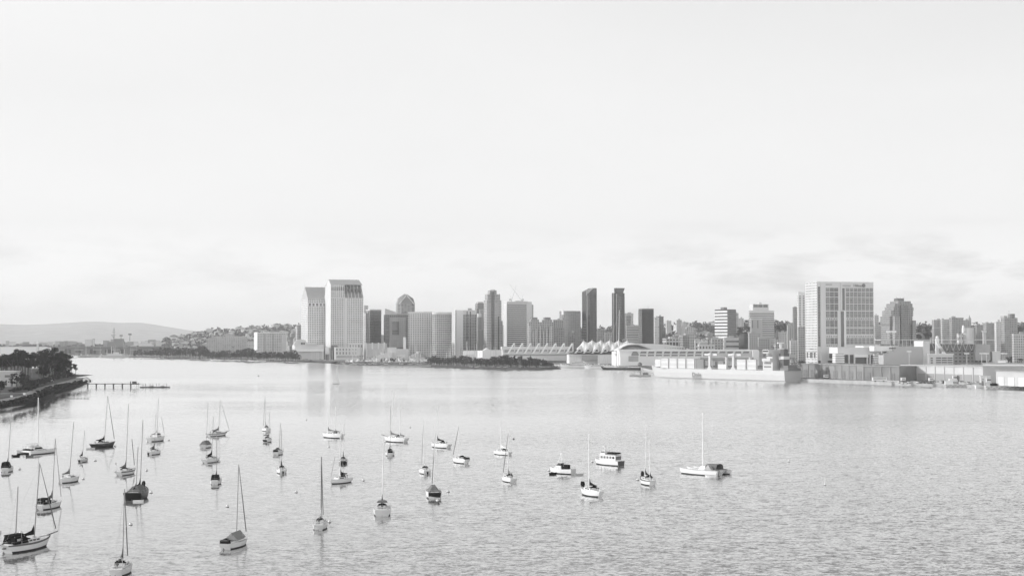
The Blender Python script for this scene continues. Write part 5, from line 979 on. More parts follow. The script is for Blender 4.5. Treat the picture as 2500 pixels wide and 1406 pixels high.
grove(46, 1180, 1330, P_([(1180, 896), (1330, 898)]), P_([(1180, 876), (1215, 866), (1240, 865), (1262, 868), (1290, 872), (1325, 870), (1330, 880)]), ['round', 'round', 'tall'], 'tree on the park peninsula, right half of its long tree line', 'trees on the right half of the park peninsula', 3)
grove(8, 1322, 1350, P_([(1322, 896), (1350, 897)]), P_([(1322, 880), (1350, 882)]), ['round'], 'small tree near the tip of the park peninsula', 'trees at the tip of the park peninsula', 1)
for px, py, H in ((569, 869, 21), (1003, 884, 10), (2060, 895, 9), (2110, 895, 9)): p = WZ(px, py, LAND); tree('palm', p.x, p.y, LAND, H, rnd, {569: 'single tall palm rising before the long grey block', 1003: 'palm beside the round pavilion', 2060: 'palm under the left part of the white hotel podium', 2110: 'palm under the right part of the white hotel podium'}[px], None)
for px, py, tp, n, lab in ((1962, 895, 878, 3, 'dark tree at the foot of the wide white hotel'), (2478, 898, 868, 6, 'dark tree before the balconied block at the right edge'), (2460, 897, 880, 3, 'low tree left of the balconied block at the right edge'), (2392, 899, 888, 4, 'low bush like tree below the ballpark'), (2355, 899, 890, 4, 'low tree right of the parking structure'), (1560, 884, 872, 1, 'small tree at the quay near the black hulled yacht')):
    grove(n, px - 8, px + 12, P_([(px - 20, py), (px + 30, py)]), P_([(px - 20, tp), (px + 30, tp)]), ['round'], lab, 'trees: ' + lab if n > 1 else None, 1.5, LAND)
for D, lab, x0, x1, yt, yb, n in ((2800, 'dark tree in the tall clump behind the hall, right of the striped tower', 1797, 1830, 795, 850, 16), (3100, 'dark tree crowding the slope between the crowned pale tower and the striped grey tower', 1890, 1934, 788, 818, 18), (2900, 'dark tree on the rise right of the stepped tower', 2236, 2276, 792, 812, 14), (2600, 'dark tree below the pale slope right of the stepped tower', 2240, 2276, 811, 828, 10), (2700, 'dark tree behind the right edge tower', 2484, 2502, 793, 815, 7), (3300, 'dark tree beside the narrow dark tower', 1621, 1655, 806, 822, 8)):
    for i in range(n):
        px = rnd.uniform(x0, x1); top = rnd.uniform(yt, yt + (yb - yt) * .6); p = PY(px, top, D + rnd.uniform(-40, 40)); H = rnd.uniform(9, 15); tree('round', p.x, p.y, max(LAND, p.z - H), H, rnd, lab, 'trees: ' + ' '.join(lab.split()[2:9]))
# terrain rises under those clumps
KN = mat('wooded_knoll', .09, .95, var=.5, scale=.02)
def knoll(x0, x1, yt, D, dep):
    rows = []
    for j in range(9):
        f = j / 8; Dj = D + dep * (f - .5); rows.append([(rr(x0 + (x1 - x0) * i / 16) * Dj, Dj, max(0.5, LAND + (zat(yt, D) - LAND) * (math.sin(math.pi * i / 16) ** .5) * math.sin(math.pi * f) ** .7 + rnd.uniform(-1, 1))) for i in range(17)])
    struct(MB().grid(rows).build('terrain_knoll', KN, smooth=True))
knoll(1785, 1845, 812, 2810, 200); knoll(1878, 1945, 797, 3120, 260); knoll(2225, 2290, 800, 2910, 260); knoll(2232, 2284, 818, 2610, 160); knoll(2476, 2540, 801, 2710, 200); knoll(1612, 1665, 815, 3310, 150)
# trees that cover the hillsides: beyond counting
def hillcover(name, prof, D0, D1, n, seed, x0, x1, size, fmin=.25):
    r2 = random.Random(seed); mb = MB()
    for i in range(n):
        px = r2.uniform(x0, x1); f = r2.uniform(fmin, 1.02); D = D0 + (D1 - D0) * f; H = zat(ylerp(prof, px), D1) - LAND; z = LAND + H * (min(1, f) ** 1.15)
        big = 1.7 if r2.random() < .12 else 1
        leaves(mb, (rr(px) * D, D, z + size * .8 * big), size * big, 7, size * .55 * big, r2, .8)
    o = mb.build(name, LEAFL); o['kind'] = 'stuff'
hillcover('hillside_woods', LH, 4300, 5600, 800, 4, 400, 735, 6.5, .2)
hillcover('hillside_woods', RH, 3300, 4300, 2400, 5, 1400, 2560, 6.5, .35)
# ---------------------------------------------------------------- houses on the hillsides
HMs = [mat('house_pale', .62, .7), mat('house_cream', .55, .8), mat('house_grey', .40, .8)]; RFs = [mat('house_roof_dark', .16, .8), ROOFG, mat('house_roof_pale', .62, .7)]
def house(px, f, prof, D0, D1, w, h, k, label, group):
    D = D0 + (D1 - D0) * f; H = zat(ylerp(prof, px), D1) - LAND; z = LAND + H * (f ** 1.15) - 1.5
    t = thing('hillside_house', label, 'house', (rr(px) * D, D, z), rnd.uniform(-.3, .5), group); d = w * .7
    MB().box(-w / 2, w / 2, -d / 2, d / 2, 0, h).build('wall', HMs[k % 3], t); MB().ext([(-w / 2 - .5, h), (w / 2 + .5, h), (0 if k % 2 else -w * .2, h * 1.35)], -d / 2 - .4, d / 2 + .4).build('roof', RFs[(k // 2) % 3], t)
for i in range(140): house(rnd.uniform(425, 735), rnd.uniform(.15, .98), LH, 4300, 5600, rnd.uniform(12, 34), rnd.uniform(9, 16), rnd.randrange(12), 'small pale house among trees on the far hillside left of the slab towers', 'houses on the left hillside')
for i in range(70): house(rnd.uniform(1600, 1960), rnd.uniform(.25, .97), RH, 3300, 4300, rnd.uniform(10, 24), rnd.uniform(8, 14), rnd.randrange(12), 'small house among trees on the hillside between the dark broad tower and the white hotel', 'houses on the middle hillside')
for i in range(35): house(rnd.uniform(2140, 2520), rnd.uniform(.3, .97), RH, 3300, 4300, rnd.uniform(10, 24), rnd.uniform(5, 11), rnd.randrange(12), 'small house among trees on the hillside right of the white hotel', 'houses on the right hillside')
b = Bld('slope_building', 'long pale low building on the slope right of the stepped tower', 2234, 2236, 2276, 802, 2950, 6, 'building', zb=40); b.body(CREAM, name='wall'); b.box('roof', -1, b.a + 1, -1, b.b, b.h, b.h + 1, ROOFP)
# low city blocks filling the foot of the towers
fills = []
for i in range(46):
    px = rnd.uniform(890, 1230) if i < 10 else rnd.uniform(1450, 1960); D = rnd.uniform(2700, 3250); yt = rnd.uniform(824, 845) if px < 1250 else rnd.uniform(812, 842); w = rnd.uniform(10, 22)
    fills.append((px, D, yt, w))
for i in range(16): fills.append((rnd.uniform(2140, 2500), rnd.uniform(2350, 2800), rnd.uniform(808, 828), rnd.uniform(12, 24)))
sty = [facade(.46, .14, 4, 3.8, .5, .5), facade(.34, .12, 5, 3.8, .6, .45), facade(.62, .2, 6, 4, .45, .5), facade(.28, .10, 3.6, 3.6, .6, .6), facade(.52, .2, 60, 3.8, .95, .4)]
for k, (px, D, yt, w) in enumerate(sorted(fills)):
    where = 'low city block in the gaps below the central towers' if px < 1250 else ('low city block behind the convention halls, right of the dark twins' if px < 1970 else 'low city block behind the ballpark and warehouses')
    b = Bld('city_building', where, px - w / 2, px - w / 2 + 2, px + w / 2, yt, D, 12, 'building', where.replace('block', 'blocks')); b.body(sty[k % 5], name='wall'); b.parapet([CREAM, GREY][k % 2], 1.2); b.plant(1, k)
# ---------------------------------------------------------------- far left shore
FM = mat('carrier_grey', .24, .7, var=.1, scale=.02)
D = 3650
def fx(px): return rr(px) * D
t = thing('aircraft_carrier', 'grey aircraft carrier museum ship with island and tall lattice mast on the far left shore', 'ship', (fx(270), D, 0), R(3)); L = fx(425) - fx(150); z1 = zat(845, D); z2 = zat(857, D)
MB().add([(-L / 2 + 8, -17, 0), (L / 2 - 10, -17, 0), (L / 2 - 10, 17, 0), (-L / 2 + 8, 17, 0), (-L / 2, -20, z1 - 3), (L / 2, -20, z1 - 3), (L / 2, 20, z1 - 3), (-L / 2, 20, z1 - 3)], [(0, 3, 2, 1), (4, 5, 6, 7), (0, 1, 5, 4), (1, 2, 6, 5), (2, 3, 7, 6), (3, 0, 4, 7)]).build('hull', FM, t)
for i in range(7): MB().box(-L * .42 + i * L * .13, -L * .42 + i * L * .13 + L * (.05 if i % 3 else .09), -20.6, -17, z1 * (.38 if i % 2 else .3), z1 * .72).build('hangar_opening', mat('hangar_dark', .07, .8), t)
for i in range(6): MB().box(-L * .45 + i * L * .16, -L * .45 + i * L * .16 + L * .07, -25, -19, z1 * .62, z1 * .70).build('side_sponson', mat('sponson_grey', .38, .7), t)
MB().box(-L / 2 - 6, L / 2 + 4, -28, 28, z1 - 3, z1).build('flight_deck', mat('flight_deck', .24, .8), t)
MB().box(fx(268) - fx(270), fx(309) - fx(270), -26, -14, z1, zat(834, D)).box(fx(284) - fx(270), fx(306) - fx(270), -25, -15, zat(834, D), zat(827, D)).build('island', FM, t)
mb = MB(); x = fx(283) - fx(270); mb.tube((x, -20, z1), (x, -20, zat(800, D)), 1.6, .6, 5)
for yy, w in ((806, 3), (811, 5), (818, 7), (822, 4)): mb.tube((x - w, -20, zat(yy, D)), (x + w * .7, -20, zat(yy, D)), .6, n=4)
mb.tube((x - 6, -20, zat(818, D)), (x, -20, zat(826, D)), .6, n=4); mb.build('lattice_mast', FM, t)
for px, yy, w in ((300, 821, 3.5), (321, 818, 3.8)): x = fx(px) - fx(270); MB().tube((x, -20, zat(832, D)), (x, -20, zat(yy, D)), 1.0, .8, 5).box(x - w, x + w, -22, -18, zat(yy, D), zat(yy - 3.6, D)).build('radar_tower', FM, t)
for px in (275, 287, 300, 330, 350, 372): x = fx(px) - fx(270); t2 = MB().ext([(x - 8, z1 + .5), (x + 8, z1 + .5), (x + 7, z1 + 4), (x - 2, z1 + 2.5)], -24, -22).build('parked_aircraft', CREAM, t)
# piers
def flatpier(lab, x0, x1, py, h, D_, m, dep=30):
    a = rr(x0) * D_; c = rr(x1) * D_; t = thing('harbour_pier', lab, 'pier', (a, D_, 0), 0); MB().box(0, c - a, 0, dep, 1.2, h).build('deck', m, t)
    n = int((c - a) / 9); o = MB().tube((0, 1, -1), (0, 1, 1.2), .5, n=5).build('pile', DGREY, t, loc=(3, 0, 0))
    for i in range(1, min(n, 60)): q = o.copy(); COL.objects.link(q); q.parent = t; q.location = (3 + i * (c - a - 6) / (n - 1), 0, 0)
flatpier('long dark pier across the far left shore before the carrier', 196, 425, 873, 5.2, 3480, GREY); flatpier('short dark pier section on the far left', 166, 186, 870, 4.5, 3560, GREY)
flatpier('low piled wharf at the front of the marina park', 930, 1052, 896, 3.4, WZ(990, 897).y - 4, GREY, 6)
motor_yacht(190, 871.0, 20, 180, 'small white boat at the far left pier', decks=1); motor_yacht(120, 870, 22, 178, 'white boat far left behind the headland trees', decks=2)
# tall ship / destroyer like white vessel before the carrier
t = thing('masted_ship', 'pale grey ship with several short masts before the carrier', 'ship', (rr(285) * 3400, 3400, 0), 0)
MB().ext([(-34, 0), (30, 0), (38, 7), (26, 5), (-30, 5), (-36, 7)], -4, 4).build('hull', mat('pale_hull', .5, .6), t); MB().box(-20, 14, -3, 3, 5, 9).box(-6, 6, -3, 3, 9, 13).build('deck_house', CREAM, t)
for x, h in ((-22, 20), (-12, 27), (-4, 24), (10, 18), (20, 21)): MB().tube((x, 0, 4), (x, 0, h), .7, .3, 5).build('mast', CREAM, t)
for k, (xl, xr, yt, yb, D_, wl, lab) in enumerate(((0, 146, 847, 862, 3300, .80, 'long white roofed hall at the left edge behind the headland trees'), (330, 372, 838, 846, 4300, .7, 'long low white roofed shed right of the carrier island'), (372, 460, 836, 844, 4500, .62, 'row of pale low buildings on the far left shore'), (440, 505, 832, 842, 4400, .66, 'pale low terminal block left of the long grey block'), (120, 155, 852, 862, 3350, .6, 'sloped end building right of the long white roofed hall'))):
    b = Bld('harbour_hall', lab, xl, xl + 1, xr, yt, D_, 2, 'building', b=60); b.body(mat('hall_wall%.2f' % wl, wl, .8), name='wall'); b.box('roof', -1, b.a + 1, -2, 60, b.h, b.h + 1.2, HMs[0]); b.box('roof_vent', b.a * .3, b.a * .34, 10, 14, b.h + 1.2, b.h + 4, GREY)
lowb = 0
for i in range(60):
    px = rnd.uniform(-20, 500); D_ = rnd.uniform(4600, 7500); yt = rnd.uniform(828, 838) + (3 if px < 200 else 0); w = rnd.uniform(8, 24); lab = 'low building in the hazy strip beyond the far left shore'
    b = Bld('city_building', lab, px, px + 1, px + w, min(yt, zat(0, 1) * 0 + yt), D_, 6, 'building', 'low buildings in the far left haze'); b.body(sty[i % 5] if i % 3 else HMs[0], name='wall'); b.box('roof', -1, b.a + 1, -1, b.b + 1, b.h, b.h + 1.5, [ROOFG, HMs[0]][i % 2])
b = Bld('control_tower', 'slim white tower on the far left shore between headland trees and carrier', 227, 228, 232, 829, 4600, 4, 'tower'); b.body(HMs[0]); b.box('cab', -1, b.a + 1, -1, b.b + 1, b.h, b.h + 3, GREY)
t = thing('harbour_light_tower', 'white pointed lattice tower rising behind the white roofed hall', 'tower', (rr(93) * 3250, 3250, LAND)); z1 = zat(831, 3250); MB().frus((-4, 4, -4, 4), 0, (-1.5, 1.5, -1.5, 1.5), z1 - 10).build('shaft', CREAM, t); MB().prism([(-3, -3), (3, -3), (3, 3), (-3, 3)], z1 - 10, z1, top=[(-.2, -.2), (.2, -.2), (.2, .2), (-.2, .2)]).build('cap', WHITE, t)
grove(60, -20, 440, P_([(-20, 862), (440, 866)]), P_([(-20, 846), (150, 850), (440, 850)]), ['round', 'tall'], 'small tree in the strip of trees along the far left shore', 'trees along the far left shore', 4, LAND)
grove(28, 325, 445, P_([(325, 871.5), (445, 873)]), P_([(325, 858), (350, 852), (400, 849), (445, 851)]), ['round', 'tall'], 'grey green tree on the shore at the right end of the carrier', 'trees at the right end of the carrier', 2, LAND)
def hz_cover(n, x0, x1, y0, y1, D0, D1, seed):
    r2 = random.Random(seed); mb = MB()
    for i in range(n):
        D_ = r2.uniform(D0, D1); px = r2.uniform(x0, x1); leaves(mb, (rr(px) * D_, D_, LAND + r2.uniform(3, 14)), 12, 7, 8, r2, .6)
    mb.build('shore_woods', LEAF)['kind'] = 'stuff'
hz_cover(700, -40, 470, 830, 840, 4600, 8200, 9)
# ---------------------------------------------------------------- small craft and cars along the marina park
DB = []
for k in range(3):
    h = MB(); rows = hull_rows(9 + 2 * k, 1.5, 1.2, n=8, rake=.8); f = [[(x, y, z) for x, y, z in r] + [(x, -y, z) for x, y, z in reversed(r)] for r in rows]; h.grid(f); h.add(f[0], [tuple(range(len(f[0])))]); h.add([r[4] for r in f] + [r[5] for r in reversed(f)], [tuple(range(2 * len(f)))])
    o = h.build('hull', WHITE); c = MB().frus((2, 6, -1, 1), 1.1, (2.3, 5.2, -.8, .8), 2.2).build('cabin', CREAM); m_ = MB().tube((5, 0, 1), (5, 0, 13 + 2 * k), .16, .1, 4).build('mast', METAL); ds = (o.data, c.data, m_.data)
    for q in (o, c, m_): bpy.data.objects.remove(q)
    DB.append(ds)
def docked(px, py, rz, lab, grp, z=0, s_=1.0):
    p = WZ(px, py, z); t = thing('docked_boat', lab, 'boat', (p.x, p.y, z), rz, grp); t.scale = (s_, s_, s_)
    for nm, me in zip(('hull', 'cabin', 'mast'), DB[rnd.randrange(3)]): o = bpy.data.objects.new(nm, me); COL.objects.link(o); o.parent = t
for i in range(70): docked(rnd.uniform(845, 1225), rnd.uniform(884.5, 887.3), rnd.uniform(0, 6.28), 'small white boat in the packed marina behind the park peninsula', 'boats in the packed marina', s_=rnd.uniform(1.5, 2.5))
for i in range(26): docked(rnd.uniform(150, 330), rnd.uniform(870.5, 872.0), rnd.uniform(0, 6.28), 'small white boat moored along the far left pier', 'boats along the far left pier', s_=rnd.uniform(1.2, 2.2))
for i in range(30): docked(rnd.uniform(1366, 1600), rnd.uniform(892.5, 895.8) if i % 2 else rnd.uniform(896.5, 897.5), rnd.uniform(2.6, 3.6), 'small white boat in the yacht basin before the convention hall', 'boats in the yacht basin', s_=rnd.uniform(.9, 1.5))
cb_ = MB().box(-2.2, 2.2, -.9, .9, .35, .95).build('body', mat('car_paint', .7, .3)); cc = MB().frus((-1.6, 1.3, -.8, .8), .95, (-1.1, .6, -.68, .68), 1.5).build('cabin', mat('car_glass', .12, .1)); cw = MB()
wm = MB().tube((0, -.95, 0), (0, .95, 0), .34, n=8).build('wheel', BLACK); CD = (cb_.data, cc.data, wm.data); CD2 = [cb_.data]; m2 = cb_.data.copy(); m2.materials.clear(); m2.materials.append(mat('car_paint_dark', .12, .3)); CD2.append(m2)
for q in (cb_, cc, wm): bpy.data.objects.remove(q)
def car(px, py, lab, grp, z):
    p = WZ(px, py, z); t = thing('parked_car', lab, 'car', (p.x, p.y, z + .002), rnd.choice((.1, 1.6, .2)), grp); t.scale = (1.3, 1.3, 1.3)
    for nm, me, lc in (('body', CD2[0 if rnd.random() < .7 else 1], (0, 0, 0)), ('cabin', CD[1], (0, 0, 0)), ('axle_wheels', CD[2], (-1.4, 0, .34)), ('axle_wheels', CD[2], (1.4, 0, .34))): o = bpy.data.objects.new(nm, me); COL.objects.link(o); o.parent = t; o.location = lc
for i in range(45): car(rnd.uniform(600, 805), rnd.uniform(878.4, 881.0), 'parked car on the shore left of the tallest slab tower', 'cars on the left shore', 2.6)
for i in range(45): car(rnd.uniform(830, 1060), rnd.uniform(886.6, 890.4), 'parked car on the left part of the park peninsula', 'cars on the left of the park peninsula', 2.6)
for i in range(26): car(rnd.uniform(1150, 1345), rnd.uniform(895.0, 897.2), 'parked car under the trees of the park peninsula', 'cars under the peninsula trees', 2.6)
for i in range(26): car(rnd.uniform(2200, 2390), rnd.uniform(932.5, 937.5), 'vehicle parked on the wharf before the long pale warehouse', 'vehicles on the right quay', LAND)
for px, yt, yb in ((776, 859, 879), (788, 857, 879), (795, 862, 878), (804, 858, 880), (811, 856, 880), (918, 858, 884), (1020, 859, 886), (1027, 860, 886), (1063, 858, 890), (1090, 861, 885), (1098, 860, 886), (1131, 860, 885), (741, 862, 877)):
    p = WZ(px, yb, 2.6); t = thing('flag_pole', 'white pole standing along the marina waterfront', 'pole', (p.x, p.y, 2.6), 0, 'white poles along the marina'); H = (yb - yt) * p.y / F; MB().tube((0, 0, 0), (0, 0, H), .38, .28, 6).build('shaft', WHITE, t); MB().ball((0, 0, H), .6, 6).build('finial', WHITE, t)
# ---------------------------------------------------------------- headland on the left
HG = mat('headland_grass', 0.055, 0.95, var=0.5, scale=0.06); HP = mat('headland_path', .22, .9, var=.12, scale=.2)
HD = mat('headland_scrub', .04, .95, var=.5, scale=.3, bump=.5)
hl = [(-160, 1022), (0, 996), (40, 992), (62, 988), (100, 981), (128, 975), (141, 970.5), (134, 965), (140, 959), (156, 952), (176, 947), (196, 943.5), (212, 938), (224, 932.5)]
shore(hl, [(WZ(214, 927).x, WZ(214, 927).y + 20, 0), (WZ(150, 905).x - 60, 1750, 0), (-1400, 1900, 0), (-1400, 700, 0)], 'headland', 0, 15, 4.5, HG, HD, 21, 1.5)
def strip(pix, w, z, name, m):
    c = [WZ(px, py, z) for px, py in pix]; rows = [[], []]
    for i, p in enumerate(c):
        d = c[min(i + 1, len(c) - 1)] - c[max(i - 1, 0)]; d.normalize(); n = Vector((-d.y, d.x, 0)) * w * (w and 1)
        rows[0].append(tuple(p + n)); rows[1].append(tuple(p - n))
    return struct(MB().grid(rows).build(name, m))
strip([(-20, 981), (30, 973), (78, 964), (86, 957), (100, 948.5), (130, 941), (165, 933), (185, 927), (200, 922)], 5.5, 4.53, 'path', HP)
strip([(-20, 961), (20, 960), (60, 959.5), (72, 958)], 4, 4.56, 'driveway', PATHM)
def hedge(pix, h, w, lab):
    r2 = random.Random(int(pix[0][0] + pix[0][1])); c = [WZ(px, py, 4.5) for px, py in pix]; t = thing('hedge', lab, 'hedge', (c[0].x, c[0].y, 4.5)); mb = MB()
    for a, b_ in zip(c, c[1:]):
        n = int((b_ - a).length / 2.2)
        for i in range(n): p = a.lerp(b_, i / max(1, n)) - c[0]; leaves(mb, (p.x + r2.uniform(-w, w), p.y + r2.uniform(-w, w), h * r2.uniform(.3, .75)), h * .45, 16, .8, r2)
    mb.build('foliage', LEAFN, t)
hedge([(0, 990), (40, 984), (75, 976), (100, 966), (118, 955), (150, 945), (190, 937.5), (212, 933)], 2.4, 4.0, 'low dark scrub along the rocky bank of the headland')
hedge([(66, 956), (80, 946), (100, 938), (120, 932)], 5, 3, 'dark hedge behind the bend of the pale path')
hedge([(128, 928), (150, 924), (180, 920)], 5, 3, 'dark hedge beside the far end of the pale path')
hedge([(26, 958), (45, 955), (66, 951)], 3, 2, 'low hedge beside the driveway on the headland')
r8 = random.Random(81)
def pines(n, x0, x1, by, tp, kind, lab, grp, jx=1.0):
    for i in range(n):
        px = x0 + (x1 - x0) * (i + r8.uniform(.1, .9)) / n; b_ = by + r8.uniform(-5, 3); p = WZ(px, b_, 4.5); H = (b_ - tp(px) + 3) * p.y / F * r8.uniform(.85, 1.08); tree(kind, p.x, p.y, 4.5, H, r8, lab, grp)
pines(20, -22, 66, 926, P_([(-22, 862), (10, 866), (35, 857), (60, 857), (70, 868)]), 'pine', 'tall dark bare-trunked pine in the left half of the headland grove', 'pines in the left half of the headland grove')
pines(22, 64, 156, 922, P_([(64, 875), (90, 866), (105, 866), (125, 852), (140, 857), (152, 868)]), 'pine', 'tall dark bare-trunked pine in the right half of the headland grove', 'pines in the right half of the headland grove')
pines(8, 140, 170, 918, P_([(140, 866), (152, 874), (166, 884)]), 'pine', 'shorter dark pine near the tip of the headland grove', 'shorter pines near the headland tip')
for px, by, tp, lab in ((175, 917, 884, 'leaning pine set apart at the right end of the headland grove'), (185, 918, 890, 'outermost small pine leaning over the water at the headland tip')): p = WZ(px, by, 4.5); tree('pine', p.x, p.y, 4.5, (by - tp) * p.y / F, r8, lab, None)
pines(12, 98, 170, 922, P_([(98, 896), (120, 888), (140, 884), (170, 903)]), 'dark', 'dense dark broadleaf tree under the headland pines', 'broadleaf trees under the headland pines')
pines(3, 40, 60, 944, P_([(40, 906), (52, 905), (60, 912)]), 'dark', 'dense dark tree beside the flat roofed white house', 'dark trees beside the white house')
pines(3, 54, 74, 948, P_([(54, 918), (62, 922), (74, 934)]), 'dark', 'low dark tree right of the flat roofed white house', 'low trees right of the white house')
pines(2, -8, 6, 962, P_([(-8, 925), (6, 930)]), 'dark', 'dark tree at the left edge before the white house', 'dark trees at the left edge')
def flathouse(px0, px1, pyb, pyt, lab, wl=.5, wins=()):
    D = WZ(px0, pyb, 4.5).y; x0 = rr(px0) * D; x1 = rr(px1) * D; h = zat(pyt, D) - 4.5; t = thing('flat_roofed_house', lab, 'house', (x0, D, 4.5), .06)
    w = x1 - x0; MB().box(0, w, 0, 14, 0, h).build('wall', mat('house_wall%.2f' % wl, wl, .8, var=.06, scale=.2), t); MB().box(-.4, w + .4, -.4, 14.4, h, h + .5).build('roof', CREAM, t)
    for (a, b_, c, d) in wins: MB().box(w * a, w * b_, -.08, .1, h * c, h * d).build('window', DGREY, t)
    return t, w, h
flathouse(-14, 38, 944, 907, 'flat roofed white two storey house among the headland trees', .52, ((.0, .3, .62, .78), (.52, .8, .62, .78), (.82, .98, .62, .78), (.3, .48, .1, .38), (.56, .62, .06, .45), (.8, .9, .02, .2)))
flathouse(-10, 66, 916, 888, 'long pale house behind the trunks of the headland pines', .30, ((.1, .25, .3, .5), (.4, .5, .3, .5), (.62, .75, .3, .5), (.85, .97, .3, .5)))
flathouse(78, 128, 921, 900, 'dim house behind the pines in the middle of the headland', .22, ((.1, .4, .3, .6), (.55, .9, .3, .6)))
p = WZ(209, 934, 4.5); t = thing('pier_gatehouse', 'small white gabled hut where the pier leaves the headland', 'hut', (p.x, p.y, 4.5), .1); MB().ext([(-2.4, 0), (2.4, 0), (2.4, 3), (0, 4.4), (-2.4, 3)], 0, 5).build('wall', WHITE, t); MB().add([(-2.8, -.3, 2.9), (0, -.3, 4.7), (0, 5.3, 4.7), (-2.8, 5.3, 2.9), (2.8, -.3, 2.9), (2.8, 5.3, 2.9)], [(0, 1, 2, 3), (1, 4, 5, 2)]).build('roof', CREAM, t); MB().box(-.8, .8, -.1, .05, 0, 2.1).build('door', GREY, t)
p = WZ(123, 932, 4.5); t = thing('pale_hut', 'small pale box hut on the headland beside the path', 'hut', (p.x, p.y, 4.5)); MB().box(-1.6, 1.6, 0, 3, 0, 3.4).build('wall', CREAM, t); MB().box(-1.9, 1.9, -.3, 3.3, 3.4, 3.7).build('roof', GREY, t)
for k, (px, py, lab) in enumerate(((28, 971, 'tiny white bench like sign on the headland lawn at left'), (59, 965, 'tiny white sign by the bend of the headland path'))): p = WZ(px, py, 4.5); t = thing('park_sign', lab, 'sign', (p.x, p.y, 4.5)); MB().box(-.8, .8, 0, .15, .5, 1.6).build('board', WHITE, t); MB().box(-.1, .1, .02, .13, 0, .5).build('post', GREY, t)
# pier
D = WZ(276, 946).y; x0, x1 = rr(212) * D, rr(340) * D; zd = zat(936, D); t = thing('pier', 'long thin wooden pier on dark piles reaching right from the headland', 'pier', (x0, D, 0)); PD = mat('pier_wood', .09, .8, var=.3, scale=.5)
MB().box(0, x1 - x0, 0, 2.6, zd - .5, zd).build('deck', PD, t)
for px in (215, 236, 257, 278, 299.5, 320): x = rr(px) * D - x0; MB().tube((x, .3, -1), (x, .3, zd - .5), .3, n=6).tube((x, 2.3, -1), (x, 2.3, zd - .5), .3, n=6).box(x - .45, x + .45, 0, 2.6, zd - 1.0, zd - .5).build('pile_bent', PD, t)
for px in (335, 339): x = rr(px) * D - x0; MB().tube((x, .5, -1), (x, .5, zd + .8), .12, n=5).build('pile', PD, t)
mb = MB(); n = 44
for i in range(n): x = (x1 - x0) * i / (n - 1); mb.box(x - .04, x + .04, .02, .1, zd, zd + 1.05)
mb.box(0, x1 - x0, .02, .08, zd + .98, zd + 1.05); mb.build('railing', METAL, t)
MB().box(rr(320) * D - x0, rr(340) * D - x0, -1, 4, zd - .7, zd - .01).build('pier_head', PD, t)
t = thing('pier_shelter', 'small dark hut and bench group on the end of the pier', 'shelter', (rr(328) * D, D + 1, zd)); MB().box(-1.6, 1.8, 0, 2, 0, 1.9).build('hut', PD, t); MB().box(-3.4, -2.8, 0, 1, 0, 2.1).build('post_box', DGREY, t)
t = thing('gangway', 'sloping gangway from the pier end down to the floating dock', 'gangway', (rr(341) * D, D, 0)); w = (rr(372) - rr(341)) * D; MB().add([(0, 0, zd - .1), (w, 0, 1.0), (w, 1.2, 1.0), (0, 1.2, zd - .1), (0, 0, zd - .4), (w, 0, .7), (w, 1.2, .7), (0, 1.2, zd - .4)], [(0, 1, 2, 3), (4, 7, 6, 5), (0, 4, 5, 1), (2, 6, 7, 3), (1, 5, 6, 2), (0, 3, 7, 4)]).build('ramp', METAL, t); MB().tube((0, 0, zd + .8), (w, 0, 1.9), .06, n=4).build('handrail', METAL, t)
t = thing('floating_dock', 'dark floating dock with a row of upright piles beyond the pier end', 'dock', (rr(343) * D, D, 0)); w = (rr(415) - rr(343)) * D; MB().box(0, w, 0, 3, -.2, .75).build('float', PD, t)
for px in (351, 357, 368.5, 375, 384, 390, 402, 408): x = (rr(px) - rr(343)) * D; MB().tube((x, -.2, -1), (x, -.2, 3.6), .16, n=6).build('pile', PD, t)
MB().box(w * .32, w * .45, .4, 2.2, .75, 1.5).build('dock_box', GREY, t); MB().box(w * .7, w * .82, .4, 2.2, .75, 1.4).build('dock_box', DGREY, t)
a_ = WZ(141, 972.5); c_ = WZ(218, 973); t = thing('float_line', 'thin line of small dark floats leaving the headland bank', 'float line', (a_.x, a_.y, 0)); w = c_.x - a_.x; MB().tube((0, 0, .12), (w, c_.y - a_.y, .12), .09, n=5).build('rope', DGREY, t)
o = MB().ball((0, 0, .15), .42, 8).build('float', DGREY, t, loc=(2, 0, 0))
for i in range(1, 9): q = o.copy(); COL.objects.link(q); q.parent = t; q.location = (2 + i * (w - 3) / 8, (c_.y - a_.y) * i / 8, 0)
# ---------------------------------------------------------------- moored boats
HW_ = mat('boat_white', .80, .35, var=.03, scale=.6); HC = mat('boat_cream', .62, .5); HGr = mat('boat_grey', .32, .5); HB_ = mat('boat_black', .018, .3)
BOT = mat('bottom_paint', .02, .6); DK = mat('boat_deck', .58, .7, var=.08, scale=1.0); CVB = BLACK; CVG = mat('canvas_grey', .17, .85, var=.15, scale=1.0); CVL = mat('canvas_light', .45, .85, var=.1, scale=1.0)
TEAK = mat('teak_dark', .14, .7, var=.2, scale=1.5); WIN = mat('boat_window', .025, .1); ALU = mat('mast_pale', .85, .4); ALD = mat('mast_dark', .12, .5); ALG = mat('mast_shaded', .30, .5)
MC = {'w': HW_, 'c': HC, 'g': HGr, 'b': HB_}; CV = {'m': mat('canvas_mid', .30, .85, var=.1, scale=1.0), 'b': CVB, 'g': CVG, 'l': CVL, 'w': HW_}
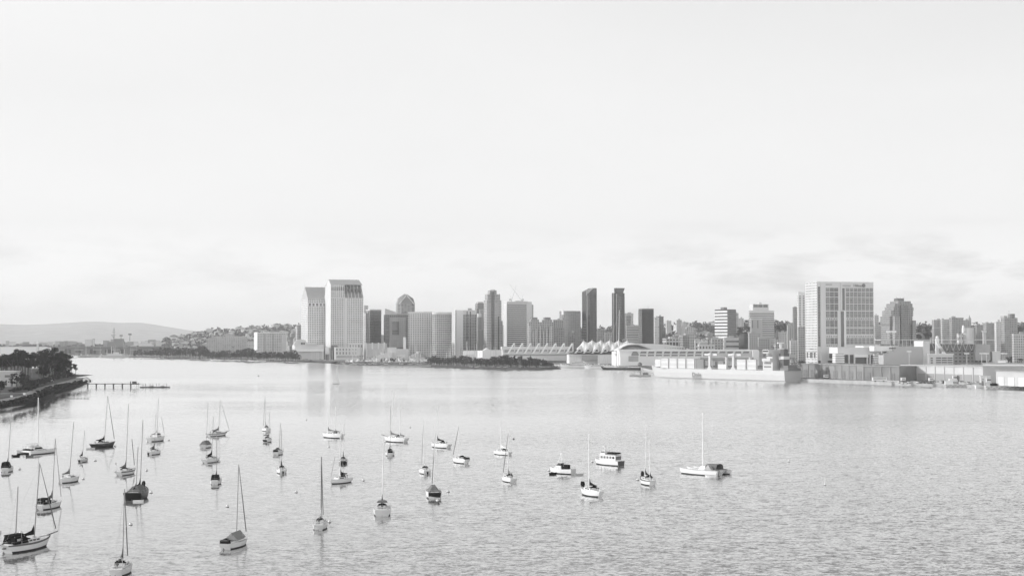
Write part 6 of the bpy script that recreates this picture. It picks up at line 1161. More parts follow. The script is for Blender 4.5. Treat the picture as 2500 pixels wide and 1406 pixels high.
def shull(L, B, fb, stern=.6, n=18, rake=.09, over=.10, sheer=.35):
    rows = []
    for i in range(n + 1):
        t = i / n; w = (stern + (1 - stern) * math.sin(min(1, t / .42) * math.pi / 2)) if t < .42 else max(0.0, math.cos((t - .42) / .58 * math.pi / 2)) ** .72
        b = B / 2 * w; zs = fb * (1 + sheer * ((t - .42) / .58) ** 2 * (1 if t > .42 else .45)); r = []
        for zf, wf, q in ((-.35, .52, 1.25), (.0, .84, 1.0), (.24, .92, .8), (.55, .975, .45), (1.0, 1.0, 0)):  # paint line raised so the bottom paint also stands for dark waterline reflection
            x = L * (t - .5) - L * rake * q * t ** 5 + L * over * q * (1 - t) ** 5; wq = wf if t < .6 else wf - (t - .6) * (1 - max(zf, 0)) * .55
            r.append((x, max(.02, b * wq), zs * zf))
        rows.append(r)
    return rows
def add_hull(t, rows, hm, dm=None, rail=None):
    f = [list(r) + [(x, -y, z) for x, y, z in reversed(r)] for r in rows]; mb = MB(); n = len(f[0])
    for a, c in zip(f, f[1:]):
        for j in range(n - 1):
            mi = 1 if j in (0, 1, n - 3, n - 2) else 0; mb.add([a[j], a[j + 1], c[j + 1], c[j]], [(0, 1, 2, 3)], mi)
    mb.add(f[0], [tuple(range(n))], 0); o = mb.build('hull', [hm, BOT], t)
    d = [(r[-1][0], r[-1][1] * .985, r[-1][2] - .07) for r in rows]; MB().add(d + [(x, -y, z) for x, y, z in reversed(d)], [tuple(range(2 * len(d)))]).build('deck', dm or DK, t)
    if rail:
        mb = MB()
        for a, c in zip(rows, rows[1:]):
            for s_ in (1, -1): p, q = a[-1], c[-1]; mb.add([(p[0], s_ * p[1], p[2]), (q[0], s_ * q[1], q[2]), (q[0], s_ * q[1] * .96, q[2] + .09), (p[0], s_ * p[1] * .96, p[2] + .09), (p[0], s_ * (p[1] + .04), p[2] - .22), (q[0], s_ * (q[1] + .04), q[2] - .22)], [(0, 1, 2, 3), (0, 4, 5, 1)])
        mb.build('rail_stripe', rail, t)
def fin_cover(t, x0, x1, z, h, m, name='sail_cover', w=.2):
    """sail flaked on the boom from the mast at x0 aft to x1 with a peak of height h at the mast"""
    L = x1 - x0; rows = []
    for f, hh, ww in ((0, h, .5), (.04, h * .78, .8), (.14, h * .42, 1), (.35, h * .24 + .1, 1), (.7, .26, .9), (1, .2, .7)):
        x = x0 + L * f; rows.append([(x, -w * ww, z), (x, -w * ww * .8, z + hh * .6), (x, 0, z + hh), (x, w * ww * .8, z + hh * .6), (x, w * ww, z), (x, 0, z - .12)])
    mb = MB().grid(rows, close=True); mb.add(rows[-1], [tuple(range(6))]); mb.add(rows[0], [tuple(range(5, -1, -1))]); return mb.build(name, m, t)
def arc_canvas(t, x0, x1, w, z0, h, m, name, front=True, n=7, drop=.0):
    r0 = [(x0, w * math.cos(math.pi * i / n), z0 + h * math.sin(math.pi * i / n) ** .55) for i in range(n + 1)]; r1 = [(x1, w * .92 * math.cos(math.pi * i / n), z0 + (h - drop) * math.sin(math.pi * i / n) ** .55) for i in range(n + 1)]
    mb = MB().grid([r0, r1]); mb.add(r1 if front else r0, [tuple(range(n + 1))]); return mb.build(name, m, t)
FREE = []
def person_free(): pass
def sailboat(label, cx, cy, L, psi, masts, B=None, fb=1.15, hull='w', stern=.62, cover='b', jib=None, jibc='g', bimini=None, dodger='b', cabin=True, deck=None, rail=None, rudder=True, bowsprit=0, tent=None, extras=(), mw=.10, cat='sailboat', name='sailboat', boomlen=.34, spread=True, group=None, darkmast=False, mizc=None):
    p = WZ(cx, cy); B = B or (L * .29); rz = R(psi) - math.atan(rr(cx)); t = thing(name, label, cat, (p.x, p.y, 0), rz, group); rows = shull(L, B, fb, stern); add_hull(t, rows, MC[hull], deck and CV[deck], rail)
    dz = fb * 1.0; u = Vector((math.cos(rz), math.sin(rz)))
    if cabin:
        cb = MB(); cx0, cx1 = -L * .10, L * .24; ch = .52 + .01 * L
        cb.frus((cx0, cx1, -B * .30, B * .30), dz - .1, (cx0 + .05, cx1 - L * .06, -B * .25, B * .25), dz + ch); c_ = cb.build('cabin', HC if hull != 'w' else HW_, t)
        for s_ in (1, -1):
            for k in range(3): x = cx0 + .5 + k * (cx1 - cx0 - 1.4) / 3; MB().add([(x, s_ * B * .292, dz + ch * .38), (x + L * .06, s_ * B * .292, dz + ch * .38), (x + L * .06, s_ * B * .272, dz + ch * .8), (x, s_ * B * .272, dz + ch * .8)], [(0, 1, 2, 3)]).build('cabin_window', WIN, c_)
        MB().box(-L * .04, L * .03, -.35, .35, dz + ch, dz + ch + .09).build('hatch', WIN, c_)
        MB().box(L * .13, L * .17, -.25, .25, dz + ch - .05, dz + ch + .08).build('hatch', CVG, c_)
    # cockpit
    MB().box(-L * .38, -L * .12, -B * .20, B * .20, dz - .06, dz - .02).build('cockpit_floor', TEAK, t)
    mb = MB()
    for s_ in (1, -1): mb.box(-L * .39, -L * .11, s_ * B * .24 - .12, s_ * B * .24 + .12, dz - .06, dz + .24)
    mb.box(-L * .41, -L * .385, -B * .25, B * .25, dz - .06, dz + .22); mb.build('coaming', HW_, t)
    MB().tube((-L * .33, 0, dz), (-L * .33, 0, dz + .8), .08).box(-L * .335, -L * .328, -.26, .26, dz + .66, dz + .95).build('steering_wheel', ALD, t)
    if dodger: arc_canvas(t, -L * .14, -L * .02, B * .27, dz + .3, .95, CV[dodger], 'dodger', drop=.35)
    if bimini: o = arc_canvas(t, -L * .40, -L * .17, B * .30, dz + 1.65, .35, CV[bimini], 'bimini', front=False); mb = MB(); [mb.tube((x, s_ * B * .3, dz), (x, s_ * B * .3, dz + 1.7), .025, n=4) for x in (-L * .38, -L * .18) for s_ in (1, -1)]; mb.build('bimini_frame', METAL, t)
    # pulpits and lifelines
    mb = MB(); pts = [r for r in rows[1:-1:3]]
    for s_ in (1, -1):
        tp = [(r[-1][0], s_ * r[-1][1] * .95, r[-1][2] + .62) for r in pts] + [(L * .485, s_ * .12, rows[-1][-1][2] + .7)]
        for r in pts: mb.tube((r[-1][0], s_ * r[-1][1] * .95, r[-1][2]), (r[-1][0], s_ * r[-1][1] * .95, r[-1][2] + .62), .018, n=3)
        for a, c in zip(tp, tp[1:]): mb.tube(a, c, .014, n=3)
    r = rows[0][-1]; mb.tube((r[0], r[1] * .9, r[2] + .6), (r[0], -r[1] * .9, r[2] + .6), .02, n=3); mb.build('lifelines', METAL, t)
    if rudder: MB().add([(-L * .5 + L * .07, -.05, -.4), (-L * .5 + L * .07, .05, -.4), (-L * .5 - .1, .05, .5), (-L * .5 - .1, -.05, .5), (-L * .5 - .35, 0, -.4), (-L * .5 - .3, 0, .5)], [(0, 1, 2, 3), (0, 3, 5, 4), (1, 4, 5, 2)]).build('rudder', HGr, t)
    if bowsprit: MB().tube((L * .44, 0, rows[-1][-1][2] + .05), (L * .5 + bowsprit, 0, rows[-1][-1][2] + .45), .14, .1).build('bowsprit', TEAK, t)
    inv = Matrix.Translation(Vector((p.x, p.y, 0))) @ Matrix.Rotation(rz, 4, 'Z'); inv.invert()
    for k, ms in enumerate(masts):   # (foot px, top px, top py[, local fraction])
        fpx, tpx, tpy = ms[:3]; tt = rr(fpx); den = (u.x - tt * u.y)
        if len(ms) > 3: lx = L * ms[3]
        else:
            lx = (tt * p.y - p.x) / den if abs(den) > .3 else L * .07; lx = max(-L * .3, min(L * .28, lx))
        M = Vector((p.x + lx * u.x, p.y + lx * u.y, 0)); T = inv @ PY(tpx, tpy, M.y); z0 = dz + (.3 if k == 0 and cabin else 0)
        T.x = lx + max(-1.2, min(1.2, T.x - lx)); H = T.z
        mk = MB().tube((lx, 0, z0), (T.x, T.y, T.z), mw * (1.0 if cx < 740 else 1.2), mw * (.7 if cx < 740 else .95), 8).build('mast' if k == 0 else 'mizzen_mast', ALD if darkmast else (ALG if cx < 740 else ALU), t)  # masts at left have their shade side put into the grey colour
        if spread:
            for f in ((.5, .74) if H > 13 else (.58,)): q = Vector((lx, 0, z0)).lerp(T, f); MB().tube((q.x, q.y - B * .25, q.z), (q.x, q.y + B * .25, q.z), .028, n=4).build('spreader', METAL, mk)
        mb = MB()
        for s_ in (1, -1): mb.tube((lx - .1, s_ * B * .42, dz), (T.x, T.y, T.z - .3), .016, n=3)
        if k == 0: mb.tube((-L * .49, 0, dz), (T.x, T.y, T.z), .014, n=3); 
        if k == 0 and not jib: mb.tube((L * .49, 0, rows[-1][-1][2]), (T.x, T.y, T.z), .016, n=3)
        mb.build('rigging', METAL, t)
        bl = L * boomlen if k == 0 else L * .2; bz = z0 + (.95 if k == 0 else 1.0); bo = MB().tube((lx - .1, 0, bz), (lx - bl, 0, bz + .12), .07, .06, 6).build('boom' if k == 0 else 'mizzen_boom', ALD if darkmast else ALU, t)
        cc = cover if k == 0 else (mizc or cover)
        if cc: fin_cover(t, lx - .12, lx - bl, bz + .02, 1.9 if k == 0 else 1.35, CV[cc], 'sail_cover')
        if k == 0 and jib:
            fwd = L * .47 + bowsprit; a = Vector((fwd, 0, rows[-1][-1][2] + (.5 if bowsprit else .15))); e = a.lerp(T, .97 if jib is True else jib); MB().tube(a.lerp(T, .04), a.lerp(T, .45), .11, .10, 6).tube(a.lerp(T, .45), e, .10, .05, 6).build('furled_jib', CV[jibc], t)
    if tent: mb = MB(); a = [(-L * .2, B * .42, dz + .35), (-L * .2, 0, dz + 1.7), (-L * .2, -B * .42, dz + .35)]; c = [(L * .2, B * .34, dz + .45), (L * .2, 0, dz + 1.8), (L * .2, -B * .34, dz + .45)]; mb.grid([a, c]); mb.add(a, [(0, 1, 2)]); mb.add(c, [(2, 1, 0)]); mb.build('boom_tent', CV[tent], t)
    for e in extras:
        if e == 'stern_gear': MB().box(-L * .49, -L * .40, -B * .28, B * .24, dz, dz + .75).build('gear_bag', CVB, t); MB().ball((-L * .36, B * .1, dz + .5), .5, 7).build('gear_bag', CVB, t)
        if e == 'enclosure':
            e1 = MB().frus((-L * .40, -L * .10, -B * .36, B * .36), dz + .15, (-L * .38, -L * .15, -B * .30, B * .30), dz + 1.55); e1.build('cockpit_enclosure', CVB, t); MB().box(-L * .34, -L * .27, -B * .335, B * .335, dz + .6, dz + 1.15).build('clear_panel', CVL, t)
        if e == 'ornate': MB().ball((-L * .5 + .1, 0, fb * .7), .42, 8, sz=.45).build('transom_carving', TEAK, t)
        if e == 'cover': mb = MB(); mb.frus((-L * .42, L * .18, -B * .38, B * .38), dz, (-L * .3, L * .1, -B * .12, B * .12), dz + 1.5); mb.build('deck_cover', CVG, t)
        if e == 'bow_bag':
            for q in (.36, .43): MB().ball((L * q, 0, fb * 1.2 + .9), .42, 8, sz=1.9).build('sail_bag', CVB, t)
        if e == 'arch': mb = MB(); [mb.tube((-L * .44, s_ * B * .3, dz), (-L * .44, s_ * B * .3, dz + 2.0), .05, n=5) for s_ in (1, -1)]; mb.tube((-L * .44, -B * .32, dz + 2), (-L * .44, B * .32, dz + 2), .05, n=5); mb.box(-L * .47, -L * .41, -B * .26, B * .26, dz + 2.0, dz + 2.08); mb.build('stern_arch', METAL, t)
        if e == 'windvane': MB().tube((-L * .5, .5, dz - .3), (-L * .53, .5, dz + 2.6), .04, n=4).box(-L * .56, -L * .51, .46, .5, dz + 2.2, dz + 2.9).build('wind_vane', METAL, t)
        if e == 'darkstern': r = rows[0]; mb = MB(); q = [(r[k_][0] - .03, r[k_][1] * .93, r[k_][2]) for k_ in (2, 3, 4)]; mb.add(q + [(x, -y, z) for x, y, z in reversed(q)], [tuple(range(6))]); mb.build('transom_tone', HB_, t)
        if e == 'outboard': MB().box(-L * .5 - .55, -L * .5 - .1, -.2, .2, .1, .9).build('outboard_motor', CVB, t)
        if e == 'pilothouse': mb = MB(); mb.frus((-L * .08, L * .14, -B * .28, B * .28), dz + .4, (-L * .08, L * .09, -B * .25, B * .25), dz + 1.9); o = mb.build('pilothouse', HW_, t); mb = MB().frus((-L * .075, L * .125, -B * .285, B * .285), dz + 1.0, (-L * .075, L * .105, -B * .265, B * .265), dz + 1.6); mb.build('window_band', WIN, o)
        if e == 'fenders':
            for k_ in (-.2, 0, .2): MB().tube((L * k_, -B * .5, .3), (L * k_, -B * .5, 1.0), .12, n=6).build('fender', CVL, t)
    return t
SB = sailboat
SB('big ketch with dark canvas awning, dark sail covers, bowsprit and ornate transom, lower left', 67, 1341, 13.2, 50, [(99, 97, 1130, .14), (47, 44, 1187, -.26)], B=4.1, fb=1.5, stern=.55, cover='b', jib=.98, jibc='g', bowsprit=2.2, rail=TEAK, bimini='b', dodger='b', mw=.12, boomlen=.36, extras=('windvane', 'enclosure', 'ornate'), deck=None)
SB('white sloop with furled jib and dark dodger above the big ketch', 122, 1240, 10.4, 58, [(133, 135, 1070)], jib=.97, jibc='l', cover='g', dodger='b', boomlen=.3, extras=('enclosure',))
SB('white sternward sloop with dark sail cover and dark awning at the far left edge', 18, 1150, 9.6, 80, [(26, 29, 992)], B=3.6, cover='b', dodger='b', bimini='b', extras=('enclosure',))
SB('small white double ender with tall thin dark mast left of the dark hulled motor sailer', 170, 1177, 9.0, 52, [(174, 180, 1030)], B=2.8, stern=.3, cover='g', dodger=None, darkmast=True, mw=.08, fb=1.3)
SB('tiny sloop with two dark upright sail bags right of the large catamaran', 204, 1127, 6.8, 68, [(205, 207, 1050)], B=2.5, hull='c', fb=.9, cover='b', dodger=None, mw=.06, extras=('outboard',))
SB('black hulled sloop with black sail cover and furled jib, upper left', 252, 1092, 11.8, 42, [(258, 263, 965)], B=3.4, fb=1.55, hull='b', jib=.97, jibc='b', cover='b', dodger='b')
SB('white cutter with cluttered grey deck, upper left of the dark motor sailer', 309, 1158, 10.6, 62, [(311, 314, 985)], B=3.5, cover='g', dodger='g', jib=.3, jibc='g', extras=('windvane',), rail=TEAK)
SB('wide black motor sailer with grey deck cover and two masts', 338, 1216, 13.0, 76, [(344, 349, 1024, .12), (334, 337, 1090, -.2)], B=5.0, fb=1.9, hull='b', stern=.9, cover='b', dodger=None, cabin=True, extras=('cover', 'bow_bag', 'darkstern'), mw=.11)
SB('white sloop cut by the bottom edge with grey sail cover and dark hatch', 297, 1397, 10.4, 78, [(302, 304, 1193)], B=3.5, cover='g', jib=.97, jibc='g', dodger='b', extras=('arch',))
SB('white pilothouse ketch with thin masts, the upper of the close pair left of centre', 382, 1077, 10.6, 52, [(386, 387, 970)], B=3.6, fb=1.6, cover='l', dodger=None, jib=.5, jibc='l', extras=('pilothouse',), mw=.08)
SB('small white sloop with dark hatch, the lower of the close pair left of centre', 378, 1109, 7.8, 58, [(380, 381, 1007)], B=2.8, cover='g', dodger='g', mw=.07, extras=('outboard',))
SB('white sloop under a domed grey cover left of the grey covered ketch', 504, 1092, 9.8, 72, [(506, 508, 982)], B=3.9, cover=None, dodger='g', extras=('cover',), mw=.07)
SB('white ketch with grey sail cover, bowsprit and side stripe, highest boat left of centre', 530, 1064, 10.8, 40, [(536, 538, 975)], B=3.2, jib=.95, jibc='l', cover='g', dodger='g', bowsprit=1.6, rail=TEAK, mw=.08)
SB('white sloop with upright dark sail cover between two boats left of centre', 517, 1128, 10.0, 58, [(520, 521, 1017)], B=3.3, cover='b', dodger='b', extras=('arch',), mw=.08)
SB('white stern facing sloop with black canvas strip, lowest of three left of centre', 528, 1180, 9.6, 84, [(529, 529, 1055)], B=3.1, cover='g', dodger='b', extras=('enclosure',), mw=.09)
SB('small white sloop farthest up in the middle left column', 649, 1052, 9.8, 104, [(648, 647, 968)], B=3.4, cover='g', dodger='g', jib=.95, jibc='l', mw=.07)
SB('small white sloop with dark transom just below the topmost of the middle left column', 654, 1079, 7.8, 72, [(659, 658, 1005)], B=3.0, cover='g', dodger='b', bimini='g', extras=('darkstern',), mw=.06)
SB('white sloop with brown deck clutter in the middle left column', 680, 1109, 8.8, 74, [(684, 685, 1032)], B=3.2, cover=None, dodger='g', darkmast=True, extras=('stern_gear',), mw=.07)
SB('small white sloop with narrow black sail cover, lowest of the middle left column', 687, 1154, 8.8, 96, [(687, 687, 1045)], B=3.0, cover='b', dodger='b', extras=('outboard',), mw=.07)
SB('white sloop with pale boom tent and black gear on its stern, lower centre left', 575, 1333, 11.0, 66, [(581, 583, 1133)], B=3.5, jib=.97, jibc='g', cover=None, dodger=None, tent='m', extras=('stern_gear',), mw=.10)
SB('white stern facing sloop with dark mast and davits, lower centre', 783, 1288, 10.4, 84, [(784.5, 785, 1115)], B=3.1, cover='l', jib=.97, jibc='g', dodger='g', darkmast=True, extras=('arch', 'windvane'))
SB('white two masted schooner with bright masts heading left, top centre', 812, 1069, 12.0, 138, [(804, 806, 954, .22), (817, 819, 993, -.12)], B=3.6, fb=1.7, cover='g', dodger='g', mw=.11, spread=False)
SB('dark hulled sloop with cluttered deck behind the white awning sloop', 838, 1131, 8.6, 88, [(841, 840, 1032)], B=2.9, hull='b', fb=1.1, cover='g', dodger='g', rail=HC, extras=('windvane',), mw=.08)
SB('white sloop with dark awning heading toward the camera, below the dark hulled cluttered one', 831, 1179, 9.4, 232, [(832, 831, 1048)], B=3.3, cover='b', dodger='b', mw=.10, jib=.4, jibc='l')
SB('large white ketch with bowsprit and two bright masts heading left, top right of centre', 965, 1079, 13.4, 134, [(957, 961, 957, .2), (973, 977, 992, -.2)], B=3.9, fb=1.7, cover='g', dodger='g', bowsprit=1.4, mw=.12, spread=False)
SB('small white stern facing sloop with dark upright clutter below the large white ketch', 952, 1111, 9.6, 90, [(953, 954, 992)], B=3.3, cover='b', dodger='b', extras=('stern_gear',), darkmast=True, mw=.06)
SB('broad white stern facing sloop with black bottom paint and tall white mast, centre', 933, 1254, 11.6, 90, [(935, 937, 1066)], B=4.1, fb=1.45, stern=.82, cover='b', dodger='b', bimini='g', mw=.12)
SB('white sloop with pale furled jib between the large ketch and the dark sterned sloop', 1036, 1155, 9.0, 102, [(1033, 1034, 1030)], B=3.3, cover='l', dodger='b', jib=.95, jibc='l', extras=('outboard',), mw=.08)
SB('sloop with grey deck covers and dark transom towing an inflatable', 1058, 1213, 11.0, 94, [(1059, 1063, 1050)], B=4.0, fb=1.6, stern=.85, cover=None, dodger=None, jib=.97, jibc='g', extras=('cover', 'darkstern'), rail=HW_, mw=.09)
SB('white sloop heading left with dark sail cover, above the grey covered sloop', 1075, 1093, 10.8, 132, [(1068, 1067, 990)], B=3.4, fb=1.5, cover='b', dodger='b', mw=.09)
SB('white sloop with dark gear in the cockpit and furled jib, right of the centre group', 1123, 1130, 9.4, 122, [(1119, 1121, 1037)], B=3.1, fb=1.4, cover=None, dodger='b', jib=.97, jibc='g', extras=('stern_gear',), mw=.09)
SB('white sloop heading left with bare bright mast, upper one of the overlapping right pair', 1225, 1110, 9.4, 132, [(1222.5, 1223, 1026)], B=3.0, cover='w', dodger='g', mw=.12, spread=False)
SB('white sloop with grey sail cover and furled jib, lower one of the overlapping right pair', 1241, 1175, 9.6, 110, [(1240, 1242, 1050)], B=3.2, cover='g', dodger='b', jib=.97, jibc='g', mw=.11, extras=('arch',))
SB('white sloop with thick white mast and dark sail bags on its bow, lower right group', 1443, 1210, 10.4, 122, [(1438, 1438, 1058)], B=3.3, fb=1.5, stern=.4, cover='b', dodger='b', extras=('bow_bag', 'windvane'), mw=.15)
SB('two masted white ketch with three dark sail covers, between the trawler and the trimaran', 1580, 1182, 10.8, 108, [(1577, 1578, 1037, .15), (1584, 1585, 1075, -.25)], B=3.5, fb=1.4, stern=.5, cover='b', dodger='b', extras=('bow_bag',), mw=.11, rail=TEAK)
# ---- catamaran on the left
def add_cat(label, cx, cy, L, psi, B, mast, tri=False):
    p = WZ(cx, cy); rz = R(psi) - math.atan(rr(cx)); t = thing('catamaran' if not tri else 'trimaran', label, 'catamaran' if not tri else 'trimaran', (p.x, p.y, 0), rz)
    for s_ in ((1, -1) if not tri else (1, -1)):
        rows = shull(L, 1.7, 1.45, .55, rake=.05, over=.02, sheer=.25); f = [[(x, y + s_ * B / 2, z) for x, y, z in r] + [(x, -y + s_ * B / 2, z) for x, y, z in reversed(r)] for r in rows]; mb = MB(); n = 10
        for a, c in zip(f, f[1:]):
            for j in range(9): mb.add([a[j], a[j + 1], c[j + 1], c[j]], [(0, 1, 2, 3)], 1 if j in (0, 1, 7, 8) else 0)
        mb.add(f[0], [tuple(range(10))]); mb.add([r[4] for r in f] + [r[5] for r in reversed(f)], [tuple(range(2 * len(f)))]); mb.build('hull', [HW_, BOT], t)
    MB().box(-L * .38, L * .12, -B / 2 + .5, B / 2 - .5, .75, 1.4).build('bridge_deck', HGr if tri else HW_, t); MB().box(L * .12, L * .42, -B / 2 + .6, B / 2 - .6, 1.28, 1.34).build('trampoline', CVG, t)
    inv = (Matrix.Translation(Vector((p.x, p.y, 0))) @ Matrix.Rotation(rz, 4, 'Z')).inverted(); lx = L * .06; T = inv @ PY(mast[0], mast[1], p.y + lx * math.sin(rz)); mk = MB().tube((lx, 0, 1.4), (lx, T.y * 0, T.z), .24, .16, 8).build('mast', ALU, t)
    MB().tube((lx, -1.2, T.z * .6), (lx, 1.2, T.z * .6), .04, n=4).build('spreader', METAL, mk); mb = MB(); [mb.tube((lx - .4, s_ * B * .5, 1.4), (lx, 0, T.z * .95), .02, n=3) for s_ in (1, -1)]; mb.tube((L * .42, 0, 1.5), (lx, 0, T.z * .97), .03, n=3); mb.build('rigging', METAL, t)
    if not tri:
        MB().frus((-L * .22, L * .10, -B * .32, B * .32), 1.4, (-L * .2, L * .03, -B * .28, B * .28), 2.7).build('cabin', HW_, t); MB().frus((-L * .215, L * .085, -B * .325, B * .325), 1.75, (-L * .2, L * .05, -B * .3, B * .3), 2.4).build('window_band', WIN, t)
        MB().box(-L * .36, L * .02, -B * .3, B * .3, 3.15, 3.3).build('hard_top', HW_, t); mb = MB(); [mb.tube((x, s_ * B * .28, 1.4), (x, s_ * B * .28, 3.15), .06, n=4) for x in (-L * .34, -L * .24) for s_ in (1, -1)]; mb.build('top_post', METAL, t); MB().tube((lx, 0, 3.6), (-L * .34, 0, 3.7), .12, .1).build('boom', ALU, t); MB().box(-L * .36, -L * .24, -B * .26, B * .26, 1.4, 1.9).build('cockpit_seat', CVB, t)
    else:
        rows = shull(L, 2.3, 1.5, .6, sheer=.3); f = [[(x, y, z) for x, y, z in r] + [(x, -y, z) for x, y, z in reversed(r)] for r in rows]; mb = MB().grid(f); mb.add(f[0], [tuple(range(10))]); mb.add([r[4] for r in f] + [r[5] for r in reversed(f)], [tuple(range(2 * len(f)))]); mb.build('hull', HW_, t)
        MB().frus((-L * .14, L * .12, -1.5, 1.5), 1.4, (-L * .12, L * .05, -1.2, 1.2), 2.6).build('cabin', HW_, t); arc_canvas(t, -L * .38, -L * .08, 2.0, 1.5, 1.9, CVG, 'canvas_cover', n=8, drop=.2); MB().box(-L * .42, -L * .2, -B / 2 + .4, B / 2 - .4, .9, 1.7).build('aft_deck', HGr, t)
        MB().add([(-L * .3, B * .42, 1.7), (-L * .12, B * .42, 1.7), (-L * .22, B * .42, 3.2), (-L * .3, B * .2, 1.7), (-L * .12, B * .2, 1.7), (-L * .22, B * .3, 3.2)], [(0, 1, 2), (5, 4, 3), (0, 2, 5, 3), (1, 4, 5, 2)]).build('folded_sail', CVL, t)
    return t
add_cat('large white catamaran with dark cabin windows and tall mast, upper left', 88, 1107, 13.0, 46, 6.6, (96, 970))
add_cat('wide white trimaran with grey canvas cover, farthest right of the moored boats', 1722, 1157, 13.6, 146, 7.4, (1719, 1007), True)
# ---- motor boats
def motorboat(label, cx, cy, L, B, psi, kind):
    p = WZ(cx, cy); t = thing('trawler_yacht' if kind == 'trawler' else 'sport_fishing_boat', label, 'motorboat', (p.x, p.y, 0), R(psi) - math.atan(rr(cx))); fb = 1.5; rows = shull(L, B, fb, .9, rake=.06, over=0, sheer=.35); add_hull(t, rows, HW_, rail=None); r = rows[0]
    mb = MB(); q = [(r[k_][0] - .04, r[k_][1] * .97, r[k_][2] + .02) for k_ in (1, 2, 3, 4)]; mb.add(q + [(x, -y, z) for x, y, z in reversed(q)], [tuple(range(8))]); mb.build('transom_tone', HB_ if kind == 'trawler' else HC, t)  # shadow on the transom put into this panel's colour
    if kind == 'trawler':
        c = MB().box(-L * .40, L * .20, -B * .40, B * .40, fb - .05, fb + 1.9).build('deck_house', HW_, t)
        for s_ in (1, -1):
            for k in range(5): x = -L * .36 + k * L * .11; MB().box(x, x + L * .075, s_ * B * .4 - .03, s_ * B * .4 + .03, fb + .8, fb + 1.5).build('window', WIN if k == 0 else CVG, c)
        MB().box(-L * .405, -L * .40, -B * .34, B * .34, fb + .5, fb + 1.6).build('aft_window', CVG, c)
        MB().box(-L * .43, L * .22, -B * .44, B * .44, fb + 1.9, fb + 2.0).build('boat_deck', HW_, t); MB().frus((L * .02, L * .2, -B * .32, B * .32), fb + 2.0, (L * .02, L * .14, -B * .3, B * .3), fb + 3.2).build('pilothouse', HW_, t); MB().frus((L * .03, L * .185, -B * .325, B * .325), fb + 2.5, (L * .03, L * .155, -B * .31, B * .31), fb + 3.0).build('window_band', CVG, t)
        MB().frus((-L * .4, -L * .05, -B * .42, B * .36), fb + 2.3, (-L * .38, -L * .07, -B * .3, B * .26), fb + 2.75).build('canvas_awning', CVB, t); MB().tube((L * .0, 0, fb + 2), (-L * .01, 0, fb + 7), .09, .05).build('mast', ALU, t); MB().tube((0, 0, fb + 3), (-L * .2, 0, fb + 4.6), .07, .05).build('boom', ALU, t)
        MB().tube((L * .12, 0, fb + 3.2), (L * .12, 0, fb + 4.4), .1).box(L * .09, L * .15, -.6, .6, fb + 4.3, fb + 4.6).build('radar', HW_, t)
    else:
        MB().frus((-L * .06, L * .30, -B * .34, B * .34), fb, (-L * .04, L * .14, -B * .28, B * .28), fb + 1.0).build('cabin', HW_, t); MB().frus((-L * .04, L * .16, -B * .3, B * .3), fb + 1.0, (-L * .04, L * .06, -B * .26, B * .26), fb + 1.8).build('window_band', WIN, t); MB().box(-L * .09, L * .08, -B * .32, B * .32, fb + 1.8, fb + 1.95).build('flybridge', HW_, t)
        mb = MB(); [mb.tube((x0, s_ * B * .3, fb + 1.9), (-L * .01, s_ * B * .12, fb + 4.6), .06, n=4) for x0 in (-L * .08, L * .07) for s_ in (1, -1)]; mb.box(-L * .05, L * .03, -.5, .5, fb + 4.6, fb + 4.75); mb.build('tuna_tower', ALU, t)
        mb = MB(); [mb.tube((-L * .15, y, fb + .8), (-L * .2, y, fb + 4.2), .03, n=3) for y in (-.9, -.3, .3, .9)]; mb.build('fishing_rods', METAL, t); MB().box(-L * .3, -L * .08, -B * .28, B * .28, fb - .02, fb + 1.3).build('canvas_cover', CVB, t); MB().box(-L * .48, -L * .32, -B * .36, B * .36, fb - .05, fb + .02).build('cockpit_floor', CVG, t)
    mb = MB()
    for s_ in (1, -1):
        tp = [(r_[-1][0], s_ * r_[-1][1] * .95, r_[-1][2] + .6) for r_ in rows[9:-1:2]]
        for a, c in zip(tp, tp[1:]): mb.tube(a, c, .03, n=3)
        for a in tp: mb.tube(a, (a[0], a[1], a[2] - .6), .025, n=3)
    mb.build('bow_rail', METAL, t)
motorboat('white trawler yacht with shade-darkened transom and dark awning, heading left', 1484, 1135, 11.4, 3.7, 138, 'trawler')
motorboat('white sport fishing boat with raised tower and rods, left of the trawler yacht', 1371, 1156, 8.6, 3.2, 146, 'sport')
# ---- the sailing boat under way
p = WZ(820, 937); t = thing('sailboat', 'small boat sailing with one raised white sail in the empty channel before the slab towers', 'sailboat', (p.x, p.y, 0), R(15)); rows = shull(7.5, 2.2, 1.0); add_hull(t, rows, HW_); zt = zat(891, p.y); MB().tube((.8, 0, 1), (1.4, 0, zt), .10, .06).build('mast', ALU, t)
MB().add([(.6, .05, 1.8), (1.3, .05, zt * .98), (-.6, .5, zt * .45), (-2.6, .4, 2.0), (.6, -.02, 1.8), (1.3, -.02, zt * .98), (-.6, .42, zt * .45), (-2.6, .32, 2.0)], [(0, 1, 2, 3), (7, 6, 5, 4), (0, 3, 7, 4), (1, 5, 6, 2), (2, 6, 7, 3)]).build('mainsail', HW_, t); MB().add([(3.4, 0, 1.2), (1.5, .3, zt * .8), (.4, .9, 1.7), (3.4, -.05, 1.2), (1.5, .25, zt * .8), (.4, .82, 1.7)], [(0, 1, 2), (5, 4, 3), (0, 3, 4, 1), (1, 4, 5, 2), (2, 5, 3, 0)]).build('jib', HW_, t)
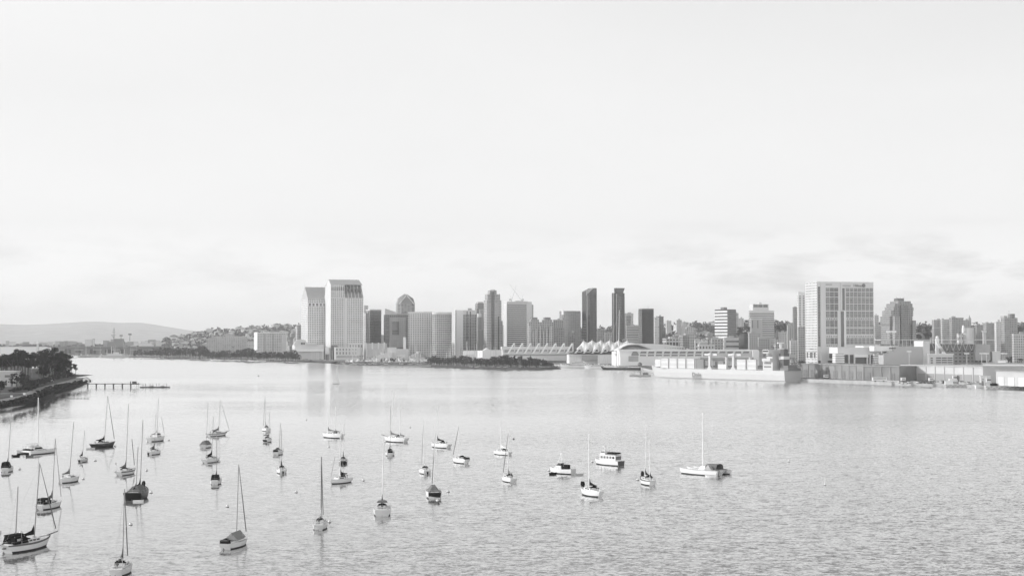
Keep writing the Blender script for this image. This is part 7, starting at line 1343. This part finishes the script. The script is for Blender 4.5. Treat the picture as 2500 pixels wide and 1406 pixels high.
# ---- dinghies
def dinghy(label, px, py, L, psi, hm, inner, tube=False, extra=None, name='dinghy'):
    p = WZ(px, py); t = thing(name, label, 'dinghy', (p.x, p.y, 0), R(psi)); rows = shull(L, L * .42, .48, .75, 10, .03, 0, .3); f = [[(x, y, max(z, -.15)) for x, y, z in r] + [(x, -y, max(z, -.15)) for x, y, z in reversed(r)] for r in rows]; mb = MB().grid(f); mb.add(f[0], [tuple(range(10))]); mb.build('hull', hm, t)
    d = [(r[4][0] * .9, r[4][1] * .8, .2) for r in rows]; MB().add(d + [(x, -y, z) for x, y, z in reversed(d)], [tuple(range(2 * len(d)))]).build('floor', inner, t); MB().box(-.2, .15, -L * .19, L * .19, .3, .4).build('thwart', CVL, t)
    mb = MB()
    for a, c in zip(rows, rows[1:]):
        for s_ in (1, -1): mb.tube((a[4][0], s_ * a[4][1], a[4][2]), (c[4][0], s_ * c[4][1], c[4][2]), .2 if tube else .07, n=6)
    mb.build('gunwale', hm, t)
    if extra == 'motor': MB().box(-L * .5 - .4, -L * .5, -.18, .18, .1, .85).build('outboard_motor', CVB, t)
    if extra == 'wheel': MB().ball((0, 0, .6), .45, 8).build('gear_bag', HW_, t)
dinghy('white dinghy with dark inside behind the black motor sailer', 338, 1226, 2.6, 8, HW_, CVB)
dinghy('grey inflatable with gear bag behind the sloop with grey deck covers', 1068, 1228, 2.4, 80, CVG, CVB, True, 'wheel', 'inflatable_dinghy')
dinghy('pale dinghy off the stern of the black hulled sloop', 221, 1097, 3.2, 20, HC, CVG)
dinghy('white dinghy under the stern of the trimaran', 1735, 1165, 3.4, 160, HW_, CVG)
dinghy('dark inflatable at the bow of the sport fishing boat', 1350, 1159, 2.2, 10, CVB, CVB, True, None, 'inflatable_dinghy')
dinghy('low pale skiff lying beside the sport fishing boat stern', 1414, 1160, 2.6, 5, CVL, CVG)
dinghy('dark dinghy tied at the near stern of the large catamaran', 40, 1115, 2.4, 30, CVB, CVG, True, 'motor', 'inflatable_dinghy')
dinghy('small inflatable with motor behind the catamaran inner hull', 74, 1116, 2.2, 40, CVG, CVG, True, 'motor', 'inflatable_dinghy')
# ---- mooring buoys
def buoy(px, py, label, r=.45, kind='ball'):
    p = WZ(px, py); t = thing('mooring_buoy', label, 'buoy', (p.x, p.y, 0)); MB().ball((0, 0, .15), r, 10).build('float', HW_ if kind != 'dark' else DGREY, t, smooth=True)
    MB().tube((0, 0, -.25), (0, 0, .12), r * 1.03, r * 1.03, 10).build('waterline_band', BOT, t)
    if kind == 'pole': MB().tube((0, 0, 0), (0, 0, 1.9), .14, .12).build('pole', HW_, t)
    elif kind == 'ball': MB().tube((0, 0, .4), (0, 0, .95), .05).build('pick_up_stick', METAL, t)
BU = [(48, 1146, 'right of the white sloop at the far left edge'), (233, 1125, 'right of the tiny sloop'), (203, 1170, 'right of the double ender'), (281, 1090, 'at the bow of the black hulled sloop'), (369, 1203, 'right of the black motor sailer'), (358, 1149, 'right of the white cutter'), (319, 1281, 'alone above the mast of the sloop cut by the bottom edge'), (412, 1075, 'right of the pilothouse ketch'), (555, 1237, 'alone left of the boom tent sloop mast'), (723, 1202, 'alone between the middle left column and the dark masted sloop'), (748, 1025, 'alone left of the schooner'), (804, 1275, 'right of the dark masted sloop'), (887, 1173, 'between the awning sloop and the broad white sloop'), (803, 1092, 'below the schooner'), (1001, 1044, 'alone right of the large white ketch'), (1094, 1201, 'right of the grey covered sloop'), (1254, 1072, 'above the overlapping right pair'), (1340, 1149, 'at the bow of the sport fishing boat'), (1446, 1128, 'at the bow of the trawler yacht'), (1557, 1172, 'left of the two masted ketch'), (1926, 1127, 'alone far right of the trimaran'), (389, 1106, 'by the bow of the small sloop left of centre'), (535, 1127, 'by the bow of the sloop with upright sail cover'), (941, 1079, 'left of the large white ketch bow'), (51, 1302, 'just behind the big ketch'), (1029, 1150, 'by the bow of the sloop with pale jib'), (631, 918, 'alone far out before the white square hotel'), (344, 885, 'tiny one far out left near the carrier')]
for px, py, w in BU: buoy(px, py, 'mooring buoy ' + w, .42 if py > 1000 else .9, 'dark' if py in (1072, 918, 885, 1106) else 'ball')
buoy(2014, 1184, 'white spar buoy standing upright alone in the open water at right', .3, 'pole')
make_haze()
